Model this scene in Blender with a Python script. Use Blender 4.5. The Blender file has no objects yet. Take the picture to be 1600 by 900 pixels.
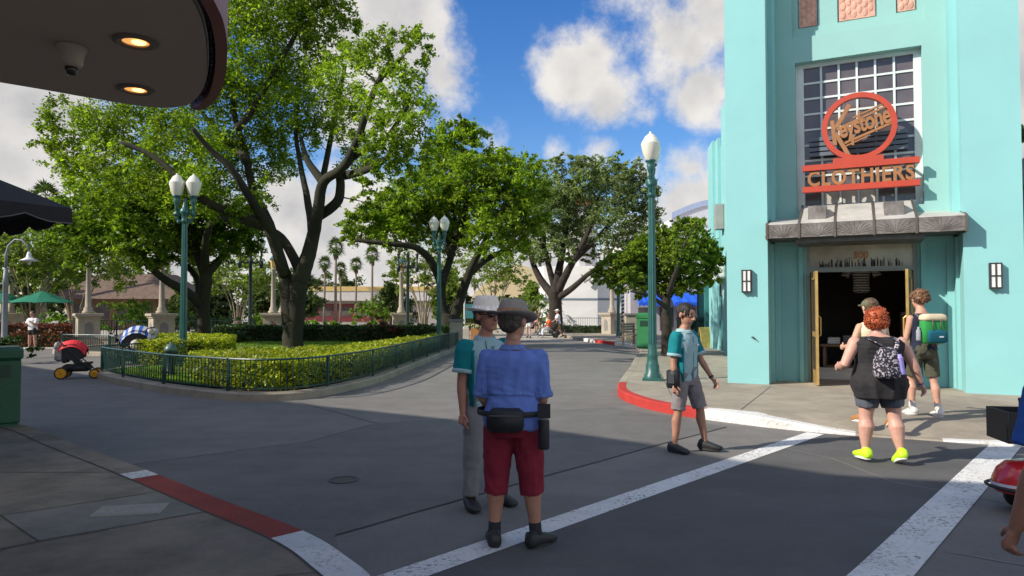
import bpy, math, random
import numpy as np
from mathutils import Vector, Matrix, noise as mnoise
random.seed(7); rng = np.random.default_rng(7)
R = math.radians
scene = bpy.context.scene
col = scene.collection

# ------------------------------------------------------------------ camera
F, CAM_H = 1100.0, 1.7
PITCH = math.atan(35 / F)
cd = bpy.data.cameras.new('camera'); cam = bpy.data.objects.new('camera', cd); col.objects.link(cam)
cd.sensor_width = 36; cd.lens = 36 * F / 1600; cd.clip_end = 3000; cd.clip_start = .05
cam.location = (0, 0, CAM_H); cam.rotation_euler = (R(90) + PITCH, 0, 0)
scene.camera = cam

# ------------------------------------------------------------------ sun, sky, exposure
SUN_E = R(33); SH = Vector((.94, .34, 0)).normalized()          # shadows fall along SH
sd = bpy.data.lights.new('sun', 'SUN'); so = bpy.data.objects.new('sun', sd); col.objects.link(so)
sd.energy = 4.5; sd.angle = R(.53); sd.color = (1, .93, .82)
so.rotation_euler = Vector((SH.x * math.cos(SUN_E), SH.y * math.cos(SUN_E), -math.sin(SUN_E))).to_track_quat('-Z', 'Y').to_euler()
vs = scene.view_settings
vs.view_transform = 'Standard'; vs.look = 'None'; vs.exposure = 0.42; vs.gamma = 1; vs.use_curve_mapping = False

world = bpy.data.worlds.new('World'); scene.world = world; world.use_nodes = True
def make_world():
    nt = world.node_tree; N = nt.nodes; L = nt.links; N.clear()
    out = N.new('ShaderNodeOutputWorld'); bg = N.new('ShaderNodeBackground'); bg.inputs[1].default_value = .125
    L.new(bg.outputs[0], out.inputs[0])
    sky = N.new('ShaderNodeTexSky'); sky.sky_type = 'NISHITA'; sky.sun_disc = False
    sky.sun_elevation = SUN_E; sky.sun_rotation = math.atan2(-SH.x, -SH.y)
    sky.air_density = 1.0; sky.dust_density = .3; sky.ozone_density = 2.2; sky.altitude = 0
    hs = N.new('ShaderNodeHueSaturation'); hs.inputs['Saturation'].default_value = 1.36; hs.inputs['Hue'].default_value = .512; hs.inputs['Value'].default_value = 1.0
    L.new(sky.outputs[0], hs.inputs['Color'])
    tc = N.new('ShaderNodeTexCoord')
    def math_(op, a, b=None, clamp=False):
        m = N.new('ShaderNodeMath'); m.operation = op; m.use_clamp = clamp
        for i, v in enumerate((a, b)):
            if v is None: continue
            if isinstance(v, (int, float)): m.inputs[i].default_value = v
            else: L.new(v, m.inputs[i])
        return m.outputs[0]
    def vmath(op, a, b):
        m = N.new('ShaderNodeVectorMath'); m.operation = op
        for i, v in enumerate((a, b)):
            if v is None: continue
            if isinstance(v, (tuple, Vector)): m.inputs[i].default_value = v
            else: L.new(v, m.inputs[i])
        return m
    def fbm(vec, scale, detail=9, rough=.58):
        n = N.new('ShaderNodeTexNoise'); n.inputs['Scale'].default_value = scale; n.inputs['Detail'].default_value = detail
        n.inputs['Roughness'].default_value = rough; L.new(vec, n.inputs['Vector']); return n
    d = tc.outputs['Generated']
    w1 = fbm(d, 3.2, 5); ctr = vmath('SUBTRACT', w1.outputs['Color'], (.5, .5, .5))
    sc = vmath('MULTIPLY', ctr.outputs[0], (.10, .10, .10)); dw = vmath('ADD', d, sc.outputs[0]).outputs[0]
    def dirp(px, py):
        v = Vector((px - 800, F, 450 - py)); v.rotate(Matrix.Rotation(PITCH, 3, 'X')); return v.normalized()
    blobs = [  # cloud banks as directions on the sky sphere, with angular size
        (905, 110, .078), (935, 80, .06), (950, 150, .062), (868, 62, .036), (1065, 55, .075), (1090, 135, .07), (1110, 10, .08), (1010, 180, .03), (1045, 110, .055),
        (620, 70, .11), (590, 10, .12), (680, 120, .07), (640, 30, .08), (540, 60, .11), (560, 170, .09), (735, 142, .025), (480, -60, .14),
        (760, 222, .04), (735, 215, .035), (945, 232, .04), (865, 228, .025), (1075, 275, .05), (1095, 310, .06), (1010, 275, .04), (1060, 330, .07),
        (40, 180, .13), (20, 250, .12), (-60, 120, .2), (100, 130, .06), (540, 350, .11), (600, 420, .11), (500, 420, .10), (540, 270, .05), (470, 330, .08),
        (1590, 130, .12), (1600, 260, .1), (1640, 40, .12), (700, 430, .12), (850, 430, .1), (300, 400, .15), (1000, 430, .1), (1250, -200, .3), (350, -300, .3)]
    dens = None
    for bx, by, r in blobs:
        dist = vmath('DISTANCE', dw, tuple(dirp(bx, by))).outputs['Value']
        v = math_('MULTIPLY_ADD', dist, -1.0 / r); N[-1].inputs[2].default_value = 1.0
        v = math_('MULTIPLY', v, min(1.0, r / .09))
        dens = v if dens is None else math_('MAXIMUM', dens, v)
    f2 = fbm(d, 9.0, 14, .66)
    f3 = fbm(d, 2.0, 8, .6)
    # clouds all round the rest of the sky, so that what the camera does not see lights the place more neutrally
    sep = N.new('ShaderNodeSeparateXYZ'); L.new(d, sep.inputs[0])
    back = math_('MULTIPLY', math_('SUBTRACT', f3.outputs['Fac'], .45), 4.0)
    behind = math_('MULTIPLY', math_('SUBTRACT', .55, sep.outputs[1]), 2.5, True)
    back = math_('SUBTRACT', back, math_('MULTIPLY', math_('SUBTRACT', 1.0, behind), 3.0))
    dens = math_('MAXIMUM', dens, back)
    dn = math_('ADD', dens, math_('MULTIPLY', math_('SUBTRACT', f2.outputs['Fac'], .5), 1.35))
    mr = N.new('ShaderNodeMapRange'); mr.interpolation_type = 'SMOOTHSTEP'
    mr.inputs[1].default_value = .06; mr.inputs[2].default_value = .52; L.new(dn, mr.inputs[0])
    # the clouds' own shading: the lit side against the sun, grey in their thick lower middles
    off = vmath('ADD', d, (-.05, -.02, .05)).outputs[0]
    f4 = fbm(off, 9.0, 10, .55)
    sh = math_('SUBTRACT', f2.outputs['Fac'], f4.outputs['Fac'])
    thick = N.new('ShaderNodeMapRange'); L.new(dn, thick.inputs[0]); thick.inputs[1].default_value = .2; thick.inputs[2].default_value = 1.0
    thick.inputs[3].default_value = 1.0; thick.inputs[4].default_value = .3
    lit = math_('ADD', thick.outputs[0], math_('MULTIPLY', sh, 2.0), True)
    cr = N.new('ShaderNodeMix'); cr.data_type = 'RGBA'; L.new(lit, cr.inputs[0])
    cr.inputs[6].default_value = (2.7, 2.85, 3.25, 1); cr.inputs[7].default_value = (5.0, 5.05, 5.25, 1)
    mx = N.new('ShaderNodeMix'); mx.data_type = 'RGBA'; L.new(mr.outputs[0], mx.inputs[0])
    # unseen clouds behind the camera brightened to neutralise blue ambient; all clouds slightly warmed
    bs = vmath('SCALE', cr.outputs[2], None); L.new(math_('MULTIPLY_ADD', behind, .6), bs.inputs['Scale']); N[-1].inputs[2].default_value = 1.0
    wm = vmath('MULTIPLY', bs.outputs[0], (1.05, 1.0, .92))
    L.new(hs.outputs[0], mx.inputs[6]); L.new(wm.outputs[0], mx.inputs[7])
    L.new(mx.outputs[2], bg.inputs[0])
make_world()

# ------------------------------------------------------------------ photo geometry -> metres
def ray(px, py):
    x, y, z = (px - 800) / F, 1.0, -(py - 450) / F
    c, s = math.cos(PITCH), math.sin(PITCH)
    return Vector((x, y * c - z * s, y * s + z * c))
def G(px, py, z=0.0):
    d = ray(px, py); t = (z - CAM_H) / d.z
    return Vector((d.x * t, d.y * t, z))
def P(px, py, Y):
    d = ray(px, py); t = Y / d.y
    return Vector((d.x * t, Y, CAM_H + d.z * t))
def gz(px, Y, z=0.0):
    return Vector(((px - 800) / F * Y, Y, z))

# ------------------------------------------------------------------ materials
MATS = {}
def mat(name, c, rough=.6, var=.12, scale=4.0, bump=0.0, bscale=40.0, metal=0.0, spec=.5, c2=None, fine=0.0, emit=None, alpha=None, coat=0.0):
    if name in MATS: return MATS[name]
    m = bpy.data.materials.new(name); m.use_nodes = True; MATS[name] = m
    nt = m.node_tree; N = nt.nodes; L = nt.links; b = N['Principled BSDF']
    b.inputs['Roughness'].default_value = rough; b.inputs['Metallic'].default_value = metal
    b.inputs['Specular IOR Level'].default_value = spec; b.inputs['Coat Weight'].default_value = coat
    tc = N.new('ShaderNodeTexCoord')
    n = N.new('ShaderNodeTexNoise'); n.inputs['Scale'].default_value = scale; n.inputs['Detail'].default_value = 8; n.inputs['Roughness'].default_value = .6
    L.new(tc.outputs['Object'], n.inputs['Vector'])
    mr = N.new('ShaderNodeMapRange'); mr.inputs[1].default_value = .28; mr.inputs[2].default_value = .72; L.new(n.outputs['Fac'], mr.inputs[0])
    mx = N.new('ShaderNodeMix'); mx.data_type = 'RGBA'; L.new(mr.outputs[0], mx.inputs[0])
    a = [max(0, v * (1 - var)) for v in c]; z = [v * (1 + var) for v in c] if c2 is None else c2
    mx.inputs[6].default_value = (*a, 1); mx.inputs[7].default_value = (*z, 1)
    outc = mx.outputs[2]
    if fine:
        n2 = N.new('ShaderNodeTexNoise'); n2.inputs['Scale'].default_value = bscale; n2.inputs['Detail'].default_value = 3
        L.new(tc.outputs['Object'], n2.inputs['Vector'])
        m2 = N.new('ShaderNodeMapRange'); m2.inputs[1].default_value = .3; m2.inputs[2].default_value = .7
        m2.inputs[3].default_value = 1 - fine; m2.inputs[4].default_value = 1 + fine; L.new(n2.outputs['Fac'], m2.inputs[0])
        vm = N.new('ShaderNodeVectorMath'); vm.operation = 'SCALE'; L.new(outc, vm.inputs[0]); L.new(m2.outputs[0], vm.inputs['Scale']); outc = vm.outputs[0]
    L.new(outc, b.inputs['Base Color'])
    if bump:
        n3 = N.new('ShaderNodeTexNoise'); n3.inputs['Scale'].default_value = bscale; n3.inputs['Detail'].default_value = 6
        L.new(tc.outputs['Object'], n3.inputs['Vector'])
        bp = N.new('ShaderNodeBump'); bp.inputs['Strength'].default_value = bump; bp.inputs['Distance'].default_value = .02
        L.new(n3.outputs['Fac'], bp.inputs['Height']); L.new(bp.outputs[0], b.inputs['Normal'])
    if emit:
        b.inputs['Emission Color'].default_value = (*emit[:3], 1); b.inputs['Emission Strength'].default_value = emit[3]
    if alpha is not None: b.inputs['Alpha'].default_value = alpha
    return m
def leaf_mat(name, dark, light, trans=.35, yellow=None):
    if name in MATS: return MATS[name]
    m = bpy.data.materials.new(name); m.use_nodes = True; MATS[name] = m
    nt = m.node_tree; N = nt.nodes; L = nt.links; N.clear()
    out = N.new('ShaderNodeOutputMaterial'); g = N.new('ShaderNodeNewGeometry')
    cr = N.new('ShaderNodeValToRGB'); L.new(g.outputs['Random Per Island'], cr.inputs[0])
    e = cr.color_ramp.elements; e[0].color = (*dark, 1); e[1].color = (*light, 1); e[0].position = .05; e[1].position = .95
    if yellow: q = e.new(.97); q.color = (*light, 1); e[2].color = (*yellow, 1); e[2].position = 1.0
    tc = N.new('ShaderNodeTexCoord'); n = N.new('ShaderNodeTexNoise'); n.inputs['Scale'].default_value = .55; n.inputs['Detail'].default_value = 3
    L.new(tc.outputs['Object'], n.inputs['Vector'])
    mr = N.new('ShaderNodeMapRange'); mr.inputs[1].default_value = .3; mr.inputs[2].default_value = .7; mr.inputs[3].default_value = .6; mr.inputs[4].default_value = 1.4
    L.new(n.outputs['Fac'], mr.inputs[0])
    vm = N.new('ShaderNodeVectorMath'); vm.operation = 'SCALE'; L.new(cr.outputs[0], vm.inputs[0]); L.new(mr.outputs[0], vm.inputs['Scale'])
    df = N.new('ShaderNodeBsdfPrincipled'); df.inputs['Roughness'].default_value = .5; df.inputs['Specular IOR Level'].default_value = .35
    L.new(vm.outputs[0], df.inputs['Base Color'])
    tr = N.new('ShaderNodeBsdfTranslucent'); tm = N.new('ShaderNodeVectorMath'); tm.operation = 'MULTIPLY'; tm.inputs[1].default_value = (1.75, 1.7, .7)
    L.new(vm.outputs[0], tm.inputs[0]); L.new(tm.outputs[0], tr.inputs[0])
    ms = N.new('ShaderNodeMixShader'); ms.inputs[0].default_value = trans; L.new(df.outputs[0], ms.inputs[1]); L.new(tr.outputs[0], ms.inputs[2])
    L.new(ms.outputs[0], out.inputs[0])
    return m
def ground_mat(name, c, c2, speck=.25, stain=.3, worn=None, cell=None, rough=.85, bump=.25, streak=0):
    """paving: broad tone patches, fine aggregate, darker blotches; worn = colour that shows through chipped paint"""
    m = bpy.data.materials.new(name); m.use_nodes = True; MATS[name] = m
    nt = m.node_tree; N = nt.nodes; L = nt.links; b = N['Principled BSDF']; b.inputs['Roughness'].default_value = rough
    b.inputs['Specular IOR Level'].default_value = .3
    tc = N.new('ShaderNodeTexCoord'); V = tc.outputs['Object']
    def nz(s, det=6, r=.6):
        n = N.new('ShaderNodeTexNoise'); n.inputs['Scale'].default_value = s; n.inputs['Detail'].default_value = det; n.inputs['Roughness'].default_value = r
        L.new(V, n.inputs['Vector']); return n.outputs['Fac']
    def rng_(x, a, bb, c_, d_):
        r_ = N.new('ShaderNodeMapRange'); L.new(x, r_.inputs[0])
        for i, v in enumerate((a, bb, c_, d_)): r_.inputs[i + 1].default_value = v
        return r_.outputs[0]
    def mulc(cc, f):
        v = N.new('ShaderNodeVectorMath'); v.operation = 'SCALE'; L.new(cc, v.inputs[0]); L.new(f, v.inputs['Scale']); return v.outputs[0]
    mx = N.new('ShaderNodeMix'); mx.data_type = 'RGBA'; L.new(rng_(nz(.35, 5), .32, .68, 0, 1), mx.inputs[0])
    mx.inputs[6].default_value = (*c, 1); mx.inputs[7].default_value = (*c2, 1); cc = mx.outputs[2]
    cc = mulc(cc, rng_(nz(150, 2), .3, .7, 1 - speck, 1 + speck))
    cc = mulc(cc, rng_(nz(1.7, 9, .68), .35, .6, 1 - stain, 1.04)); cc = mulc(cc, rng_(nz(.16, 4, .6), .35, .65, 1 - stain * .5, 1.06))
    cc = mulc(cc, rng_(nz(22, 4, .7), .3, .7, 1 - speck * .4, 1 + speck * .4))
    if streak:
        mp = N.new('ShaderNodeMapping'); mp.inputs['Rotation'].default_value = (0, 0, R(-52)); mp.inputs['Scale'].default_value = (.22, 2.6, 1)
        L.new(V, mp.inputs[0]); n5 = N.new('ShaderNodeTexNoise'); n5.inputs['Scale'].default_value = 1; n5.inputs['Detail'].default_value = 6
        L.new(mp.outputs[0], n5.inputs['Vector']); cc = mulc(cc, rng_(n5.outputs['Fac'], .35, .65, 1 - streak, 1 + streak * .5))
    if worn:
        w = N.new('ShaderNodeMix'); w.data_type = 'RGBA'; a = N.new('ShaderNodeMath'); a.operation = 'MULTIPLY'
        L.new(rng_(nz(26, 6, .75), .53, .585, 0, 1), a.inputs[0]); L.new(rng_(nz(2.2, 4), .42, .6, .1, 1), a.inputs[1])
        L.new(a.outputs[0], w.inputs[0]); L.new(cc, w.inputs[6]); w.inputs[7].default_value = (*worn, 1); cc = w.outputs[2]
    L.new(cc, b.inputs['Base Color'])
    bp = N.new('ShaderNodeBump'); bp.inputs['Strength'].default_value = bump; bp.inputs['Distance'].default_value = .006
    L.new(nz(170, 3), bp.inputs['Height']); L.new(bp.outputs[0], b.inputs['Normal'])
    return m

# ------------------------------------------------------------------ mesh builder
class MB:
    def __init__(s): s.v = []; s.f = []; s.mi = []; s.cur = 0; s.M = Matrix.Identity(4)
    def at(s, loc=(0, 0, 0), rz=0, rx=0, ry=0, sc=1):
        s.M = Matrix.Translation(loc) @ Matrix.Rotation(rz, 4, 'Z') @ Matrix.Rotation(ry, 4, 'Y') @ Matrix.Rotation(rx, 4, 'X') @ Matrix.Scale(sc, 4); return s
    def add(s, vs, fs):
        o = len(s.v); M = s.M
        s.v += [tuple(M @ Vector(v)) for v in vs]; s.f += [tuple(i + o for i in f) for f in fs]; s.mi += [s.cur] * len(fs); return s
    def box(s, a, b, bev=0.0):
        x0, y0, z0 = a; x1, y1, z1 = b
        if bev:
            t = bev
            vs = []
            for z, k in ((z0, t), (z0 + t, 0), (z1 - t, 0), (z1, t)):
                vs += [(x0 + k, y0 + max(k, 0), z), (x1 - k, y0 + k, z), (x1 - k, y1 - k, z), (x0 + k, y1 - k, z)]
            fs = [(3, 2, 1, 0), (12, 13, 14, 15)]
            for r in range(3):
                for i in range(4): fs.append((r * 4 + i, r * 4 + (i + 1) % 4, r * 4 + 4 + (i + 1) % 4, r * 4 + 4 + i))
            return s.add(vs, fs)
        vs = [(x0, y0, z0), (x1, y0, z0), (x1, y1, z0), (x0, y1, z0), (x0, y0, z1), (x1, y0, z1), (x1, y1, z1), (x0, y1, z1)]
        return s.add(vs, [(3, 2, 1, 0), (4, 5, 6, 7), (0, 1, 5, 4), (1, 2, 6, 5), (2, 3, 7, 6), (3, 0, 4, 7)])
    def cbox(s, c, d, bev=0.0): return s.box([c[i] - d[i] / 2 for i in range(3)], [c[i] + d[i] / 2 for i in range(3)], bev)
    def rings(s, rs, cap=True, close=False):
        n = len(rs[0]); vs = [p for r in rs for p in r]; fs = []
        m = len(rs)
        for i in range(m - (0 if close else 1)):
            for j in range(n):
                a = i * n + j; b = i * n + (j + 1) % n; c = ((i + 1) % m) * n + (j + 1) % n; d = ((i + 1) % m) * n + j
                fs.append((a, b, c, d))
        if cap and not close: fs += [tuple(range(n))[::-1], tuple((m - 1) * n + j for j in range(n))]
        return s.add(vs, fs)
    def tube(s, pts, r, seg=8, cap=True):
        pts = [Vector(p) for p in pts]; m = len(pts)
        if not hasattr(r, '__len__'): r = [r] * m
        rs = []; up = None
        for i, p in enumerate(pts):
            t = (pts[min(i + 1, m - 1)] - pts[max(i - 1, 0)])
            t = t.normalized() if t.length > 1e-9 else Vector((0, 0, 1))
            if up is None:
                up = Vector((0, 0, 1)).cross(t); up = up.normalized() if up.length > .1 else Vector((1, 0, 0))
            up = (up - t * up.dot(t)); up = up.normalized() if up.length > 1e-6 else t.orthogonal().normalized()
            w = t.cross(up)
            rr = r[i] if hasattr(r[i], '__len__') else (r[i], r[i])
            rs.append([p + up * math.cos(2 * math.pi * j / seg) * rr[0] + w * math.sin(2 * math.pi * j / seg) * rr[1] for j in range(seg)])
        return s.rings(rs, cap)
    def lathe(s, prof, c=(0, 0, 0), seg=16, cap=True):
        return s.rings([[(c[0] + r * math.cos(2 * math.pi * j / seg), c[1] + r * math.sin(2 * math.pi * j / seg), c[2] + z) for j in range(seg)] for r, z in prof], cap)
    def prism(s, poly, z0, z1):
        n = len(poly); vs = [(p[0], p[1], z0) for p in poly] + [(p[0], p[1], z1) for p in poly]
        return s.add(vs, [tuple(range(n))[::-1], tuple(range(n, 2 * n))] + [(i, (i + 1) % n, n + (i + 1) % n, n + i) for i in range(n)])
    def flat(s, poly, z): return s.add([(p[0], p[1], z) for p in poly], [tuple(range(len(poly)))])
    def ell(s, c, r, seg=14, rg=9, jit=0.0):
        rs = []
        for i in range(rg + 1):
            a = -math.pi / 2 + math.pi * i / rg; k = max(math.cos(a), .02)
            rs.append([(c[0] + r[0] * k * math.cos(2 * math.pi * j / seg), c[1] + r[1] * k * math.sin(2 * math.pi * j / seg), c[2] + r[2] * math.sin(a)) for j in range(seg)])
        return s.rings(rs, True)
    def build(s, name, m, parent=None, smooth=False, loc=None, rz=0):
        me = bpy.data.meshes.new(name); me.from_pydata(s.v, [], s.f)
        ms = m if isinstance(m, (list, tuple)) else [m]
        for q in ms: me.materials.append(q)
        if len(ms) > 1: me.polygons.foreach_set('material_index', s.mi)
        if smooth: me.polygons.foreach_set('use_smooth', [True] * len(me.polygons))
        me.update()
        o = bpy.data.objects.new(name, me); col.objects.link(o)
        if parent: o.parent = parent
        if loc is not None: o.location = loc
        if rz: o.rotation_euler = (0, 0, rz)
        return o
def flatshade_sharp(o, ang=40):
    me = o.data
    me.polygons.foreach_set('use_smooth', [True] * len(me.polygons))
    me.set_sharp_from_angle(angle=R(ang)); return o
def tag(o, label=None, cat=None, group=None, kind=None):
    if label: o['label'] = label
    if cat: o['category'] = cat
    if group: o['group'] = group
    if kind: o['kind'] = kind
    return o
def thing(name, label, cat, loc=(0, 0, 0), rz=0, group=None):
    o = bpy.data.objects.new(name, None); col.objects.link(o); o.empty_display_size = .1
    o.location = loc; o.rotation_euler = (0, 0, rz); return tag(o, label, cat, group)
def dup(o, loc=None, rz=None, label=None, group=None, sc=None, parent=None):
    kids = list(o.children)
    c = o.copy(); col.objects.link(c)
    if parent: c.parent = parent
    if loc is not None: c.location = loc
    if rz is not None: c.rotation_euler = (0, 0, rz)
    if label: c['label'] = label
    if group: c['group'] = group
    if sc is not None: c.scale = (sc,) * 3 if not hasattr(sc, '__len__') else sc
    for k in kids: dup(k, parent=c)
    return c
def mesh_np(name, V, Fq, m, parent=None, smooth=False):
    me = bpy.data.meshes.new(name); k = Fq.shape[1]
    me.vertices.add(len(V)); me.vertices.foreach_set('co', V.astype(np.float32).ravel())
    me.loops.add(Fq.size); me.loops.foreach_set('vertex_index', Fq.astype(np.int32).ravel())
    me.polygons.add(len(Fq)); me.polygons.foreach_set('loop_start', np.arange(0, Fq.size, k, dtype=np.int32))
    me.update(calc_edges=True); me.materials.append(m); me.validate()
    o = bpy.data.objects.new(name, me); col.objects.link(o)
    if parent: o.parent = parent
    return o
def spline(pts, n=8, closed=False):
    pts = [Vector(p) if len(p) == 3 else Vector((p[0], p[1], 0)) for p in pts]; m = len(pts); out = []
    for i in range(m if closed else m - 1):
        a, b, c, d = (pts[(i - 1) % m], pts[i], pts[(i + 1) % m], pts[(i + 2) % m]) if closed else (pts[max(i - 1, 0)], pts[i], pts[i + 1], pts[min(i + 2, m - 1)])
        for k in range(n):
            t = k / n
            out.append(.5 * ((2 * b) + (c - a) * t + (2 * a - 5 * b + 4 * c - d) * t * t + (3 * b - a - 3 * c + d) * t ** 3))
    if not closed: out.append(pts[-1])
    return out
def offset_path(pts, w):
    """points moved w to the left of the walking direction"""
    out = []
    for i, p in enumerate(pts):
        t = pts[min(i + 1, len(pts) - 1)] - pts[max(i - 1, 0)]; t.z = 0; t.normalize()
        out.append(p + Vector((-t.y, t.x, 0)) * w)
    return out
def strip(mb, A, B, za=None, zb=None):
    n = len(A); vs = [(p[0], p[1], za if za is not None else p[2]) for p in A] + [(p[0], p[1], zb if zb is not None else p[2]) for p in B]
    return mb.add(vs, [(i, i + 1, n + i + 1, n + i) for i in range(n - 1)])
def text_mesh(body, size, ext, shear=0.0, bold=0.0, spacing=1.0):
    cu = bpy.data.curves.new('text', 'FONT'); cu.body = body; cu.size = size; cu.extrude = ext; cu.shear = shear; cu.offset = bold
    cu.align_x = 'CENTER'; cu.space_character = spacing; cu.resolution_u = 4
    o = bpy.data.objects.new('text_tmp', cu); col.objects.link(o)
    dg = bpy.context.evaluated_depsgraph_get(); me = bpy.data.meshes.new_from_object(o.evaluated_get(dg))
    vs = [tuple(v.co) for v in me.vertices]; fs = [tuple(p.vertices) for p in me.polygons]
    bpy.data.objects.remove(o); bpy.data.curves.remove(cu); bpy.data.meshes.remove(me)
    return vs, fs
# ------------------------------------------------------------------ ground, roads, pavements
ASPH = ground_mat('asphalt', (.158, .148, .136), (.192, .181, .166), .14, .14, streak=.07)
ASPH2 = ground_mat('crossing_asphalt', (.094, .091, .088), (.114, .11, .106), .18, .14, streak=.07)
CONC = ground_mat('concrete', (.29, .25, .195), (.385, .335, .26), .12, .25)
CONC_D = ground_mat('old_concrete', (.225, .185, .138), (.305, .255, .192), .14, .4)
PALE = ground_mat('pale_paving', (.36, .32, .26), (.46, .42, .35), .1, .2)
WHITE_P = ground_mat('white_road_paint', (.62, .61, .57), (.74, .73, .7), .06, .15, worn=(.09, .09, .09))
WHITE_K = ground_mat('white_kerb_paint', (.66, .64, .6), (.76, .75, .71), .05, .2, worn=(.3, .28, .25))
RED_K = ground_mat('red_kerb_paint', (.27, .042, .03), (.36, .062, .042), .08, .25, worn=(.2, .07, .05))
RED_B = ground_mat('bright_red_kerb_paint', (.42, .035, .028), (.5, .05, .04), .06, .2)
JOINT = mat('joint_tar', (.028, .028, .03), .8)
JOINT_L = mat('pale_joint', (.24, .23, .21), .9)

def sheet(name, poly, z, m, grid=None):
    mb = MB(); mb.flat(poly, z); return tag(mb.build(name, m), kind='structure')
g = MB(); g.flat([(-900, -600), (900, -600), (900, 1500), (-900, 1500)], -.02)
tag(g.build('ground', PALE), kind='structure')
sheet('road', [(-45, -25), (40, -25), (40, 7), (9, 30), (6.4, 33.5), (5.0, 37.5), (-.5, 39.5), (-20, 31.2), (-60, 31.2)], -.004, ASPH)
cw = [G(640, 897), G(1275, 677), G(1330, 681), G(1430, 687), G(1570, 700), G(1350, 897)]
a0 = cw[0] + (cw[0] - cw[1]) * 1.4; b0 = cw[5] + (cw[5] - cw[4]) * 1.8
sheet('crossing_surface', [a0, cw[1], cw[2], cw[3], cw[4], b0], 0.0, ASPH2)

ASPH3 = ground_mat('worn_asphalt', (.134, .127, .118), (.162, .154, .143), .16, .16, streak=.07)
sheet('road_slab', [G(205, 726), G(480, 690), G(580, 664), G(735, 652), G(960, 636), G(1135, 667), G(1010, 700), G(740, 775), G(524, 836), G(560, 1000), (-2, 2.5), (-6, 5), (-6.2, 9)], -.0012, ASPH3)
def line(name, pts, w, z, m):
    pts = [Vector(p) for p in pts]; mb = MB(); strip(mb, offset_path(pts, -w / 2), offset_path(pts, w / 2), z, z)
    return tag(mb.build(name, m), kind='structure')
dd = (cw[1] - cw[0]).normalized()
line('road_marking', [cw[0] - dd * 5, cw[0] + dd * 2, cw[1] - dd * .02], .235, .004, WHITE_P)
dd = (cw[4] - cw[5]).normalized()
line('road_marking', [cw[5] - dd * 5 + Vector((.12, 0, 0)), cw[5] + Vector((.12, 0, 0)), cw[4] + Vector((.06, .1, 0)) + dd * .35], .32, .004, WHITE_P)
def joint(pxs, w=.018, m=JOINT, z=.002):
    q = [G(*p) for p in pxs]; qq = []
    for i in range(len(q) - 1):
        for k in range(6): qq.append(q[i].lerp(q[i + 1], k / 6) + Vector((random.uniform(-.008, .008), random.uniform(-.008, .008), 0)))
    qq.append(q[-1]); return line('road_joint', qq, w, z, m)
joint([(524, 836), (740, 775), (1010, 700), (1135, 667)], .02)
joint([(205, 726), (480, 690), (580, 664), (735, 652), (960, 636)], .016)
joint([(466, 628), (590, 662)], .014)
joint([(500, 622), (640, 592), (760, 552)], .014)
joint([(1180, 690), (1300, 716), (1392, 752)], .012, JOINT_L, .0022)
joint([(1392, 752), (1600, 790)], .014, JOINT_L)
joint([(1478, 862), (1640, 890)], .014, JOINT_L)
joint([(750, 560), (975, 552)], .014); joint([(740, 590), (968, 600)], .012)

# --- right pavement with its ramped kerb
def W(*a): return [Vector((p[0], p[1], p[2] if len(p) > 2 else .15)) for p in a]
outer = spline(W((3.0, 47), (3.97, 39.5), (4.75, 35.6), (5.45, 32.6), (5.5, 31.0), (4.9, 27), (4.1, 23.5), (3.31, 19.76), (2.5, 16.2), (2.2, 14.7), (2.1, 13.8), (2.17, 12.96), (2.4, 12.05), (2.85, 11.26), (3.72, 10.3, .13), (4.5, 9.72, .035), (4.95, 9.5, .012), (5.6, 9.2, .012), (6.1, 8.97, .03), (7.2, 8.4, .10), (10, 7.0), (15, 4.5)), 6)
inner = [p + Vector((.85, .55, 0)) for p in outer]
for p in inner: p.z = .15
inner2 = [Vector((max(p.x, 0) + 26, p.y + 6, .15)) for p in outer]
mb = MB(); k_in = offset_path(outer, .17)
strip(mb, k_in, inner); strip(mb, inner, inner2)
for v in range(len(mb.v)): pass
tag(mb.build('pavement', CONC), kind='structure')
def kerb_piece(i0, i1, m, name='kerb'):
    A = outer[i0:i1 + 1]; B = k_in[i0:i1 + 1]; mb = MB(); n = len(A)
    low = [Vector((p.x, p.y, -.03)) for p in A]; e = .0035
    A2 = [p + Vector((0, 0, e)) for p in A]; B2 = [p + Vector((0, 0, e)) for p in B]
    chA = [a.lerp(b, .12) for a, b in zip(A2, B2)]; cl = [Vector((p.x, p.y, max(p.z - .02, -.01))) for p in A2]
    strip(mb, low, cl); strip(mb, cl, chA); strip(mb, chA, B2)
    o = mb.build(name, m); return tag(o, kind='structure')
def idx(x, y): return min(range(len(outer)), key=lambda i: (outer[i].x - x) ** 2 + (outer[i].y - y) ** 2)
i_red0, i_wh0, i_end = idx(4.35, 37.4), idx(5.0, 34.6), idx(5.5, 31.3)
i_r1, i_w1, i_w2, i_w3, i_w4 = idx(2.3, 15.2), idx(2.95, 11.1), idx(4.65, 9.64), idx(5.55, 9.22), idx(7.4, 8.3)
kerb_piece(0, idx(3.97, 39.5), CONC); kerb_piece(idx(3.97, 39.5), i_red0, WHITE_K); kerb_piece(i_red0, i_wh0, RED_B); kerb_piece(i_wh0, i_end, WHITE_K)
kerb_piece(i_end, i_r1, CONC); kerb_piece(i_r1, i_w1, RED_B); kerb_piece(i_w1, i_w2, WHITE_K); kerb_piece(i_w2, i_w3, CONC); kerb_piece(i_w3, i_w4, WHITE_K); kerb_piece(i_w4, len(outer) - 1, CONC)
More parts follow.
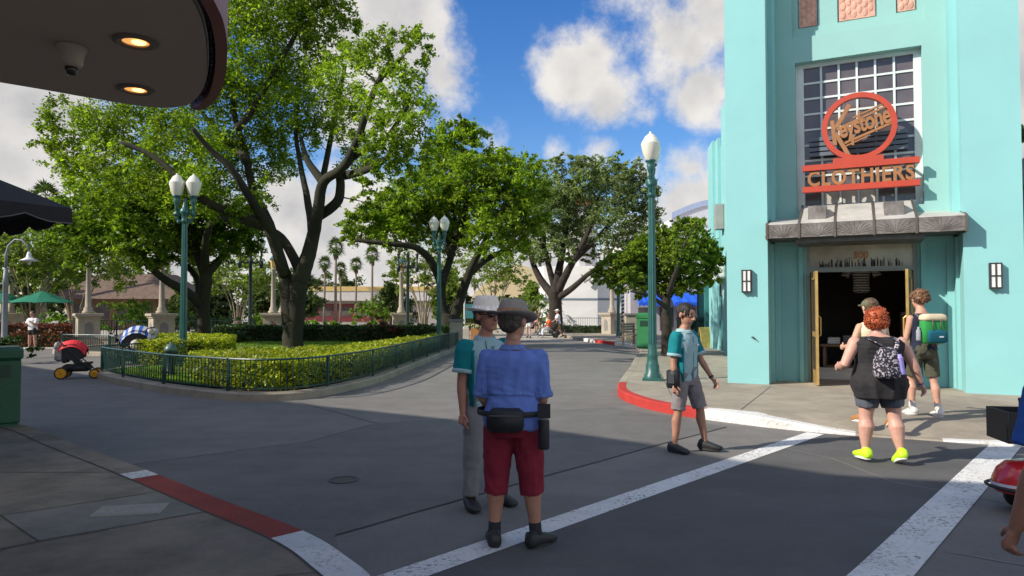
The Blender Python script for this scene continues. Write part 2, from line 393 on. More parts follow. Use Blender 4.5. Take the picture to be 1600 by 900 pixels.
# the white flare painted on the pavement beside the ramp
mb = MB(); A = k_in[i_w1:i_w2 + 1]; n = len(A)
B = [p + Vector((.1, .3, 0)) * (.9 * math.sin(math.pi * min(1, (i + .6) / n)) ** .7) for i, p in enumerate(A)]
for i, p in enumerate(B):
    t = min(1, (p - A[i]).length / 1.0); p.z = A[i].z + (.15 - A[i].z) * t + .004
A = [p + Vector((0, 0, .0035)) for p in A]; strip(mb, A, B); tag(mb.build('painted_flare', WHITE_K), kind='structure')
def pjoint(pxs, z=.1535, w=.014, m=None):
    q = [G(*p, .15) for p in pxs]; return line('pavement_joint', q, w, z, m or mat('dark_joint', (.1, .09, .075), .9))
pjoint([(1204, 604), (1158, 640)]); pjoint([(1138, 600), (1075, 600)]); pjoint([(1000, 585), (1140, 570)]); pjoint([(1010, 560), (1120, 552)]); pjoint([(990, 610), (1140, 602)])
pjoint([(1050, 620), (1020, 556)])

# --- left pavement
lout = spline(W((-30, 23, .12), (-22, 18, .12), (-14.5, 14.6, .12), (-10, 12.1, .12), (-6.85, 9.85, .12), (-5.2, 8.4, .12), (-3.62, 7.02, .12), (-2.45, 5.95, .12), (-1.5, 5.1, .12), (-1.05, 4.55, .12), (-.78, 4.1, .12), (-.55, 3.3, .12), (-.45, 2, .12), (-.4, -6, .12)), 6)
lin = offset_path(lout, -.24)
mb = MB(); strip(mb, lin, [Vector((-32, -6 + i * .02, .12)) for i in range(len(lin))]); tag(mb.build('pavement', CONC_D), kind='structure')
def lk(i0, i1, m):
    mb = MB(); A = lout[i0:i1 + 1]; B = lin[i0:i1 + 1]
    strip(mb, B, A, .1235, .1235); strip(mb, A, A, .1235, -.03); return tag(mb.build('kerb', m), kind='structure')
def lidx(x, y): return min(range(len(lout)), key=lambda i: (lout[i].x - x) ** 2 + (lout[i].y - y) ** 2)
j1, j2, j3 = lidx(-3.72, 7.1), lidx(-3.45, 6.87), lidx(-1.55, 5.13)
if j2 <= j1: j2 = j1 + 1
lk(0, j1, CONC_D); lk(j1, j2, WHITE_K); lk(j2, j3, RED_K); lk(j3, lidx(-.55, 3.3), WHITE_K); lk(lidx(-.55, 3.3), len(lout) - 1, CONC_D)
DJ = mat('left_joint', (.075, .068, .055), .9)
line('pavement_joint', [p + Vector((0, 0, .0035)) for p in offset_path(lout, -.25)[6:66]], .015, .1232, DJ)
for q in ([(350, 795), (60, 845), (-80, 880)], [(0, 805), (60, 846)], [(0, 806), (275, 764)], [(0, 858), (170, 828)], [(0, 738), (190, 738)], [(430, 900), (515, 893)]):
    line('pavement_joint', [G(*p, .12) for p in q], .012, .1226, DJ)
PATCH = ground_mat('repair_concrete', (.2, .18, .15), (.27, .245, .2), .12, .25)
sheet('pavement_patch', [G(62, 845, .12), G(2, 806, .12), G(275, 766, .12), G(347, 794, .12)], .1214, PATCH)
mb = MB(); c = G(204, 797, .1225)
for (w, h, zz) in ((.5, .3, .0),): mb.at((c.x, c.y, .1225), R(12)); mb.box((-w / 2, -h / 2, 0), (w / 2, h / 2, .006)); mb.box((-w / 2 + .03, -h / 2 + .03, .006), (w / 2 - .03, h / 2 - .03, .009)); mb.box((-.03, -.02, .009), (.03, .02, .0105))
tag(mb.build('access_cover', mat('cover_grey', (.3, .28, .24), .7, fine=.2, bscale=80)), 'small pale rectangular access cover set in the left pavement', 'access cover')
mb = MB(); c = G(537, 750)
mb.at((c.x, c.y, -.001)); mb.lathe([(.15, 0), (.15, .008), (.125, .008), (.125, .004), (.0, .004)], seg=28, cap=False)
tag(mb.build('manhole_cover', mat('iron_cover', (.035, .035, .037), .5, bump=.4, bscale=60)), 'small round dark iron manhole cover in the open asphalt', 'manhole cover')

# --- planter island
PL = spline(W((-10.7, 18.15), (-9.7, 16.9), (-8.65, 15.9), (-7.5, 14.85), (-6.3, 13.95), (-5.4, 13.4), (-4.7, 13.2), (-4.1, 13.45), (-3.75, 14.0), (-3.4, 15.2), (-3.09, 17.07), (-2.9, 20), (-2.75, 22.6), (-2.45, 27.5), (-2.2, 30.5), (-2.6, 33.4), (-4.5, 34.6), (-9, 35), (-15, 35.3), (-18.5, 33), (-18.6, 29), (-17.5, 27.2), (-15.6, 26.4), (-13.3, 25.4), (-11.3, 23.3), (-10.55, 21), (-10.75, 19.2)), 5, closed=True)
for p in PL: p.z = .15
n = len(PL); PLc = PL + [PL[0]]
pin = offset_path([PL[-1]] + PL + [PL[0], PL[1]], .28)[1:-1]
mb = MB(); 
low = [Vector((p.x, p.y, -.03)) for p in PLc]; mid = [Vector((p.x, p.y, .125)) for p in PLc]; top = [a.lerp(b, .1) + Vector((0, 0, .0)) for a, b in zip(PLc, pin)]
strip(mb, low, mid); strip(mb, mid, top); strip(mb, top, pin); strip(mb, pin, pin, .15, .05)
tag(mb.build('kerb', CONC), kind='structure')
SOIL = mat('soil', (.045, .032, .022), .95, .4, 6, .5, 30)
mb = MB(); mb.flat([(p.x, p.y) for p in pin[:-1]], .1); tag(mb.build('planting_soil', SOIL), kind='structure')

# --- lawn in the island: a mown sheet and its blades
GRASS = mat('lawn_green', (.12, .2, .022), .8, .35, 1.5, .5, 90, fine=.35)
lawn = [G(*p, .2) for p in ((300, 552), (330, 535), (480, 530), (640, 531), (640, 545), (560, 552), (420, 556))]
lawn_poly = [(-14.2, 30.5), (-12.5, 33.4), (-4.2, 33.4), (-3.4, 29), (-3.9, 24), (-4.6, 20), (-5.6, 18.3), (-7.0, 17.6), (-8.4, 18.4), (-8.6, 21.5), (-9.4, 24), (-12.3, 26)]
front_lawn = [(-10.3, 18.2), (-9.3, 17.0), (-7.4, 15.2), (-6.2, 14.4), (-5.6, 14.6), (-7.0, 16.6), (-8.3, 18.4), (-9.6, 19.3)]
def inside(p, poly):
    c = False; j = len(poly) - 1
    for i in range(len(poly)):
        if (poly[i][1] > p[1]) != (poly[j][1] > p[1]) and p[0] < (poly[j][0] - poly[i][0]) * (p[1] - poly[i][1]) / (poly[j][1] - poly[i][1]) + poly[i][0]: c = not c
        j = i
    return c
def grass(poly, z, count, hgt, w, name='lawn'):
    xs = [p[0] for p in poly]; ys = [p[1] for p in poly]; V = []
    mb = MB(); mb.flat(poly, z); base = tag(mb.build(name, GRASS), kind='structure')
    pts = []
    while len(pts) < count:
        q = (random.uniform(min(xs), max(xs)), random.uniform(min(ys), max(ys)))
        if inside(q, poly): pts.append(q)
    pts = np.array(pts); k = len(pts); a = rng.uniform(0, 6.283, k); h = hgt * rng.uniform(.5, 1.2, k); ln = rng.normal(0, .4, (k, 2)) * h[:, None]
    ax = np.stack([np.cos(a), np.sin(a)], 1) * w / 2
    v = np.zeros((k, 3, 3)); v[:, 0, :2] = pts - ax; v[:, 1, :2] = pts + ax; v[:, 2, :2] = pts + ln; v[:, :2, 2] = z; v[:, 2, 2] = z + h
    o = mesh_np('grass', v.reshape(-1, 3), np.arange(k * 3).reshape(-1, 3), leaf_mat('grass_blade', (.08, .16, .015), (.2, .31, .035), .3)); tag(o, kind='stuff')
grass(lawn_poly, .2, 30000, .07, .05); grass(front_lawn, .17, 9000, .06, .03)

# ------------------------------------------------------------------ fences
GREEN_M = mat('green_metal', (.010, .045, .038), .42, .15, 8)
def fence(path, label, z0, h=.62, step=.115, post=2.3, m=GREEN_M, rail=.018, name='railing'):
    pts = [Vector(p) for p in path]; base = pts[0].copy(); base.z = z0
    t = thing(name, label, 'railing', base)
    # resample
    out = []; acc = 0; L = [0]
    for i in range(1, len(pts)): L.append(L[-1] + (pts[i] - pts[i - 1]).length)
    def at(s):
        for i in range(1, len(pts)):
            if s <= L[i] or i == len(pts) - 1:
                k = (s - L[i - 1]) / max(L[i] - L[i - 1], 1e-6); p = pts[i - 1].lerp(pts[i], min(max(k, 0), 1)); return Vector((p.x, p.y, 0)) - Vector((base.x, base.y, 0))
    N = max(2, int(L[-1] / step)); q = [at(L[-1] * i / N) for i in range(N + 1)]
    mb = MB(); mb.tube([p + Vector((0, 0, h)) for p in q], (rail * 1.25), 6); mb.build('top_rail', m, t)
    mb = MB(); mb.tube([p + Vector((0, 0, .07)) for p in q], rail * .9, 5); mb.build('bottom_rail', m, t)
    mb = MB()
    for p in q[1:-1]: mb.box((p.x - .008, p.y - .008, .07), (p.x + .008, p.y + .008, h))
    tag(mb.build('baluster', m, t), kind='stuff')
    kk = max(1, int(L[-1] / post))
    for i in range(kk + 1):
        p = at(L[-1] * i / kk); mb = MB(); mb.box((p.x - .026, p.y - .026, 0), (p.x + .026, p.y + .026, h + .02)); mb.build('post', m, t)
    return t
ring = offset_path([PL[-1]] + PL + [PL[0], PL[1]], .14)[1:-1]
def rix(x, y): return min(range(len(ring)), key=lambda i: (ring[i].x - x) ** 2 + (ring[i].y - y) ** 2)
fence(ring[0:rix(-2.2, 30.5) + 1], 'low green metal railing curving along the front kerb of the planted island', .15)
fence((ring[rix(-17.5, 27.2):-1] + [ring[0]]), 'green railing curving round the stroller bay at the island left end', .15, .62)
bf = [gz(x, y) for x, y in ((105, 37), (160, 37.5), (215, 38), (330, 39), (400, 40))]
fence(bf, 'taller green wire railing behind the stone pedestals at left', 0, 1.15, .13)
fence([gz(845, 52), gz(885, 51.5), gz(930, 51), gz(952, 50.5)], 'dark metal railing in front of the white ship hull building', 0, 1.15, .16, 3, mat('dark_rail', (.05, .055, .06), .5))
# ------------------------------------------------------------------ the turquoise corner shop
TEAL = mat('teal_stucco', (.24, .515, .515), .8, .06, .7, .25, 120, fine=.035)
TEAL_L = mat('pale_teal_stucco', (.265, .485, .455), .8, .05, .7, .25, 120, fine=.035)
TEAL_D = mat('dark_teal_paint', (.03, .17, .16), .55)
PINK = mat('pink_carved_stone', (.62, .33, .25), .8, .2, 5, 1.0, 18)
WHITE_F = mat('window_white', (.62, .68, .66), .5, .05)
PANE = mat('window_glass', (.105, .088, .088), .14, .4, .9, spec=.6)
PANE_L = mat('pale_reflection_glass', (.5, .47, .42), .2, .25, 1.2, spec=.5)  # pale colour standing in for bright reflections in the glass
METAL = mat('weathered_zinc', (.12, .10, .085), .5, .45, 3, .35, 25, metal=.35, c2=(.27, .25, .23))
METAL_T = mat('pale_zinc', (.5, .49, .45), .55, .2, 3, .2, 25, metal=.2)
BRASS = mat('brass', (.55, .36, .12), .38, .2, 6, metal=.5)
DARKM = mat('dark_metal', (.03, .03, .032), .45)
P0 = G(1137, 598, .15); RZ = R(-26)
shop = thing('shop_building', 'turquoise art deco shop tower with recessed entrance and tall window', 'building', P0, RZ)
w = MB(); Z1 = 13.0
def sbox(a, b): w.box(a, b)
w.box((0, 0, 0), (.84, 8, Z1)); w.box((4.33, 0, 0), (5.27, 8, Z1))
w.box((.84, .38, 3.2), (.95, .9, Z1 - .01)); w.box((4.2, .38, 3.2), (4.33, .9, Z1 - .01))          # splayed steps beside the pilasters
w.box((.84, .62, 0), (.9, .9, 3.0)); w.box((4.27, .62, 0), (4.33, .9, 3.0))
w.build('wall', TEAL, shop)
w = MB(); zb = 3.55
w.box((.95, .9, zb), (1.36, 1.3, 7.0)); w.box((3.78, .9, zb), (4.2, 1.3, 7.0))
w.box((.95, .9, 7.0), (4.2, 1.3, 7.55)); w.box((1.36, .9, zb), (3.78, 1.3, 3.72))
w.box((.95, .9, 7.55), (1.3, 1.3, Z1 - .02)); w.box((3.86, .9, 7.55), (4.2, 1.3, Z1 - .02))
w.box((1.3, .97, 7.55), (3.86, 1.3, 7.68)); w.box((1.3, 1.03, 7.68), (3.86, 1.3, 7.8))
w.box((1.3, 1.12, 7.8), (3.86, 1.3, Z1 - .03))
for a, b in ((1.3, 1.42), (1.84, 2.22), (2.98, 3.34), (3.72, 3.86)): w.box((a, 1.06, 7.8), (b, 1.12, Z1 - .03))
w.build('recessed_panel', TEAL_L, shop)
w = MB()
for a, b in ((1.42, 1.84), (2.22, 2.98), (3.34, 3.72)):
    w.box((a + .03, 1.085, 7.84), (b - .03, 1.12, 10.5))
    nn = int((b - a) / .11)
    for i in range(nn):
        for k in range(14):
            x = a + .06 + (b - a - .12) * (i + .5) / nn; z = 7.95 + k * .19 + (i % 2) * .09
            w.ell((x, 1.085, z), (.055, .02, .085), 8, 5)
w.build('carved_panel', PINK, shop)
w = MB()                                                       # lower wall: beside the doors, inset panels
for sx in (0, 1):
    def X(v): return v if not sx else 5.17 - v
    def bb(x0, y0, z0, x1, y1, z1): a, b = sorted((X(x0), X(x1))); w.box((a, y0, z0), (b, y1, z1))
    bb(.9, .9, 0, 1.02, 1.3, 3.0); bb(1.02, .97, 0, 1.38, 1.3, 2.92); bb(1.38, .9, 0, 1.47, 1.3, 3.0); bb(1.02, .9, 2.92, 1.38, 1.3, 3.0)
    bb(1.47, 1.0, 0, 1.53, 1.3, 3.05)
w.box((.9, .9, 3.0), (4.27, 1.3, zb))
w.box((.84, 1.32, 6.9), (4.33, 8, Z1 - .05))
w.build('entrance_wall', TEAL, shop)
# tall window
fr = MB()
x0, x1, z0, z1 = 1.52, 3.64, 3.82, 6.92; yF = 1.1
fr.box((1.36, yF, 3.72), (1.52, 1.24, 7.0)); fr.box((3.64, yF, 3.72), (3.78, 1.24, 7.0)); fr.box((1.52, yF, 6.92), (3.64, 1.24, 7.0)); fr.box((1.52, yF - .06, 3.72), (3.64, 1.24, 3.84))
nc, nr = 6, 9
for i in range(1, nc): x = x0 + (x1 - x0) * i / nc; fr.box((x - .022, yF + .03, z0 + .02), (x + .022, yF + .1, z1))
for i in range(1, nr): z = z0 + (z1 - z0) * i / nr; fr.box((x0, yF + .034, z - .022), (x1, yF + .096, z + .022))
win = fr.build('window', WHITE_F, shop)
pn = MB(); pn.box((x0, yF + .06, z0), (x1, yF + .075, z1)); pn.build('pane', PANE, win)
bl = MB()
for i in range(nc):
    if i in (1, 2, 3): bl.box((x0 + (x1 - x0) * i / nc + .03, yF + .052, z0 + .05), (x0 + (x1 - x0) * (i + 1) / nc - .03, yF + .059, z0 + .31))
bl.build('pane_reflection', PANE_L, win)  # pale patches painted as the bright reflections in the lower panes
# grey louvred strips behind the sign
lv = MB()
for k in range(4): lv.box((1.62, 1.02, 4.92 + k * .11), (3.52, 1.09, 5.0 + k * .11))
lv.build('louvre', mat('blue_grey_louvre', (.12, .15, .19), .5, .1), shop)
# metal canopy
cp = MB(); ct = MB(); cs = MB(); xs = [.86, 1.48, 2.14, 2.83, 3.55, 4.35]; zt, zl = 3.33, 3.03
for i in range(5):
    a, b = xs[i] + .015, xs[i + 1] - .015
    cp.box((a, -.32, zl), (b, -.28, zt - .02))
    for k in range(-5, 6):                                     # fan of raised rays on each panel
        an = k * .26; cx = (a + b) / 2; r = .25
        ex = max(a + .02, min(b - .02, cx + math.sin(an) * r * 1.5)); ez = zl + .02 + math.cos(an) * r
        cp.tube([(cx, -.322, zl + .02), (ex, -.322, ez)], .006, 4)
    hi = 3.82 if i in (1, 2, 3) else 3.56; yb = .9
    ct.add([(a, -.32, zt), (b, -.32, zt), (b, yb, hi), (a, yb, hi), (a, -.32, zt - .02), (b, -.32, zt - .02), (b, yb, hi - .02), (a, yb, hi - .02)],
           [(0, 1, 2, 3), (7, 6, 5, 4), (4, 5, 1, 0), (1, 5, 6, 2), (2, 6, 7, 3), (3, 7, 4, 0)])
for i in range(6):
    x = xs[i]; hi = 3.85 if 1 <= i <= 4 else 3.59
    cs.add([(x - .02, -.34, zl - .02), (x + .02, -.34, zl - .02), (x + .02, -.34, zt + .01), (x - .02, -.34, zt + .01), (x - .02, .895, hi), (x + .02, .895, hi), (x - .02, .895, zl - .02), (x + .02, .895, zl - .02)],
           [(0, 1, 2, 3), (3, 2, 5, 4), (0, 3, 4, 6), (1, 7, 5, 2), (0, 6, 7, 1), (4, 5, 7, 6)])
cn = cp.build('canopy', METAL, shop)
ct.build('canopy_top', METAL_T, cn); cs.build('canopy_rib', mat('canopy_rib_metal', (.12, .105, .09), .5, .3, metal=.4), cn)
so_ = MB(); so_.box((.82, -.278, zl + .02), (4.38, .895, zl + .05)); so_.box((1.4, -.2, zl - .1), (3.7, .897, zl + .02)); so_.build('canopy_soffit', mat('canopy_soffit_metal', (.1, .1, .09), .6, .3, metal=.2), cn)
for i in (1, 3):
    rb = MB(); a, b = xs[i], xs[i + 1]; m_ = (a + b) / 2
    rb.add([(m_ - .17, -.16, 3.36), (m_ + .17, -.16, 3.36), (m_ + .17, -.1, 3.68), (m_ - .17, -.1, 3.68), (m_ - .17, .5, 3.6), (m_ + .17, .5, 3.6), (m_ + .17, .5, 3.72), (m_ - .17, .5, 3.72)],
           [(0, 1, 2, 3), (3, 2, 6, 7), (0, 3, 7, 4), (1, 5, 6, 2), (4, 7, 6, 5), (0, 4, 5, 1)]); rb.build('canopy_block', METAL, cn)
# doors, transom, number
df = MB(); dx0, dx1 = 1.53, 3.64
df.box((dx0, 1.02, 0), (dx0 + .07, 1.16, 3.02)); df.box((dx1 - .07, 1.02, 0), (dx1, 1.16, 3.02)); df.box((dx0 + .07, 1.02, 2.94), (dx1 - .07, 1.16, 3.02)); df.box((dx0 + .07, 1.01, 2.38), (dx1 - .07, 1.16, 2.47))
dfr = df.build('door_frame', mat('grey_green_frame', (.25, .3, .27), .5), shop)
tr = MB(); tr.box((dx0 + .07, 1.08, 2.47), (dx1 - .07, 1.1, 2.94)); tr.build('transom_pane', mat('transom_glass', (.42, .39, .31), .15, .35, 1.3, spec=.6), dfr)  # cream of the reflected soffit is put into the pane colour
tk = MB()
for i in range(90):
    x = random.uniform(dx0 + .25, dx1 - .25); tk.box((x, 1.07, 2.485), (x + random.uniform(.006, .018), 1.078, 2.54 + random.uniform(0, .17) * (1 - abs(x - 2.58) * .5)))
tk.build('transom_reflection', mat('reflection_black', (.02, .02, .022), .5), dfr)  # thin dark strips painted as the dark reflection low in the transom
vs_, fs_ = text_mesh('300', .2, .008, 0, .004)
nb = MB(); nb.M = Matrix.Translation((2.6, 1.06, 2.66)) @ Matrix.Rotation(R(90), 4, 'X'); nb.add(vs_, fs_); nb.build('door_number', mat('copper_number', (.5, .2, .06), .4, metal=.3), dfr)
def door_leaf(hx, side):
    a = R(82); 
    def T(u, v, z): return (hx + side * (-1) * (u * math.cos(a)) * -1 * 1.0, 1.0 - u * math.sin(a) + v, z)
    m = MB(); 
    def q(u0, u1, z0, z1, t=.05):
        p = []
        for z in (z0, z1):
            for (u, v) in ((u0, 0), (u1, 0), (u1, t), (u0, t)): 
                x = hx + side * (u * math.cos(a)) - side * v * math.sin(a) * -1; y = 1.0 - u * math.sin(a); p.append((x, y, z))
        m.add(p, [(3, 2, 1, 0), (4, 5, 6, 7), (0, 1, 5, 4), (1, 2, 6, 5), (2, 3, 7, 6), (3, 0, 4, 7)])
    q(0, .1, .02, 2.36); q(.82, .94, .02, 2.36); q(.1, .82, .02, .3); q(.1, .82, 2.2, 2.36); q(.1, .82, 1.0, 1.1)
    d = m.build('door', BRASS, shop)
    m = MB()
    def q2(u0, u1, z0, z1):
        p = []
        for z in (z0, z1):
            for (u, v) in ((u0, .015), (u1, .015), (u1, .03), (u0, .03)): p.append((hx + side * u * math.cos(a) + side * v, 1.0 - u * math.sin(a), z))
        m.add(p, [(3, 2, 1, 0), (4, 5, 6, 7), (0, 1, 5, 4), (1, 2, 6, 5), (2, 3, 7, 6), (3, 0, 4, 7)])
    q2(.1, .82, .3, 2.2); m.build('pane', mat('door_glass', (.06, .05, .04), .08, spec=.7), d)
    m = MB(); u = .84; bx = hx + side * u * math.cos(a) + side * .1; by = 1.0 - u * math.sin(a)
    m.tube([(bx - side * .06, by, 1.45), (bx, by, 1.4), (bx, by, 1.05), (bx - side * .06, by, 1.0)], .016, 6); m.build('handle', BRASS, d)
    return d
door_leaf(1.62, 1); door_leaf(3.55, -1)
# shop interior
it = MB(); it.box((.9, 1.32, -.01), (4.27, 8, .006)); it.build('shop_floor', mat('wood_floor', (.3, .17, .09), .35, .25, 2), shop)
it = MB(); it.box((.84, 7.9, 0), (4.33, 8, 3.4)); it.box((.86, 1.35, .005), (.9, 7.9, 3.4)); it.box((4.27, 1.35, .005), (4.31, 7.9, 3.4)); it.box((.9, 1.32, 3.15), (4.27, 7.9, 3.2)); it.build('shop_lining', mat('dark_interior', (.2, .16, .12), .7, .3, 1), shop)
shf = MB()
for k in range(4): shf.box((.91, 1.8, .45 + k * .55), (1.35, 7.5, .49 + k * .55))
for y in (1.8, 3.4, 5, 6.6): shf.box((.915, y, .01), (1.33, y + .05, 2.3))
sh1 = tag(shf.build('shelving', mat('shelf_wood', (.26, .15, .08), .5)), 'dark wooden shelving along the left wall inside the shop', 'shelf'); sh1.location = P0; sh1.rotation_euler = (0, 0, RZ)
cols = [(.6, .1, .07), (.8, .78, .72), (.08, .14, .35), (.2, .2, .2), (.65, .5, .12), (.3, .5, .55), (.75, .7, .64)]
def inshop(o): o.location = P0 + Matrix.Rotation(RZ, 3, 'Z') @ Vector(o.location); o.rotation_euler.z += RZ; return o
kk = 0
for k in range(4):
    for j in range(5):
        m = MB(); c = cols[(k * 5 + j * 3) % 7]; y = 2.0 + j * 1.05 + random.uniform(0, .3); z = .49 + k * .55
        for f in range(random.randint(3, 5)): m.box((.97, y, z + f * .05), (1.3, y + .3, z + f * .05 + .045), .015)
        o = m.build('folded_clothes', mat('cloth_%d' % ((k * 5 + j * 3) % 7), c, .9)); tag(o, 'small pile of folded clothes on the dark shop shelving', 'clothes pile', 'folded clothes on the shop shelves'); inshop(o)
tb = MB(); tb.box((1.75, 2.0, .72), (3.2, 3.1, .78), .01); 
for x in (1.8, 3.1):
    for y in (2.05, 3.0): tb.box((x, y, .0), (x + .06, y + .06, .72))
tb.box((1.8, 2.05, .25), (3.15, 3.05, .29))
inshop(tag(tb.build('display_table', mat('table_wood', (.22, .12, .06), .45)), 'wooden display table just inside the shop doors', 'table'))
for j in range(4):
    m = MB(); x = 1.9 + j * .32
    for f in range(3 + j % 2): m.box((x, 2.1, .781 + f * .05), (x + .26, 2.5, .826 + f * .05), .015)
    inshop(tag(m.build('folded_clothes', mat('cloth_%d' % ((j * 2 + 1) % 7), cols[(j * 2 + 1) % 7], .9)), 'folded clothes lying on the display table inside the doors', 'clothes pile', 'folded clothes on the display table'))
m = MB(); m.box((1.7, 1.75, .0), (2.5, 1.95, .22)); m.box((1.68, 1.72, .22), (2.52, 1.98, .26)); inshop(tag(m.build('display_step', mat('step_pale', (.62, .58, .5), .6)), 'low pale display step on the shop floor inside the left door', 'display step'))
# striped shirt on a dress form
mf = thing('mannequin', 'dress form wearing a white shirt with black pattern inside the shop', 'mannequin', P0 + Matrix.Rotation(RZ, 3, 'Z') @ Vector((2.62, 3.6, .78)), RZ)
m = MB(); m.lathe([(.2, 0), (.2, .03), (.02, .05), (.02, 1.25)], seg=12); m.build('stand', DARKM, mf)
m = MB(); m.rings([[(rx * math.cos(a), ry * math.sin(a), z) for a in [2 * math.pi * j / 18 for j in range(18)]] for rx, ry, z in ((.15, .1, 1.2), (.19, .13, 1.25), (.18, .12, 1.5), (.23, .14, 1.8), (.22, .12, 1.93), (.08, .07, 2.0), (.07, .06, 2.1))])
def pattern_mat():
    m_ = mat('patterned_cloth', (.8, .78, .75), .85); nt = m_.node_tree; b = nt.nodes['Principled BSDF']
    tc = nt.nodes.new('ShaderNodeTexCoord'); mp = nt.nodes.new('ShaderNodeMapping'); mp.inputs['Scale'].default_value = (6, 6, 1); nt.links.new(tc.outputs['Object'], mp.inputs[0])
    ck = nt.nodes.new('ShaderNodeTexWave'); ck.bands_direction = 'Z'; ck.inputs['Scale'].default_value = 5.0; ck.inputs['Distortion'].default_value = 2.2; ck.inputs['Detail'].default_value = 0; ck.inputs['Detail Scale'].default_value = 2; nt.links.new(mp.outputs[0], ck.inputs[0])
    cr = nt.nodes.new('ShaderNodeValToRGB'); cr.color_ramp.interpolation = 'CONSTANT'; cr.color_ramp.elements[0].color = (.8, .78, .75, 1); cr.color_ramp.elements[1].color = (.02, .02, .02, 1); cr.color_ramp.elements[1].position = .68
    nt.links.new(ck.outputs[0], cr.inputs[0]); nt.links.new(cr.outputs[0], b.inputs['Base Color']); return m_
PATM = pattern_mat(); sh_ = m.build('shirt', PATM, mf, True)
m = MB()
for s in (-1, 1): m.tube([(s * .2, 0, 1.88), (s * .3, .01, 1.75), (s * .36, .02, 1.6)], [.075, .09, .1], 10)
m.build('sleeve', PATM, sh_, True)
m = MB(); m.ell((0, 0, 2.2), (.09, .1, .13)); m.build('head_form', mat('gold_form', (.5, .33, .12), .4, metal=.6), mf, True)
rk = thing('clothes_rail', 'rail of dark hanging clothes on the right inside the shop', 'clothes rail', P0 + Matrix.Rotation(RZ, 3, 'Z') @ Vector((3.7, 3.1, .01)), RZ)
m = MB(); m.tube([(0, -1, 0), (0, -1, 1.6), (0, 1, 1.6), (0, 1, 0)], .02, 6); m.tube([(-.25, -1, .03), (.25, -1, .03)], .02, 6); m.tube([(-.25, 1, .03), (.25, 1, .03)], .02, 6); m.build('frame', DARKM, rk)
for i in range(12):
    m = MB(); y = -.9 + i * .16; m.box((-.24, y, .6 + .1 * (i % 3)), (.24, y + .09, 1.5), .03); m.build('garment', mat('cloth_%d' % (i % 7), cols[i % 7], .9), rk)
inshop_l = None

# sign: red ring with script lettering, and the word beneath between two red bars
SIGN_R = mat('sign_red', (.44, .052, .024), .45, .08, 3); SIGN_G = mat('sign_copper', (.32, .14, .05), .5, .15, 5, .1, 40)
sg = thing('shop_sign', 'round red shop sign with copper script lettering over a lettered red bar', 'sign', P0 + Matrix.Rotation(RZ, 3, 'Z') @ Vector((2.6, .66, 4.07)), RZ)
RC = 1.32; RR = .71                                             # ring centre above the sign's base, radius
m = MB(); N = 56; rs = []
for i in range(N):
    a = 2 * math.pi * i / N; c_, s_ = math.cos(a), math.sin(a); ro, ri = RR, RR - .105
    rs.append([(c_ * ro, -.06, RC + s_ * ro), (c_ * ri, -.06, RC + s_ * ri), (c_ * ri, .08, RC + s_ * ri), (c_ * ro, .08, RC + s_ * ro)])
m.rings(rs, close=True); m.build('ring', SIGN_R, sg)
m = MB(); m.box((-1.1, -.08, .46), (1.09, .06, .58)); m.box((-1.1, -.08, 0.0), (1.09, .06, .12)); m.box((-.5, -.07, .58), (.45, .05, .68)); m.build('bar', SIGN_R, sg)
def kz(x, y): return ((x - 435) / 258 * .70, RC + (298 - y - .1 * (x - 435)) / 225 * .70)
def stroke(mb, pts, wd, dep=.03):
    q = [Vector((kz(*p)[0], kz(*p)[1], 0)) for p in pts]
    for i in range(len(q) - 1):
        t = (q[i + 1] - q[i]).normalized(); nrm = Vector((-t.y, t.x, 0)) * wd / 2; e = t * wd * .25
        a, b = q[i] - (e if i else Vector()), q[i + 1] + (e if i < len(q) - 2 else Vector())
        ps = [a - nrm, b - nrm, b + nrm, a + nrm]; d = dep + i * .001
        mb.add([(p.x, -d, p.y) for p in ps] + [(p.x, d, p.y) for p in ps], [(3, 2, 1, 0)[::-1], (4, 5, 6, 7)[::-1], (0, 1, 5, 4), (1, 2, 6, 5), (2, 3, 7, 6), (3, 0, 4, 7)])
m = MB()
stroke(m, [(248, 258), (268, 428)], .075); stroke(m, [(278, 305), (372, 150)], .085, .034); stroke(m, [(272, 345), (362, 495)], .08, .037)
stroke(m, [(280, 320), (615, 165)], .045, .031); stroke(m, [(395, 240), (600, 148)], .03, .028)
stroke(m, [(335, 412), (660, 272)], .05, .031); stroke(m, [(340, 432), (495, 362)], .03, .028); stroke(m, [(392, 355), (392, 425)], .05, .036); stroke(m, [(437, 195), (437, 240)], .05, .036)
vs_, fs_ = text_mesh('eystone', .52, .04, .18, .014, .93)
ux = [v[0] for v in vs_]; wdt = max(ux) - min(ux); x_, z_ = kz(482, 322)
m.M = Matrix.Translation((x_, 0, z_ - .0)) @ Matrix.Rotation(R(90), 4, 'X') @ Matrix.Rotation(R(14.5), 4, 'Z') @ Matrix.Diagonal((1.0 / wdt, 1, 1, 1)) @ Matrix.Shear('XZ', 4, (0, 0))
m.add(vs_, fs_); m.build('script_lettering', SIGN_G, sg)
m = MB(); vs_, fs_ = text_mesh('CLOTHIERS', .42, .04, 0, .012, 1.12)
ux = [v[0] for v in vs_]; wdt = max(ux) - min(ux); cxm = (max(ux) + min(ux)) / 2
m.M = Matrix.Translation((-.0, 0, .14)) @ Matrix.Rotation(R(90), 4, 'X') @ Matrix.Diagonal((2.0 / wdt, 1.03, 1, 1)) @ Matrix.Translation((-cxm, 0, 0)); m.add(vs_, fs_)
X0 = None
for s in (-1, 1): pass
m.M = Matrix.Identity(4); m.build('capital_lettering', SIGN_G, sg)
m = MB()
for x in (-.9, 0, .9): m.box((x - .02, .06, .5), (x + .02, .36, .54))
m.build('bracket', DARKM, sg)

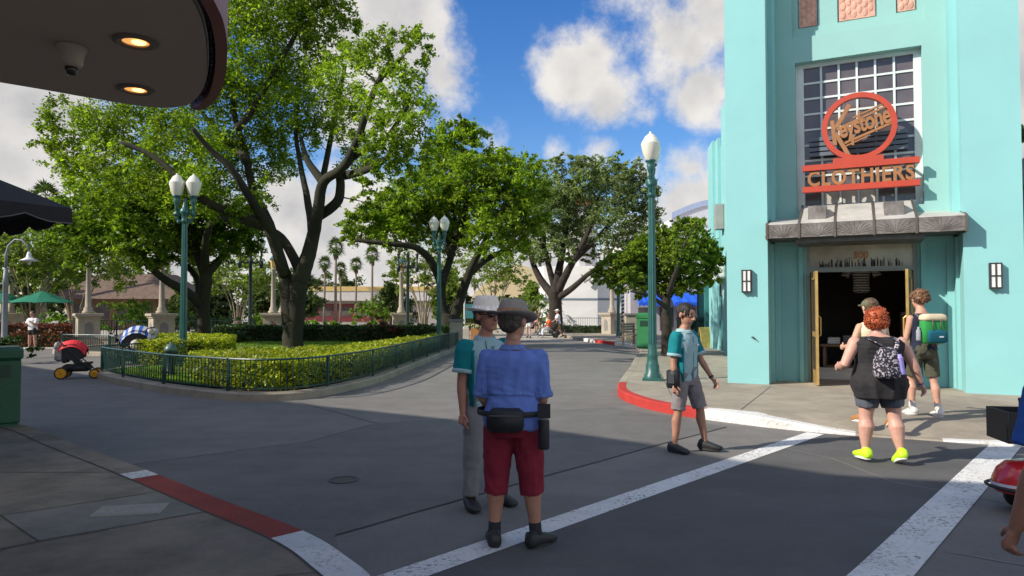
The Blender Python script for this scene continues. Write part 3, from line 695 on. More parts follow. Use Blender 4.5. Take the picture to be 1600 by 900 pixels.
# wall lamps on the pilasters
def wall_lamp(loc, rz, label, sc=1):
    t = thing('wall_lamp', label, 'wall lamp', loc, rz, None)
    m = MB(); m.box((-.1, -.1, 0), (.1, -.0, .03)); m.box((-.1, -.1, .45), (.1, 0, .48)); m.box((-.1, -.02, .03), (.1, 0, .45))
    for x in (-.1, -.012, .076): m.box((x, -.115, .0), (x + .024, -.09, .48))
    m.box((-.1, -.112, .225), (.1, -.092, .25)); m.build('frame', DARKM, t)
    m = MB(); m.box((-.085, -.1, .03), (.085, -.02, .45)); m.build('diffuser', mat('opal_glass', (.75, .74, .7), .3), t)
    t.scale = (sc,) * 3; return t
rot = Matrix.Rotation(RZ, 3, 'Z')
wall_lamp(P0 + rot @ Vector((.42, 0, 1.93)), RZ, 'black framed wall lamp on the shop pilaster left of the doors')
wall_lamp(P0 + rot @ Vector((4.82, 0, 1.95)), RZ, 'black framed wall lamp on the shop pilaster right of the doors')
m = MB(); m.tube([(0, 0, 0), (0, -.04, .0)], .02, 6); m.tube([(-.03, -.03, .01), (.05, -.03, -.03)], .012, 6); m.tube([(0.0, -.05, .0), (.06, -.05, -.05)], .01, 6)
o = tag(m.build('hose_tap', mat('old_bronze', (.08, .09, .08), .4, metal=.6)), 'small bronze tap on the turquoise wall below the left wall lamp', 'tap'); o.location = P0 + rot @ Vector((.53, 0, .98)); o.rotation_euler = (0, 0, RZ)

# ------------------------------------------------------------------ set-back turquoise wing along the side street
wing = thing('side_building', 'set-back turquoise wing with stepped pilasters along the side street', 'building', (7.9, 25.5, .14), math.atan2(5.5, .85) - R(90))
m = MB(); m.box((.0, -3.6, 0), (7, 5.6, 8.0)); m.box((-.12, 2.0, 0), (0, 5.0, 8.35)); m.box((-.24, 2.7, 0), (-.12, 4.2, 8.4)); m.box((-.12, -1.6, 0), (0, .9, 8.75)); m.box((-.22, -1.0, 0), (-.12, .3, 9.0)); m.build('wall', TEAL, wing)
m = MB(); m.box((-.07, 1.05, 0), (0, 1.95, 3.0)); m.box((-.3, 5.05, 0), (.0, 5.5, 2.9)); m.build('door', TEAL_D, wing)
m = MB(); m.box((-.5, -.32, 4.5), (-.24, .25, 5.4)); m.build('sign_box', mat('grey_sign_box', (.3, .3, .28), .6), wing)
m = MB(); m.box((-.6, -.2, 2.6), (-.24, .1, 3.4)); m.build('projecting_sign', mat('white_sign', (.75, .75, .72), .5), wing)
wl = Matrix.Rotation(wing.rotation_euler.z, 3, 'Z')
wall_lamp(wing.location + wl @ Vector((-.02, 1.5, 2.1)), wing.rotation_euler.z - R(90), 'small black wall lamp on the set-back turquoise wing', 1.1)
# pink neighbour at the right edge
pk = thing('pink_building', 'pink building glimpsed past the right side of the turquoise tower', 'building', (14.6, 19.4, 0), RZ)
m = MB(); m.box((0, 0, 0), (8, 6, 5.4)); m.build('wall', mat('pink_stucco', (.42, .2, .2), .8, .08, .6), pk)
m = MB(); m.box((-.1, -.1, 5.4), (8.1, 6.1, 6.2)); m.build('parapet', mat('pale_pink_stucco', (.6, .33, .32), .8), pk)
for i in range(5):
    for z0_, z1_ in ((1.0, 2.8), (3.3, 4.6)): m = MB(); m.box((.5 + i * 1.5, -.03, z0_), (1.6 + i * 1.5, -.0, z1_)); m.build('window', PANE, pk)

# ------------------------------------------------------------------ building with the marquee, behind and left of the viewer
SH_L = 8.2 / math.tan(SUN_E)
edge = [(p[0] - SH.x * SH_L, p[1] - SH.y * SH_L) for p in ((-40, 44), (-14.4, 21.2), (-3.6, 12.75), (.37, 10.25), (1.75, 9.05), (2.55, 8.05), (3.35, 7.35), (4.6, 7.0), (8, 6.3))]
tb_ = thing('corner_building', 'cream corner building whose marquee reaches over the left pavement', 'building', (-12, 3, 0))
m = MB(); m.prism([(p[0] + 12, p[1] - 3) for p in edge[::-1]] + [(-60, 38), (-60, -30), (0, -30)], 0, 8.2); m.build('wall', mat('cream_stucco', (.5, .44, .36), .8, .08, .5), tb_)
Q = lambda a: [(x * .64, y * .64) for x, y in a]
mq = Q([(-14, 1.2), (-11, 3.6), (-8.2, 5.6), (-5.6, 7.66), (-4.98, 8.2), (-4.42, 8.6), (-4.0, 8.52), (-3.62, 8.08), (-3.25, 7.4), (-2.96, 6.75), (-2.74, 6.18), (-2.58, 5.6), (-2.45, 4.6), (-2.5, 3), (-3.0, 1.2), (-4.2, -.2), (-6, -1)])
mqs = [(p.x, p.y) for p in spline(mq, 5)]
marq = thing('marquee', 'brown underside of a rounded marquee edged with a dark red fascia and neon', 'marquee', (-2.8, 4.2, 3.3))
loc = lambda L: [(x + 2.8, y - 4.2) for x, y in L]
SOF = mat('soffit_paint', (.46, .355, .27), .7, .04, .4)
m = MB(); m.prism(loc(mqs)[::-1], 0, .5); m.build('soffit', SOF, marq)
k0 = min(range(len(mqs)), key=lambda i: (mqs[i][0] + 3.98 * .64) ** 2 + (mqs[i][1] - 8.52 * .64) ** 2)
arc = [Vector((*p, 0)) for p in loc(mqs)][k0:-6]
FAS = mat('fascia_dark_red', (.22, .045, .04), .45, .1, 3)
m = MB(); o1 = offset_path(arc, .05); o2 = offset_path(arc, .118)
m.rings([[(a.x, a.y, -.015), (b.x, b.y, -.015), (b.x, b.y, .3), (a.x, a.y, .3)] for a, b in zip(o1, o2)]); m.build('fascia', FAS, marq)
m = MB(); o3 = offset_path(arc, .112)
m.rings([[(a.x, a.y, .3), (b.x, b.y, .3), (b.x, b.y, .52), (a.x, a.y, .52)] for a, b in zip(offset_path(arc, .005), o3)]); m.build('upper_band', mat('band_pale', (.45, .4, .37), .6), marq)
m = MB(); o4 = offset_path(arc, .012); m.rings([[(a.x, a.y, .02), (b.x, b.y, .02), (b.x, b.y, .06), (a.x, a.y, .06)] for a, b in zip(offset_path(arc, .003), o4)]); m.build('inner_trim', mat('trim_cream', (.6, .52, .45), .6), marq)
m = MB(); wv = []
for i, p in enumerate(offset_path(spline([tuple(p) for p in arc], 3), .03)): wv.append((p.x, p.y, .04 + .03 * math.sin(i * 1.9)))
m.tube(wv, .006, 5); m.tube([(p.x, p.y, .0 + .12) for p in offset_path(arc, .036)], .006, 5); m.build('neon_tube', mat('unlit_neon', (.06, .05, .05), .3), marq)
for i in range(2, len(arc) - 1, 1): m = MB(); a = o1[i]; b = offset_path(arc, .02)[i]; m.box((min(a.x, b.x) - .006, min(a.y, b.y) - .006, .07), (max(a.x, b.x) + .006, max(a.y, b.y) + .006, .09)); m.build('spacer', DARKM, marq)
WARM = mat('warm_lamp', (1, .7, .3), .5, emit=(1, .52, .16, 3.2))
def downlight(px, py, label):
    z = 3.3; c = G(px, py, z); t = thing('downlight', label, 'ceiling light', (c.x, c.y, z), 0, None)
    m = MB(); m.lathe([(.125, -.001), (.125, -.012), (.1, -.02), (.075, -.012), (.075, -.001)], seg=28, cap=False); m.build('trim_ring', mat('lamp_trim', (.16, .13, .1), .5), t)
    m = MB(); m.lathe([(.074, -.004), (.07, -.003), (.0, -.003)], seg=24, cap=False); m.build('lamp_reflector', mat('warm_reflector', (.8, .5, .2), .4, emit=(1, .42, .12, .75)), t)
    m = MB(); m.ell((0.012, .012, -.006), (.04, .04, .008), 16, 6); m.build('bulb', WARM, t, True)
downlight(212, 64, 'lit recessed downlight in the soffit, nearer the fascia top'); downlight(212, 139, 'lit recessed downlight in the soffit near its rounded tip')
c = G(112, 72, 3.3)
t = thing('dome_camera', 'small cream security camera hanging from the marquee soffit', 'camera', (c.x, c.y, 3.3))
m = MB(); m.lathe([(.085, 0), (.085, -.02), (.07, -.05), (.062, -.11), (.05, -.13)], seg=20); m.build('housing', mat('camera_cream', (.36, .31, .26), .5), t, True)
m = MB(); m.lathe([(.035, -.12), (.035, -.15), (.025, -.175), (.0, -.18)], seg=14); m.build('lens_dome', mat('lens_black', (.03, .025, .02), .15), t, True)

# ------------------------------------------------------------------ far buildings
def far_building(name, label, cat, X0, X1, Y, depth, h, c, roof=None):
    t = thing(name, label, cat, (X0, Y, 0)); m = MB(); m.box((0, 0, 0), (X1 - X0, depth, h)); m.build('wall', mat(name + '_wall', c, .8, .06, .2), t); return t
Y = 95.0; X = lambda px, y=Y: (px - 800) / F * y
d_ = far_building('diner_building', 'long low diner with a pale roof fascia and red front beyond the palms', 'building', X(452), X(700), Y, 12, 3.0, (.35, .32, .3))
m = MB(); m.box((-.6, -.8, 3.0), (X(700) - X(452) + .6, 12.5, 4.3)); m.build('roof', mat('diner_fascia', (.55, .52, .5), .6), d_)
m = MB(); m.box((-.5, -.9, 4.3), (X(700) - X(452) + .5, 12.4, 4.9)); m.build('roof_edge', mat('diner_gold', (.6, .42, .15), .6), d_)
m = MB(); m.box((1, -.05, .2), (X(640) - X(452), 0, 2.6)); m.build('shopfront', mat('diner_red', (.15, .02, .028), .5), d_)
for i in range(6): m = MB(); m.box((1.6 + i * 2.5, -.08, .9), (3.3 + i * 2.5, -.05, 2.2)); m.build('window', PANE, d_)
t = thing('domed_building', 'large pale building with a shallow curved roof behind the diner', 'building', (X(595, 130), 130, 0))
m = MB(); Wd = X(705, 130) - X(595, 130); prof = [(0, 0), (0, 4.6)] + [(Wd * k / 12, 4.6 + 3.6 * math.sin(math.pi * (.12 + .88 * k / 14))) for k in range(1, 13)] + [(Wd, 0)]
m.rings([[(x, y, z) for x, z in prof] for y in (0, 25)]); m.build('wall', mat('pale_hall', (.82, .74, .68), .7, .06, .2), t)
t = thing('yellow_building', 'pale yellow building with an arched roof edge behind the far trees', 'building', (X(735, 75), 75, 0))
Wd = X(858, 75) - X(735, 75); m = MB(); prof = [(0, 0), (0, 3)] + [(Wd * k / 12, 3 + 3.6 * math.sin(math.pi * k / 14)) for k in range(1, 13)] + [(Wd, 0)]
m.rings([[(x, y, z) for x, z in prof] for y in (0, 12)]); m.build('wall', mat('yellow_stucco', (.62, .5, .29), .8, .06, .2), t)
for x_ in (1, 5): m = MB(); m.box((x_, -.04, .1), (x_ + 1.2, 0, 2.3)); m.build('door', mat('brown_door', (.12, .07, .04), .6), t)
# white ship-shaped diner
YS = 56.0; ship = thing('ship_building', 'white ship hull building with a grey stripe behind the large far tree', 'building', (X(846, YS), YS, 0))
SW = mat('ship_white', (.84, .83, .83), .6, .05, .6); xr = X(1000, YS) - X(846, YS); xc = X(932, YS) - X(846, YS)
m = MB()
hull = lambda z, k: [(0 - k * .3, 1.2), (.5 - k * .4, -.2), (xc, -.6 - k * .3), (xr, .8), (xr, 7), (1, 7)]
m.rings([[(x, y, z) for x, y in hull(z, z / 6)] for z in (0, 2, 3.6, 5.2)]); m.build('hull', SW, ship)
m = MB(); m.rings([[(x + (.02 if x > 3 else -.03), y - .03, z) for x, y in hull(z, z / 6)] for z in (2.5, 2.66)], cap=False); m.build('stripe', mat('ship_stripe', (.18, .24, .3), .6), ship)
m = MB(); m.lathe([(1.5, 5.2), (1.25, 8.8), (1.6, 8.9), (1.6, 9.2), (1.1, 9.2), (1.1, 10.4)], (xc - 1.0, 3, 0), 18); m.build('deckhouse', mat('ship_tower', (.52, .5, .52), .6), ship)
m = MB(); m.lathe([(1.35, 10.4), (1.3, 10.6), (.5, 11.3), (.05, 11.6)], (xc - 1.0, 3, 0), 18); m.build('roof', mat('ship_roof', (.45, .12, .06), .6), ship)
m = MB(); m.tube([(xc + .8, 1, 5), (xc + .8, 1, 8.5)], .06, 6); m.tube([(xc + .8, 1, 7.6), (xc + 3.4, .2, 3.0)], .05, 6); m.build('mast', SW, ship)
m = MB(); m.tube([(xc - .3, -.95, 5.0), (xc - .6, -1.0, 4.2), (xc - 1.1, -1.0, 3.9)], .09, 6); m.tube([(xc - .5, -1.0, 4.5), (xc + .3, -1.0, 3.8)], .09, 6); m.tube([(xc - .95, -1.0, 4.1), (xc - 1.3, -1.0, 4.5)], .07, 6)
tag(m.build('anchor', mat('anchor_grey', (.25, .25, .25), .6), ship))
# brown roofed huts at far left
t = thing('brown_hut', 'brown timber hut with a wide shingle roof behind the left planting', 'building', (X(105, 62), 62, 0)); L_ = X(270, 62) - X(105, 62)
m = MB(); m.box((0, 0, 0), (L_, 6, 2.8)); m.build('wall', mat('hut_brown', (.2, .12, .075), .8, .25, 1), t)
m = MB(); m.rings([[(-1, -1.2, z) , (L_ + 1, -1.2, z), (L_ + 1, 7, z), (-1, 7, z)] if z < 3 else [(1.5, 2, z), (L_ - 1.5, 2, z), (L_ - 1.5, 4, z), (1.5, 4, z)] for z in (2.7, 5.0)]); m.build('roof', mat('shingle', (.13, .085, .06), .9, .3, 3, .6, 20), t)
for i in range(5): m = MB(); m.box((.6 + i * 1.9, -.05, .9), (1.8 + i * 1.9, 0, 2.2)); m.build('window', PANE, t)
# far shop with blue awnings beyond the small round tree
t = thing('awning_shop', 'low grey shop with bright blue awnings beyond the small tree', 'shop', (X(985, 46), 46, 0)); L_ = X(1130, 46) - X(985, 46)
m = MB(); m.box((0, 0, 0), (L_, 5, 3.4)); m.build('wall', mat('awning_shop_wall', (.42, .4, .42), .8), t)
for (a, b) in ((.05 * L_, .35 * L_), (.42 * L_, .98 * L_)):
    m = MB(); nn = 12; rs = []
    for i in range(nn + 1): x = a + (b - a) * i / nn; rs.append([(x, -.02, 2.9), (x, -1.5, 2.2 + .06 * (i % 2)), (x, -1.5, 1.95 + .08 * (i % 2)), (x, -.02, 2.75)])
    m.rings(rs); m.build('awning', mat('blue_awning', (.01, .1, .65), .7, .1), t)
for i in range(4): m = MB(); m.box((.5 + i * 1.4, -.04, .4), (1.4 + i * 1.4, 0, 1.9)); m.build('window', PANE, t)
t = thing('arched_roof_building', 'white building with a curved blue-white roof edge far beyond the wing', 'building', (X(1050, 90), 90, 0)); L_ = X(1180, 90) - X(1050, 90)
m = MB(); prof = [(0, 0), (0, 13.5)] + [(L_ * k / 12, 13.5 + 1.8 * math.sin(math.pi * k / 14)) for k in range(1, 13)] + [(L_, 0)]; m.rings([[(x, y, z) for x, z in prof] for y in (0, 10)]); m.build('wall', mat('arched_white', (.6, .6, .66), .6), t)
m = MB(); m.rings([[(x, -.2, z + dz) , (x, 0, z + dz), (x, 0, z + dz + .7), (x, -.2, z + dz + .7)] for (x, z) in prof[1:-1] for dz in (0.02,)]); m.build('roof_edge', mat('arched_edge', (.35, .42, .6), .6), t)
# ------------------------------------------------------------------ plants
BARK = mat('dark_bark', (.024, .018, .013), .95, .4, 3, 1.0, 9, c2=(.045, .034, .025))
BARK_M = mat('mossy_bark', (.02, .015, .011), .95, .3, .8, 1.0, 9, c2=(.036, .036, .014))
BARK_P = mat('pale_bark', (.3, .24, .17), .85, .3, 4, .4, 20)
BARK_PALM = mat('palm_bark', (.19, .15, .11), .9, .3, 6, .6, 14)
LEAF_A = leaf_mat('broad_leaf', (.06, .12, .010), (.27, .39, .03), .48)
LEAF_B = leaf_mat('dark_leaf', (.045, .10, .01), (.2, .32, .028), .45)
LEAF_C = leaf_mat('oak_leaf', (.09, .13, .058), (.27, .345, .165), .5)
LEAF_D = leaf_mat('glossy_leaf', (.05, .095, .012), (.23, .31, .035), .42)
LEAF_Y = leaf_mat('yellow_green_leaf', (.10, .16, .008), (.38, .41, .02), .35)
LEAF_H = leaf_mat('hedge_leaf', (.018, .045, .01), (.06, .11, .02), .25)
LEAF_R = leaf_mat('red_leaf', (.05, .02, .012), (.19, .06, .035), .25)
LEAF_M = leaf_mat('myrtle_leaf', (.06, .115, .015), (.20, .27, .04), .42)
LEAF_F = leaf_mat('far_leaf', (.035, .06, .02), (.11, .155, .045), .3)
LEAF_PALM = leaf_mat('palm_leaf', (.03, .06, .015), (.09, .15, .03), .25)
LEAF_BR = leaf_mat('bright_leaf', (.07, .16, .015), (.2, .36, .03), .4)

def leaf_quads(C, size, up=.55, jit=.55, asp=.5, droop=0.0):
    """one rhombic leaf per centre, its own island, turned at random with its face mostly to the sky"""
    k = len(C); n = rng.normal(0, 1, (k, 3)); n[:, 2] = np.abs(n[:, 2]) + up; n /= np.linalg.norm(n, axis=1, keepdims=True)
    a = rng.normal(0, 1, (k, 3)); a[:, 2] -= droop; t = a - n * (a * n).sum(1, keepdims=True); t /= np.linalg.norm(t, axis=1, keepdims=True) + 1e-9
    b = np.cross(n, t); L = size * rng.uniform(1 - jit, 1 + jit, (k, 1)) / 2
    V = np.stack([C - t * L, C + b * L * asp - t * L * .1, C + t * L * 1.05 - n * L * .25, C - b * L * asp - t * L * .1], 1)
    return V.reshape(-1, 3), np.arange(k * 4).reshape(-1, 4)
def ball(k, p=2.2):
    d = rng.normal(0, 1, (k, 3)); d /= np.linalg.norm(d, axis=1, keepdims=True); return d * rng.uniform(0, 1, (k, 1)) ** (1 / p)
def crown_from(blobs, n_cl, per, leaf, mat_, parent, base, flat=.7, spread=.3, twig=None, limbpts=None, droop=.4, up=.5):
    """blobs: (centre, radius[, radius in depth]); clusters in each by volume, leaves in each cluster"""
    vol = np.array([b[1] ** 2 for b in blobs]); cnt = np.maximum(1, (n_cl * vol / vol.sum()).astype(int))
    Cs, Rs = [], []
    for b, k in zip(blobs, cnt):
        c = np.array(b[0]); r = b[1]; q = ball(k, 3.2) * np.array([r, r * (b[2] if len(b) > 2 else 1), r * .92])
        Cs.append(c + q); Rs.append(np.full(k, r * spread) * rng.uniform(.7, 1.35, k))
    Cs = np.concatenate(Cs); Rs = np.concatenate(Rs)
    C = np.repeat(Cs, per, 0); r_ = np.repeat(Rs, per)[:, None]
    outw = (Cs - np.concatenate([np.repeat(np.array(b[0])[None], k, 0) for b, k in zip(blobs, cnt)])) / (Rs[:, None] / spread); ax = np.repeat(rng.normal(0, .6, (len(Cs), 3)) + outw * 1.5 + np.array([0, 0, .1]), per, 0); ax /= np.linalg.norm(ax, axis=1, keepdims=True)
    q = rng.normal(0, .36, (len(C), 3)) + ax * rng.normal(.25, .75, (len(C), 1)); q = q * r_ * np.array([1, 1, flat]); q[:, 2] -= droop * np.minimum(1, (q[:, 0] ** 2 + q[:, 1] ** 2) / (r_[:, 0] ** 2 + 1e-6)) * r_[:, 0] * .5
    V, Fq = leaf_quads(C + q, leaf, up=up, droop=droop)
    mesh_np('crown', V - np.array(base), Fq, mat_, parent)
    if twig is not None:
        mb, LP, LR = twig
        LPn = np.array(LP)
        order = rng.permutation(len(Cs))[: int(len(Cs) * .6)]
        for i in order:
            c = Cs[i]; dd = ((LPn - c) ** 2).sum(1); j = int(dd.argmin()); a = Vector(LPn[j]); e = Vector(c)
            dist = (e - a).length
            if dist < .1 or dist > 3.5: continue
            mid = a.lerp(e, .5) + Vector((random.uniform(-.1, .1), random.uniform(-.1, .1), random.uniform(-.02, .16))) * dist
            r0 = min(LR[j] * .55, .012 + dist * .016); B = Vector(base)
            mb.tube([a - B, mid - B, e - B], [r0, r0 * .6, r0 * .25], 4, cap=False)
            LPn = np.vstack([LPn, np.array(mid)[None], np.array(e)[None]]); LR += [r0 * .6, r0 * .3]
def tree(name, label, base, limbs, blobs, n_cl, per, leaf, lm, bark=BARK, cat='tree', group=None, flat=.7, spread=.3, twigs=True, droop=.4, seg=9, up=.5):
    """limbs: ([points], r0, r1) in metres; trunk and limbs are one mesh, the leaves another"""
    t = thing(name, label, cat, base, 0, group); mb = MB(); LP, LR = [], []; B = Vector(base)
    for pts, r0, r1 in limbs:
        sp = spline(pts, 5); m = len(sp); rr = [r0 + (r1 - r0) * (i / (m - 1)) ** .8 for i in range(m)]
        for i, p in enumerate(sp):
            if 0 < i < m - 1: sp[i] = p + Vector((random.uniform(-1, 1), random.uniform(-1, 1), 0)) * rr[i] * .05
        mb.tube([p - B for p in sp], rr, seg); LP += [tuple(p) for p in sp]; LR += rr
    crown_from(blobs, n_cl, per, leaf, lm, t, base, flat, spread, (mb, LP, LR) if twigs else None, droop=droop, up=up)
    mb.build('trunk', bark, t, True); return t
def px_tree(name, label, Y, base_px, limbs, blobs, *a, z0=.15, depth=.9, **k):
    base = P(base_px[0], base_px[1], Y); base.z = z0
    LL = [([P(p[0], p[1], Y + (p[2] if len(p) > 2 else 0)) for p in pts], r0 * Y / F, r1 * Y / F) for pts, r0, r1 in limbs]
    LL[0][0][0].z = z0 - .1
    BB = [(tuple(P(b[0], b[1], Y + (b[3] if len(b) > 3 else 0))), b[2] * (Y + (b[3] if len(b) > 3 else 0)) / F, depth) for b in blobs]
    return tree(name, label, tuple(base), LL, BB, *a, **k)

px_tree('shade_tree', 'tallest spreading tree with a dark forked trunk on the island lawn', 27, (457, 545),
    [([(457, 548), (458, 520), (462, 490), (466, 455), (470, 430)], 17, 13),
     ([(455, 505), (448, 455), (443, 425, .3), (420, 350, .8), (396, 298, 1), (383, 238, 1.4), (366, 175, 1.8), (360, 110, 2)], 14, 3),
     ([(468, 440), (480, 405), (489, 372), (497, 330, -.6), (505, 285, -1), (535, 262, -1.6), (560, 215, -2.4), (590, 130, -3.6), (630, 90, -4.4)], 14, 3),
     ([(489, 370), (485, 340, .6), (478, 300, 1), (470, 260, 1.6), (462, 200, 2), (470, 120, 2.4)], 8, 2.5),
     ([(494, 340), (525, 318, -.5), (532, 290, -.8), (528, 262, -1)], 9, 6),
     ([(446, 430), (418, 350, -.6), (400, 345, -1), (355, 330, -2), (318, 312, -2.6), (285, 282, -3), (240, 245, -3), (190, 222, -3)], 10, 3),
     ([(440, 385), (410, 340, -1), (385, 300, -2), (360, 262, -2.4), (330, 235, -2.6), (300, 200, -3)], 9, 3),
     ([(470, 425), (440, 372, 1), (400, 352, 1.6), (350, 342, 2.4), (300, 322, 3)], 9, 3),
     ([(505, 285), (480, 250, .5), (470, 215, 1)], 8, 3), ([(532, 275), (565, 268, -2), (600, 250, -4), (630, 215, -5)], 8, 2.5),
     ([(540, 258), (560, 240, -2), (600, 220, -2.6), (640, 160, -3)], 7, 2.5), ([(372, 200), (395, 170, .6), (430, 110, 0), (470, 40, 0)], 7, 3),
     ([(385, 250), (350, 215, 2.6), (310, 170, 3)], 7, 3), ([(470, 440), (500, 300, 2.5), (520, 200, 3), (540, 100, 3)], 8, 3)],
    [(100, 190, 42), (130, 225, 55), (185, 190, 60), (240, 200, 66, 1), (160, 275, 48, -1), (105, 255, 40), (215, 260, 50, -2), (290, 220, 60, -1), (75, 220, 25),
     (290, 110, 75, 1), (370, 80, 80, 0), (445, 60, 78, 1), (500, 30, 48, 0), (420, -30, 90), (330, -20, 80), (480, -30, 60),
     (350, 180, 72, 2), (420, 160, 70, 2), (480, 150, 66, 1), (530, 110, 52, -1), (350, 265, 52, 1.5), (400, 240, 50, 2.2),
     (590, 85, 46, -3.5), (640, 72, 34, -4.5), (655, 110, 30, -4.5), (610, 150, 50, -5), (560, 180, 42, -1), (625, 205, 46, -5.5), (600, 240, 44, -6), (555, 60, 36, 0), (645, 160, 32, -1),
     (555, 235, 36, 1.5), (640, 255, 30, -5), (590, 285, 28, -6), (655, 225, 34, -4), (665, 278, 28, -4), (628, 302, 28, -5), (575, 312, 22, 0), (400, 300, 34, -1), (150, 320, 30, -2), (300, 300, 46, -2.6), (350, 330, 30, -2), (255, 310, 36, -2.4), (500, 205, 40, 2.4), (440, 250, 34, 2.6), (520, 15, 30)],
    2400, 54, .128, LEAF_A, BARK_M, spread=.22, flat=.85, droop=.5)
px_tree('shade_tree', 'broad leafy tree behind the left twin globe lamp, trunk leaning two ways', 31, (316, 532),
    [([(316, 536), (318, 500), (318, 470), (322, 440), (320, 420)], 11, 9), ([(317, 480), (290, 455, -.6), (262, 440, -1), (232, 415, -1.4), (205, 385, -1.8), (190, 350, -2)], 8.5, 3),
     ([(321, 430), (335, 415), (350, 398, .6), (362, 385, 1)], 9, 3), ([(320, 425), (300, 380, 1), (280, 340, 1.4)], 9, 3), ([(320, 420), (322, 370, -1), (340, 330, -1)], 8, 3), ([(314, 470), (305, 430, 1.5), (270, 400, 2)], 8, 3)],
    [(250, 335, 62), (180, 340, 55, -1), (120, 330, 48), (310, 345, 56, 1), (370, 350, 40, 1), (140, 375, 42, -1), (220, 375, 42, -2), (300, 385, 36, 2), (200, 300, 50), (285, 300, 50), (385, 375, 26, 1), (95, 360, 32), (345, 390, 24), (240, 395, 26, 1)],
    1150, 50, .18, LEAF_B, BARK_M, spread=.24)
px_tree('shade_tree', 'bushy two stemmed tree beside the middle twin globe lamp', 37, (705, 512),
    [([(704, 520), (703, 505), (702, 490)], 16, 13), ([(698, 500), (690, 470), (692, 440), (705, 400, .5), (712, 370, .5), (708, 310, 1)], 9.5, 3), ([(708, 500), (718, 470), (732, 430, -.6), (745, 400, -1), (765, 365, -1.4), (790, 320, -2)], 10, 3),
     ([(691, 445), (680, 420, -.6), (665, 398, -1), (645, 385, -1.4), (620, 382, -1.8), (580, 378, -2), (555, 375, -2)], 8, 2.5), ([(735, 425), (760, 405, 1), (790, 390, 1.4), (820, 370, 2)], 7, 2.5), ([(705, 400), (690, 350, 1), (670, 310, 1)], 7, 2.5), ([(712, 370), (730, 310, -.5), (715, 230, 0)], 6, 2)],
    [(708, 222, 36), (740, 212, 24), (695, 262, 44, 1), (660, 300, 46), (730, 275, 46, -1), (770, 262, 38), (800, 285, 42, -1), (825, 262, 24), (835, 300, 26), (780, 325, 50, -1), (720, 335, 48, 1), (670, 345, 40, 1), (625, 335, 40), (595, 350, 34), (560, 352, 30, -1), (545, 365, 18), (610, 372, 26, -1),
     (815, 345, 38), (840, 340, 20), (760, 370, 34, -2), (700, 375, 30, 2), (720, 195, 16), (600, 322, 26), (640, 370, 22), (805, 385, 22)],
    1500, 46, .185, LEAF_A, BARK_M, spread=.23)
px_tree('oak_tree', 'grey green oak with a wide dark fork in front of the white ship building', 50, (868, 500),
    [([(868, 508), (868, 490), (867, 470), (866, 456)], 11, 10), ([(866, 462), (850, 445, .6), (836, 420, 1), (828, 395, 1), (820, 360)], 8, 2.5), ([(867, 458), (872, 430), (878, 400, .6), (885, 350, 1), (880, 300)], 9, 2.5), ([(868, 462), (884, 430, -.5), (900, 400, -1), (920, 360, -1), (935, 310)], 8, 2.5),
     ([(870, 466), (892, 452, -1), (915, 432, -1.5), (940, 412, -2), (965, 385, -2)], 6, 2), ([(896, 408), (930, 375), (970, 330), (990, 290)], 5, 2), ([(868, 455), (856, 410), (850, 370), (858, 320)], 6, 2)],
    [(875, 290, 40), (915, 275, 34), (945, 265, 26), (985, 268, 26), (965, 300, 40), (1000, 305, 30), (905, 320, 40, 1), (860, 330, 38), (835, 320, 26), (1010, 335, 26), (950, 345, 36, -1), (900, 365, 34, 2), (850, 375, 32), (825, 365, 24), (995, 365, 30), (960, 385, 24, -1), (1018, 300, 14), (840, 400, 20), (920, 395, 18, 2), (870, 255, 16), (905, 250, 18), (965, 250, 14), (812, 385, 14), (885, 400, 18, -1), (1000, 395, 18)],
    1500, 36, .2, LEAF_C, BARK, spread=.2, flat=.7)
px_tree('ficus_tree', 'small round dense tree on the right pavement behind the tall street lamp', 24, (1042, 540),
    [([(1042, 545), (1042, 510), (1040, 480), (1042, 462)], 9, 7), ([(1041, 470), (1020, 450), (995, 435), (970, 425)], 5, 2), ([(1041, 470), (1060, 445), (1085, 430), (1110, 420)], 5, 2), ([(1042, 465), (1040, 430, .8), (1030, 390, 1)], 5, 2), ([(1042, 465), (1058, 420, -1), (1070, 380, -1)], 5, 2), ([(1040, 480), (1015, 462, -1), (985, 455, -1.2)], 4, 1.5)],
    [(1045, 378, 26), (1080, 368, 26), (1015, 388, 26), (1060, 400, 30, -.6), (985, 402, 24), (958, 418, 22), (1000, 422, 28, .5), (1098, 392, 24), (1116, 412, 18), (1075, 430, 24), (1030, 425, 26, .5), (1112, 432, 16), (940, 432, 15), (935, 420, 10), (965, 445, 16), (1000, 452, 14), (985, 435, 18, -1), (1040, 450, 14), (1062, 450, 14), (1092, 352, 13), (1058, 352, 12), (1122, 396, 10), (1030, 362, 12), (1000, 380, 14), (970, 400, 12), (1090, 450, 12), (1075, 345, 9)],
    1300, 28, .125, LEAF_D, BARK, spread=.22)

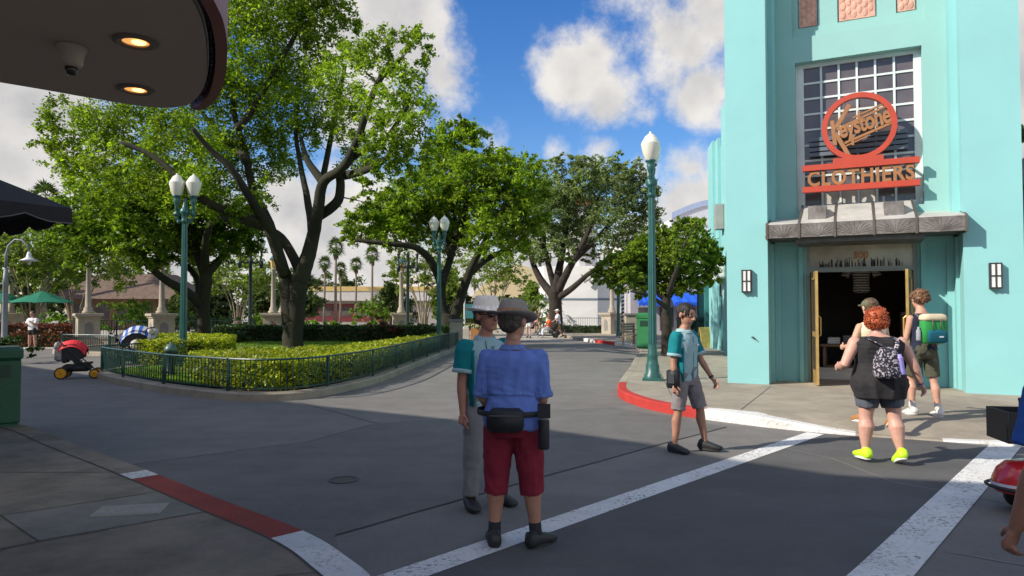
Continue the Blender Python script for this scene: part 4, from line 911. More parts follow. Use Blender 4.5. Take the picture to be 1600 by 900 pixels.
# --- multi-stemmed crape myrtles
def myrtle(label, px, Y, by, topy, wpx, lm, stems=8, n_cl=150, group=None, leaf=.22, per=34):
    base = gz(px, Y, .1); H_ = CAM_H + (485 - topy) * Y / F; Wm = wpx * Y / F; LL = []; BB = []
    for i in range(stems):
        a = 2 * math.pi * i / stems + random.uniform(-.3, .3); e = Vector((math.cos(a), math.sin(a) * .8, 0))
        tip = base + e * Wm * random.uniform(.25, .48) + Vector((0, 0, H_ * random.uniform(.62, .8)))
        mid = base + e * Wm * .12 + Vector((0, 0, H_ * .35))
        LL.append(([base + e * .12, mid, tip], .065, .02)); BB.append((tuple(tip + Vector((0, 0, .1))), Wm * random.uniform(.2, .27), 1)); 
        BB.append((tuple(tip + e * Wm * .1 - Vector((0, 0, H_ * .14))), Wm * .15, 1))
    BB.append((tuple(base + Vector((0, 0, H_ * .85))), Wm * .27, 1))
    return tree('crape_myrtle', label, tuple(base), LL, BB, n_cl, per, leaf, lm, BARK_P, spread=.3, group=group, seg=6)
myrtle('pale stemmed crape myrtle just right of the dark candelabra lamp', 662, 47, 515, 385, 95, LEAF_M, 10, 130)
myrtle('crape myrtle behind the stone lamp post beside the brown hut', 118, 44, 530, 350, 170, LEAF_M, 9, 260)
myrtle('crape myrtle over the green umbrella at the far left', 50, 40, 530, 350, 150, LEAF_M, 9, 260)
myrtle('crape myrtle in front of the pale yellow building', 772, 58, 515, 380, 110, LEAF_M, 9, 160)
myrtle('slender crape myrtle left of the dark candelabra lamps', 372, 52, 515, 385, 110, LEAF_M, 8, 170)

# --- palms: one fan palm, copied
def make_palm(base, H_, label):
    t = thing('fan_palm', label, 'palm tree', base, 0, 'tall fan palms beyond the island')
    m = MB(); m.tube([(0, 0, -.1), (.05, 0, 3), (.0, .05, 7), (.05, 0, 11)], [.28, .2, .17, .16], 8); m.build('trunk', BARK_PALM, t, True)
    V, Fq = [], []
    def frond(az, el, L, drop, fan=13):
        d = Vector((math.cos(az) * math.cos(el), math.sin(az) * math.cos(el), math.sin(el))); o = Vector((.02, 0, 11)); p = o + d * L * .45
        side = d.cross(Vector((0, 0, 1))).normalized(); upv = side.cross(d).normalized()
        def quad(a, b, w):
            tdir = (b - a).normalized(); s = tdir.cross(upv).normalized() * w; k = len(V)
            mid = a.lerp(b, .55); V.extend([a, mid + s, b, mid - s]); Fq.append((k, k + 1, k + 2, k + 3))
        quad(o, p + d * .05, .025)
        for i in range(fan):
            th = R(-95 + 190 * i / (fan - 1)); v = d * math.cos(th) + side * math.sin(th)
            e = p + v * L * .55 * (1 - .25 * abs(th) / 1.66) + Vector((0, 0, -1)) * drop * L * .25 * random.uniform(.6, 1.4); quad(p, e, .06)
    for i in range(34):
        el = R(80 - 125 * (i / 33) ** 1.0); frond(i * 2.399, el, 1.75 * random.uniform(.85, 1.1), .5 + .5 * (i / 33))
    mesh_np('crown', np.array([tuple(v) for v in V]), np.array(Fq), LEAF_PALM, t)
    V, Fq = [], []
    for i in range(60):
        a = i * 2.4; z = 10.9 - random.uniform(0, 1.0); k = len(V); o = Vector((math.cos(a) * .16, math.sin(a) * .16, z)); e = o + Vector((math.cos(a) * .3, math.sin(a) * .3, -.9)); s = Vector((-math.sin(a), math.cos(a), 0)) * .08
        V.extend([o, o.lerp(e, .6) + s, e, o.lerp(e, .6) - s]); Fq.append((k, k + 1, k + 2, k + 3))
    mesh_np('dead_frond', np.array([tuple(v) for v in V]), np.array(Fq), leaf_mat('dry_leaf', (.1, .07, .035), (.2, .15, .08), .2), t)
    return t
palms = [(524, 372, 85, 'tallest fan palm of the row left of the sky gap'), (507, 400, 90, 'leftmost of the fan palms in the sky gap'), (532, 410, 92, 'short fan palm close to the tallest palm'), (556, 402, 90, 'fan palm between the tallest palm and the last one'), (581, 385, 88, 'rightmost fan palm in the sky gap'), (545, 355, 70, None),
         (742, 435, 80, 'dark palm behind the middle two stemmed tree'), (212, 385, 70, 'palm trunk above the brown hut'), (252, 392, 75, 'second palm behind the brown hut, nearer the left globe lamp'), (68, 285, 60, 'tall palm showing above the black umbrella'), (40, 300, 66, 'palm at the far left above the black umbrella edge')]
pp = None
for px, ty, Y, lb in palms:
    if lb is None: continue
    hz = CAM_H + (485 - ty) * Y / F; b = gz(px, Y, 0)
    if pp is None: pp = make_palm(tuple(b), 11, lb); pp.scale = (hz / 12.2,) * 3
    else: q = dup(pp, tuple(b), random.uniform(0, 6), lb); q.scale = (min(1.15, hz / 12.2),) * 2 + (hz / 12.2,)

# --- far trees that close the view
far = [(20, 415, 60, 90, LEAF_F), (95, 420, 70, 90, LEAF_F), (180, 410, 85, 100, LEAF_F), (255, 405, 80, 90, LEAF_F), (335, 415, 75, 80, LEAF_F), (400, 420, 78, 80, LEAF_M), (455, 418, 84, 70, LEAF_F), (490, 425, 100, 70, LEAF_F), (540, 430, 110, 60, LEAF_F), (610, 440, 70, 40, LEAF_F),
       (720, 455, 66, 60, LEAF_F), (790, 462, 66, 50, LEAF_F), (832, 440, 66, 40, LEAF_M), (700, 415, 64, 60, LEAF_M), (1595, 195, 45, 60, LEAF_F), (1010, 470, 62, 60, LEAF_F), (295, 450, 58, 80, LEAF_F), (350, 446, 60, 80, LEAF_F), (415, 450, 57, 80, LEAF_F), (468, 452, 62, 80, LEAF_F), (610, 462, 78, 70, LEAF_F)]
names = ['dull green tree at the far left behind the umbrella', 'dull tree behind the red leaved hedge', 'tree over the left stone lamp post', 'tree rising over the brown hut roof', 'tree behind the leaning trunks left of the forked tree', 'lighter tree behind the dark candelabra lamp', 'tree directly behind the forked trunk', 'far tree left of the fan palms', 'far low tree among the fan palm trunks', 'small round shrub like tree in front of the diner', 'low tree right of the middle globe lamp', 'low rounded tree behind the white hat', 'light green tree between the myrtle and the oak', 'pale tree at the foot of the two stemmed tree', 'tree peeping over the pink building at the right edge', 'tree between the ship building and blue awnings', 'low bushy tree right of the second stone pedestal', 'low bushy tree left of the dark candelabra lamp', 'low bushy tree behind the stone lantern post', 'low bushy tree left behind the forked trunk', 'low bushy tree in front of the diner right end']
for (px, ty, Y, wpx, lm), nm in zip(far, names):
    top = CAM_H + (485 - ty) * Y / F; b = gz(px, Y, 0); w_ = wpx * Y / F / 2
    BB = [(tuple(b + Vector((random.uniform(-.6, .6) * w_, random.uniform(-.5, .5) * w_, top * random.uniform(.35, .82)))), w_ * random.uniform(.35, .55), 1) for _ in range(9)]
    BB.append((tuple(b + Vector((0, 0, top - w_ * .4))), w_ * .42, 1))
    tree('background_tree', nm, tuple(b), [([b, b + Vector((.1, 0, top * .4)), b + Vector((0, 0, top * .75))], .02 * top + .08, .05), ([b + Vector((0, 0, top * .3)), b + Vector((w_ * .5, 0, top * .6))], .1, .03), ([b + Vector((0, 0, top * .25)), b + Vector((-w_ * .5, 0, top * .6))], .1, .03)],
         BB, 110, 42, .4, lm, BARK, twigs=False, spread=.34, group='trees closing the view')

# --- hedges and shrubs: an inner mass and leaves all over it
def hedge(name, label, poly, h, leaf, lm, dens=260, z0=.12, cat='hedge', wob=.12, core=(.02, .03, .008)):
    xs = [p[0] for p in poly]; ys = [p[1] for p in poly]; bx = (sum(xs) / len(xs), sum(ys) / len(ys))
    t = thing(name, label, cat, (bx[0], bx[1], z0)); m = MB()
    inner = [(bx[0] + (p[0] - bx[0]) * .93 - bx[0], bx[1] + (p[1] - bx[1]) * .93 - bx[1]) for p in poly]
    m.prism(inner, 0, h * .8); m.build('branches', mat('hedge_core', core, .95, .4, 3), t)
    A = abs(sum(poly[i][0] * poly[(i + 1) % len(poly)][1] - poly[(i + 1) % len(poly)][0] * poly[i][1] for i in range(len(poly)))) / 2
    per = sum(math.dist(poly[i], poly[(i + 1) % len(poly)]) for i in range(len(poly)))
    k = int(A * dens); pts = []
    while len(pts) < k:
        q = (random.uniform(min(xs), max(xs)), random.uniform(min(ys), max(ys)))
        if inside(q, poly):
            s = mnoise.noise(Vector((q[0] * 1.3, q[1] * 1.3, 3))) * wob + mnoise.noise(Vector((q[0] * 4, q[1] * 4, 9))) * wob * .6
            pts.append((q[0], q[1], z0 + h * (.9 + s) + random.uniform(-.07, .05)))
    ks = int(per * h * dens * 1.2)
    for _ in range(ks):
        i = random.randrange(len(poly)); a, b = poly[i], poly[(i + 1) % len(poly)]
        if random.random() > math.dist(a, b) / (per / len(poly)) * .6 and random.random() > .35: continue
        f = random.random(); z = random.random() ** .8; x, y = a[0] + (b[0] - a[0]) * f, a[1] + (b[1] - a[1]) * f
        s = mnoise.noise(Vector((x * 2, y * 2, z * 3))) * .12
        pts.append((x + s + random.uniform(-.05, .05), y + s + random.uniform(-.05, .05), z0 + .05 + z * h * .92))
    V, Fq = leaf_quads(np.array(pts), leaf, up=.35); mesh_np('foliage', V - np.array([bx[0], bx[1], z0]), Fq, lm, t); return t
def along(path, w):  # closed polygon of a band
    A = [Vector((*p, 0)) for p in path]; a = offset_path(A, w / 2); b = offset_path(A, -w / 2); return [(p.x, p.y) for p in a] + [(p.x, p.y) for p in b[::-1]]
sp2 = lambda pts, n=5: [(p.x, p.y) for p in spline([(*p, 0) for p in pts], n)]
front = sp2([(-6.3, 14.55), (-5.3, 13.95), (-4.65, 13.75), (-4.2, 14.05), (-3.85, 15.3), (-3.5, 17.3), (-3.3, 20), (-3.15, 22.6), (-2.9, 27), (-2.9, 30)], 4)
back = sp2([(-3.2, 30.5), (-3.8, 26), (-4.35, 22.3), (-5.05, 19.8), (-6.1, 18.3), (-7.5, 17.5), (-7.4, 16.1)], 4)
hedge('hedge', 'wide yellow green hedge filling the island front behind the railing', front + back, .64, .075, LEAF_Y, 900, .1)
hedge('hedge', 'yellow green hedge on the island left of the lamp, above the stroller bay', sp2([(-10.6, 20.0), (-9.6, 19.6), (-8.7, 20.6), (-8.9, 22.6), (-10, 24.4), (-12, 25.6), (-12.9, 25.2), (-11.1, 23.3), (-10.5, 21.2)], 3), .8, .08, LEAF_Y, 700, .1)
hedge('hedge', 'long dark clipped hedge at the back of the lawn', [(-14.5, 35.6), (-14.5, 34.4), (-9, 34.2), (-3.2, 33.8), (-3.0, 35.0), (-9, 35.4)], .95, .12, LEAF_H, 330, .05)
hedge('hedge', 'low dark hedge by the trunk of the left leaning tree', [(-14.6, 33.6), (-12.6, 33.2), (-12.4, 31.5), (-14.4, 31)], .6, .12, LEAF_H, 320, .1)
hedge('hedge', 'red leaved hedge at the far left behind the walking lady', [(gz(-60, 33).x, 33), (gz(108, 33).x, 33), (gz(110, 34.6).x, 34.6), (gz(-60, 34.6).x, 34.6)], 1.1, .13, LEAF_R, 330, 0, wob=.2, core=(.03, .015, .01))
hedge('hedge', 'low green hedge below the ship building railing', [(gz(880, 53).x, 53), (gz(955, 52).x, 52), (gz(955, 53).x, 53), (gz(880, 54).x, 54)], .55, .16, LEAF_H, 160, 0)
def shrub(label, px, Y, w, h, lm, leaf=.12, n=26, per=40, z0=.1, name='shrub', up=.4):
    b = gz(px, Y, z0); BB = [(tuple(b + Vector((random.uniform(-.5, .5) * w, random.uniform(-.35, .35) * w, h * random.uniform(.3, .75)))), h * .3, 1) for _ in range(7)]
    t = thing(name, label, 'shrub', tuple(b)); m = MB()
    for i in range(5): a = i * 1.3; m.tube([(0, 0, -.05), (math.cos(a) * w * .15, math.sin(a) * w * .15, h * .4), (math.cos(a) * w * .3, math.sin(a) * w * .3, h * .7)], [.03, .02, .01], 4)
    crown_from(BB, n, per, leaf, lm, t, tuple(b), twig=None, up=up); m.build('stem', BARK, t)
shrub('dark leafy shrub at the left kerb above the green litter bin', 4, 22.5, 1.5, .95, LEAF_H, .12, 34, 44, .05)
shrub('round dark shrub with reddish leaves beside the hedge end', 1055 / 1 - 455, 34.0, 1.2, 1.3, LEAF_R, .12, 26, 44)
for i, (px, Y, w, h, lm, lb) in enumerate([(470, 40, 2.6, 1.3, LEAF_BR, 'bright fern like shrub left of the forked trunk base'), (520, 42, 3.2, 1.35, LEAF_BR, 'bright leafy shrub beyond the lawn, below the palms'), (560, 43, 3.0, 1.2, LEAF_B, 'mid green shrub beyond the lawn'), (592, 44, 2.8, 2.6, LEAF_B, 'upright spiky shrub in front of the diner'), (640, 40, 3, 1.1, LEAF_H, 'dark shrub near the dark candelabra lamp foot'),
        (90, 48, 3.6, 1.9, LEAF_BR, 'bright banana leaved clump behind the wire railing, left'), (175, 49, 3.6, 2.0, LEAF_BR, 'bright banana leaved clump right of the stone pedestal'), (205, 47, 3.2, 2.8, LEAF_M, 'yellow green shrub left of the second stone pedestal'), (232, 46, 2.8, 2.6, LEAF_BR, 'bright shrub behind the blue stroller'), (275, 46, 3.2, 2.4, LEAF_M, 'yellow green shrub right of the second stone pedestal'), (345, 45, 3, 1.9, LEAF_H, 'dark shrub left of the candelabra lamp'), (395, 46, 3, 1.8, LEAF_B, 'shrub at the foot of the candelabra lamp'),
        (740, 48, 2.6, 2.6, LEAF_M, 'palm like shrub behind the small blue sign board'), (815, 55, 4.2, 3.4, LEAF_B, 'large rounded bush in front of the yellow building'), (838, 54, 3, 3.4, LEAF_C, 'greyish bush left of the oak trunk'), (735, 40, 2.4, .8, LEAF_H, 'low hedge like shrub left of the white hat'), (430, 39, 2.2, 1.2, LEAF_R, 'reddish shrub by the stone lantern pedestal')]):
    shrub(lb, px, Y, w, h, lm, .2, 30, 40, 0, up=.25)
# ------------------------------------------------------------------ people
def remesh(mb, name, m, parent, voxel, smooth=3, wrinkle=0.0, wscale=6.0, wdir=(1, 1, .45), post=None):
    """closed shapes that overlap -> one continuous surface"""
    o = mb.build('tmp_shape', m); md = o.modifiers.new('r', 'REMESH'); md.mode = 'VOXEL'; md.voxel_size = voxel
    s = o.modifiers.new('s', 'SMOOTH'); s.factor = .5; s.iterations = smooth
    dg = bpy.context.evaluated_depsgraph_get(); dg.update(); me = bpy.data.meshes.new_from_object(o.evaluated_get(dg))
    old = o.data; bpy.data.objects.remove(o); bpy.data.meshes.remove(old)
    if wrinkle:
        me.update(); nr = [v.normal.copy() for v in me.vertices]; ox = random.uniform(0, 50)
        for v, n_ in zip(me.vertices, nr):
            q = Vector((v.co.x * wscale * wdir[0] + ox, v.co.y * wscale * wdir[1], v.co.z * wscale * wdir[2]))
            w_ = q + Vector((mnoise.noise(q * .7), mnoise.noise(q * .7 + Vector((9, 0, 0))), mnoise.noise(q * .7 + Vector((0, 9, 0))))) * .8
            k = .7 - 1.9 * abs(mnoise.noise(w_)) + .5 * mnoise.noise(q * 2.3 + Vector((v.co.z * 5, 0, 0))) - .5 * abs(mnoise.noise(Vector((v.co.x * 7 + v.co.z * 16, v.co.y * 9, v.co.z * 9 - v.co.x * 6 + ox))))
            v.co += n_ * wrinkle * k
    if post: me.update(); post(me)
    me.polygons.foreach_set('use_smooth', [True] * len(me.polygons)); me.materials.clear(); [me.materials.append(q) for q in (m if isinstance(m, (list, tuple)) else [m])]; me.name = name
    r = bpy.data.objects.new(name, me); col.objects.link(r); r.parent = parent; return r
def frust(mb, pts, rad, seg=14):
    """a limb with rounded ends"""
    sp = []; rr = []
    P_ = [Vector(p) for p in pts]
    d0 = (P_[0] - P_[1]).normalized(); d1 = (P_[-1] - P_[-2]).normalized()
    f = lambda r: r if not hasattr(r, '__len__') else max(r)
    sc = lambda r, k: r * k if not hasattr(r, '__len__') else (r[0] * k, r[1] * k)
    sp = [P_[0] + d0 * f(rad[0]) * .8, P_[0] + d0 * f(rad[0]) * .45] + P_ + [P_[-1] + d1 * f(rad[-1]) * .45, P_[-1] + d1 * f(rad[-1]) * .8]
    rr = [sc(rad[0], .45), sc(rad[0], .86)] + list(rad) + [sc(rad[-1], .86), sc(rad[-1], .45)]
    mb.tube(sp, rr, seg)
def SKIN(name, c): return mat('skin_' + name, c, .5, .12, 14, .12, 120, spec=.4)
def person(label, loc, rz, H=1.75, g=1.0, lean=0.0, legs=None, arms=None, head=(0, 0), skin=(.45, .25, .17), voxel=.0075, top=None, bottom=None, shoes=(.02, .02, .02), socks=None, hair=None, hairc=(.03, .02, .012), belly=0.0, sx=1.0, group=None, seat=None, far=False, cat='person', name='person', bust=0.0, shorts_flare=1.0, nose=True):
    """local frame: faces +Y, x to its right. legs/arms: per side (angle of upper, angle out, angle of lower, angle out), degrees forward of straight down"""
    t = thing(name, label, cat, loc, rz, group); J = {}
    legs = legs or [(3, 4, -2, 3, 0, 8), (3, 4, -2, 3, 0, 8)]; arms = arms or [(4, 9, 10, 6), (4, 9, 10, 6)]
    def dirv(s, f, o): f, o = R(f), R(o); return Vector((s * math.sin(o), math.cos(o) * math.sin(f), -math.cos(o) * math.cos(f)))
    th, sh, an = .245 * H, .243 * H, .045 * H
    drop = max(-(dirv(1, l[0], l[1]) * th + dirv(1, l[2], l[3]) * sh).z + (an if l[4] < 15 else an + .055) for l in legs)
    hipz = drop if seat is None else seat
    hw = .053 * H * (1 + (g - 1) * .7)
    Lr = Matrix.Rotation(-R(lean), 3, 'X')
    def up(x, y, z): return Vector((0, 0, hipz)) + Lr @ Vector((x, y, z * H))   # z as a share of height above the hips
    neck = up(0, -.005, .30); shz = .278
    hd = neck + Lr @ Vector((0, .012, 0)); hc = up(0, .02, .405); HR = .066 * H
    m = MB()
    W_ = lambda k: k * H * g * sx; D_ = lambda k: k * H * (1 + (g - 1) * 1.25)
    def trings(off, z0=-.055, z1=.33, bl=belly):
        prof = [(-.075, .070, .058, -.004), (-.04, .092, .068, -.008), (0, .1, .07, -.012), (.05, .094, .063, 0), (.11, .088, .058, .004), (.17, .096, .064, .004), (.215, .107, .067, .0), (.245, .108, .062, -.004), (.268, .09, .052, -.008), (.287, .06, .042, -.008), (.309, .038, .037, -.004), (.33, .033, .034, .002)]
        rs = []
        for z, a, b, y in prof:
            if z < z0 or z > z1: continue
            k = math.exp(-((z - .06) / .09) ** 2) * bl + math.exp(-((z - .19) / .05) ** 2) * bust
            a_ = W_(a) if z < .29 else a * H; b_ = D_(b) if z < .29 else b * H; a_ += off; b_ += off
            rs.append([up(a_ * math.copysign(abs(math.cos(q)) ** .85, math.cos(q)), y * H + b_ * math.copysign(abs(math.sin(q)) ** .85, math.sin(q)) + (k * .1 if math.sin(q) > 0 else -k * .02) * abs(math.sin(q)), z) for q in [2 * math.pi * j / 22 for j in range(22)]])
        return rs
    m.rings(trings(0))
    frust(m, [neck - Lr @ Vector((0, .0, .02)), hd + Lr @ Vector((0, .012, .045 * H))], [.034 * H, .031 * H])
    # head: skull, jaw, nose, ears, brow, eyes
    Hm = Matrix.Translation(hc) @ Lr.to_4x4() @ Matrix.Rotation(R(head[0]), 4, 'Z') @ Matrix.Rotation(-R(head[1]), 4, 'X')
    sv = m.M; m.M = Hm; k = HR
    m.ell((0, -.06 * k, .3 * k), (.84 * k, 1.02 * k, .86 * k), 18, 12); m.ell((0, .22 * k, -.38 * k), (.62 * k, .66 * k, .78 * k), 16, 10); m.ell((0, .5 * k, -.88 * k), (.32 * k, .3 * k, .25 * k), 12, 8)
    if nose:
        m.tube([(0, .86 * k, .22 * k), (0, 1.0 * k, -.05 * k), (0, 1.12 * k, -.22 * k), (0, .86 * k, -.3 * k)], [.09 * k, .13 * k, .18 * k, .14 * k], 8)
        m.ell((0, .82 * k, .27 * k), (.55 * k, .12 * k, .1 * k), 10, 6); m.ell((0, .84 * k, -.56 * k), (.26 * k, .1 * k, .1 * k), 10, 6)
        for s in (-1, 1): m.ell((s * .86 * k, -.05 * k, -.02 * k), (.12 * k, .22 * k, .33 * k), 10, 8)
    m.M = sv
    # legs
    LEG = []
    for s, l in zip((-1, 1), legs):
        hp = Vector((s * hw, 0, hipz - .0)); kn = hp + dirv(s, l[0], l[1]) * th; ak = kn + dirv(s, l[2], l[3]) * sh; LEG.append((hp, kn, ak))
        gl = 1 + (g - 1) * 1.0
        c1 = hp.lerp(kn, .5); cf = kn.lerp(ak, .3); fw = (ak - kn).normalized().cross(Vector((1, 0, 0))).normalized()
        frust(m, [hp, hp.lerp(kn, .25), c1, kn.lerp(hp, .12), kn, kn.lerp(ak, .12), cf + Vector((0, -.012, 0)), kn.lerp(ak, .6), ak.lerp(kn, .12), ak], [.05 * H * gl, .052 * H * gl, .045 * H * gl, .034 * H * gl, .032 * H * gl, .031 * H * gl, .036 * H * gl, .028 * H * gl, .0205 * H * gl ** .5, .021 * H * gl ** .5])
        an_, tw = R(l[4]), R(l[5]) * -s
        ft = Matrix.Translation(ak) @ Matrix.Rotation(tw, 4, 'Z') @ Matrix.Rotation(-an_, 4, 'X')
        frust(m, [ft @ Vector((0, -.02, -.03)), ft @ Vector((0, .06, -.04)), ft @ Vector((0, .13, -.05))], [.03, .032, .022], 10); J['foot%d' % s] = ft
    # arms and hands
    ARM = []
    for s, a in zip((-1, 1), arms):
        S = up(s * (W_(.107) - .014), -.008 * H, .25); el = S + dirv(s, a[0], a[1]) * .17 * H; wr = el + dirv(s, a[2], a[3]) * .148 * H; ARM.append((S, el, wr))
        ga = 1 + (g - 1) * .8
        frust(m, [S, S.lerp(el, .25), S.lerp(el, .6), el, el.lerp(wr, .25), el.lerp(wr, .65), wr], [.033 * H * ga, .031 * H * ga, .027 * H * ga, .0235 * H * ga, .0245 * H * ga, .0185 * H * ga, .0145 * H * ga ** .5])
        hdv = (wr - el).normalized(); fwd = Vector((0, 1, 0)); fwd = (fwd - hdv * fwd.dot(hdv)).normalized() if abs(hdv.y) < .95 else Vector((0, 0, 1))
        nr_ = hdv.cross(fwd) * 1.0                              # palm normal; palms face the thighs
        nr_ = -nr_ * s if nr_.x * s > 0 else nr_ * s
        if nr_.x * s > 0: nr_ = -nr_
        pc = wr + hdv * .05
        m.tube([wr, wr + hdv * .03, pc + hdv * .01, pc + hdv * .045], [(.02, .02), (.036, .018), (.041, .017), (.038, .015)] if abs(fwd.y) > .3 else [(.02, .02), (.018, .036), (.017, .041), (.015, .038)], 10)
        m.ell(tuple(pc + hdv * .012), (.022, .022, .022), 10, 8)
        for q, (o_, L) in enumerate(((.031, .066), (.011, .078), (-.011, .072), (-.03, .056))):
            r0 = pc + fwd * o_ + hdv * .03; curl = R(18 + q * 6); d1 = (hdv * math.cos(curl) + nr_ * math.sin(curl)); d2 = (hdv * math.cos(curl * 2.6) + nr_ * math.sin(curl * 2.6))
            m.tube([r0, r0 + d1 * L * .5, r0 + d1 * L * .5 + d2 * L * .32, r0 + d1 * L * .5 + d2 * L * .56], [.0105, .0098, .009, .0065], 8)
        r0 = pc + fwd * .03 - hdv * .02; dt = (hdv * .7 + fwd * .6 + nr_ * .35).normalized()
        m.tube([r0, r0 + dt * .04, r0 + dt * .04 + (dt + hdv).normalized() * .032], [.0135, .0115, .008], 8)
    sk = SKIN('%.2f_%.2f' % skin[:2], skin)
    me_body = remesh(m, 'body', sk, t, voxel, 2)
    J.update(hipz=hipz, up=up, hc=hc, HR=HR, Hm=Hm, LEG=LEG, ARM=ARM, trings=trings, H=H, g=g, t=t, W=W_, D=D_, Lr=Lr, voxel=voxel, th=th)
    # eyes, brows and mouth are small surface pieces of the face
    if nose and not far:
        m = MB(); m.M = Hm
        for s in (-1, 1): m.ell((s * .33 * k, .79 * k, .1 * k), (.14 * k, .08 * k, .07 * k), 10, 6)
        m.build('eye', mat('eye_white', (.5, .47, .44), .3), t, True)
        m = MB(); m.M = Hm
        for s in (-1, 1): m.ell((s * .33 * k, .85 * k, .1 * k), (.06 * k, .04 * k, .06 * k), 8, 6)
        m.build('pupil', mat('pupil_dark', (.02, .015, .01), .2), t, True)
        m = MB(); m.M = Hm
        for s in (-1, 1): m.tube([(s * .14 * k, .88 * k, .3 * k), (s * .35 * k, .86 * k, .36 * k), (s * .56 * k, .72 * k, .28 * k)], [.03 * k, .045 * k, .025 * k], 6)
        m.build('eyebrow', mat('brow_%.2f' % hairc[0], hairc, .8), t, True)
        m = MB(); m.M = Hm; m.tube([(-.24 * k, .83 * k, -.55 * k), (0, .93 * k, -.53 * k), (.24 * k, .83 * k, -.55 * k)], [.03 * k, .05 * k, .03 * k], 6); m.build('mouth', mat('lip', (.3, .12, .1), .5), t, True)
    # shoes, socks
    for s in (-1, 1):
        ft = J['foot%d' % s]; ak = LEG[0 if s < 0 else 1][2]; a0 = .045 * H
        m = MB(); m.M = ft @ Matrix.Translation((0, 0, -a0)) @ Matrix.Scale(1.1, 4) @ Matrix.Translation((0, 0, a0))
        prof = [(-.08, .028, .02, .06), (-.06, .043, .0, .105), (0, .046, .0, .1), (.05, .047, 0, .085), (.1, .053, 0, .068), (.15, .048, .002, .055), (.188, .028, .012, .04)]
        rs = []
        for y, w_, z0, z1 in prof:
            rs.append([(w_ * math.copysign(abs(math.cos(q)) ** .6, math.cos(q)), y, -a0 + (z0 + z1) / 2 + (z1 - z0) / 2 * math.copysign(abs(math.sin(q)) ** .7, math.sin(q))) for q in [2 * math.pi * j / 14 for j in range(14)]])
        m.rings(rs); m.tube([(0, -.015, -a0 + .05), (0, -.01, -a0 + .11)], [(.04, .05), (.033, .04)], 12)
        so_ = m.build('shoe', mat('shoe_%.2f_%.2f' % shoes[:2], shoes, .55, .15, 10), t, True)
        if not far:
            m = MB(); m.M = ft; m.rings([[(w_ * 1.05 * math.copysign(abs(math.cos(q)) ** .6, math.cos(q)), y * 1.02, z) for q, y, w_ in [(2 * math.pi * j / 20, .055 + .13 * math.sin(2 * math.pi * j / 20), .046) for j in range(20)]] for z in (-a0 - .006, -a0 + .02)])
            m.build('sole', mat('sole_light' if shoes[0] > .15 else 'sole_dark', (.6, .6, .58) if shoes[0] > .15 else (.025, .025, .025), .7), so_)
        if socks:
            kn = LEG[0 if s < 0 else 1][1]; m = MB(); m.tube([ak + Vector((0, 0, -.01)), ak.lerp(kn, .1), ak.lerp(kn, .23)], [.028 * H, .0265 * H, .0265 * H], 14); m.build('sock', mat('sock_%.2f' % socks[0], socks, .9), t, True)
    return J
def cloth(name, c, var=.12, scale=9): return mat('cloth_' + name, c, .88, var, scale, .25, 160, spec=.25)
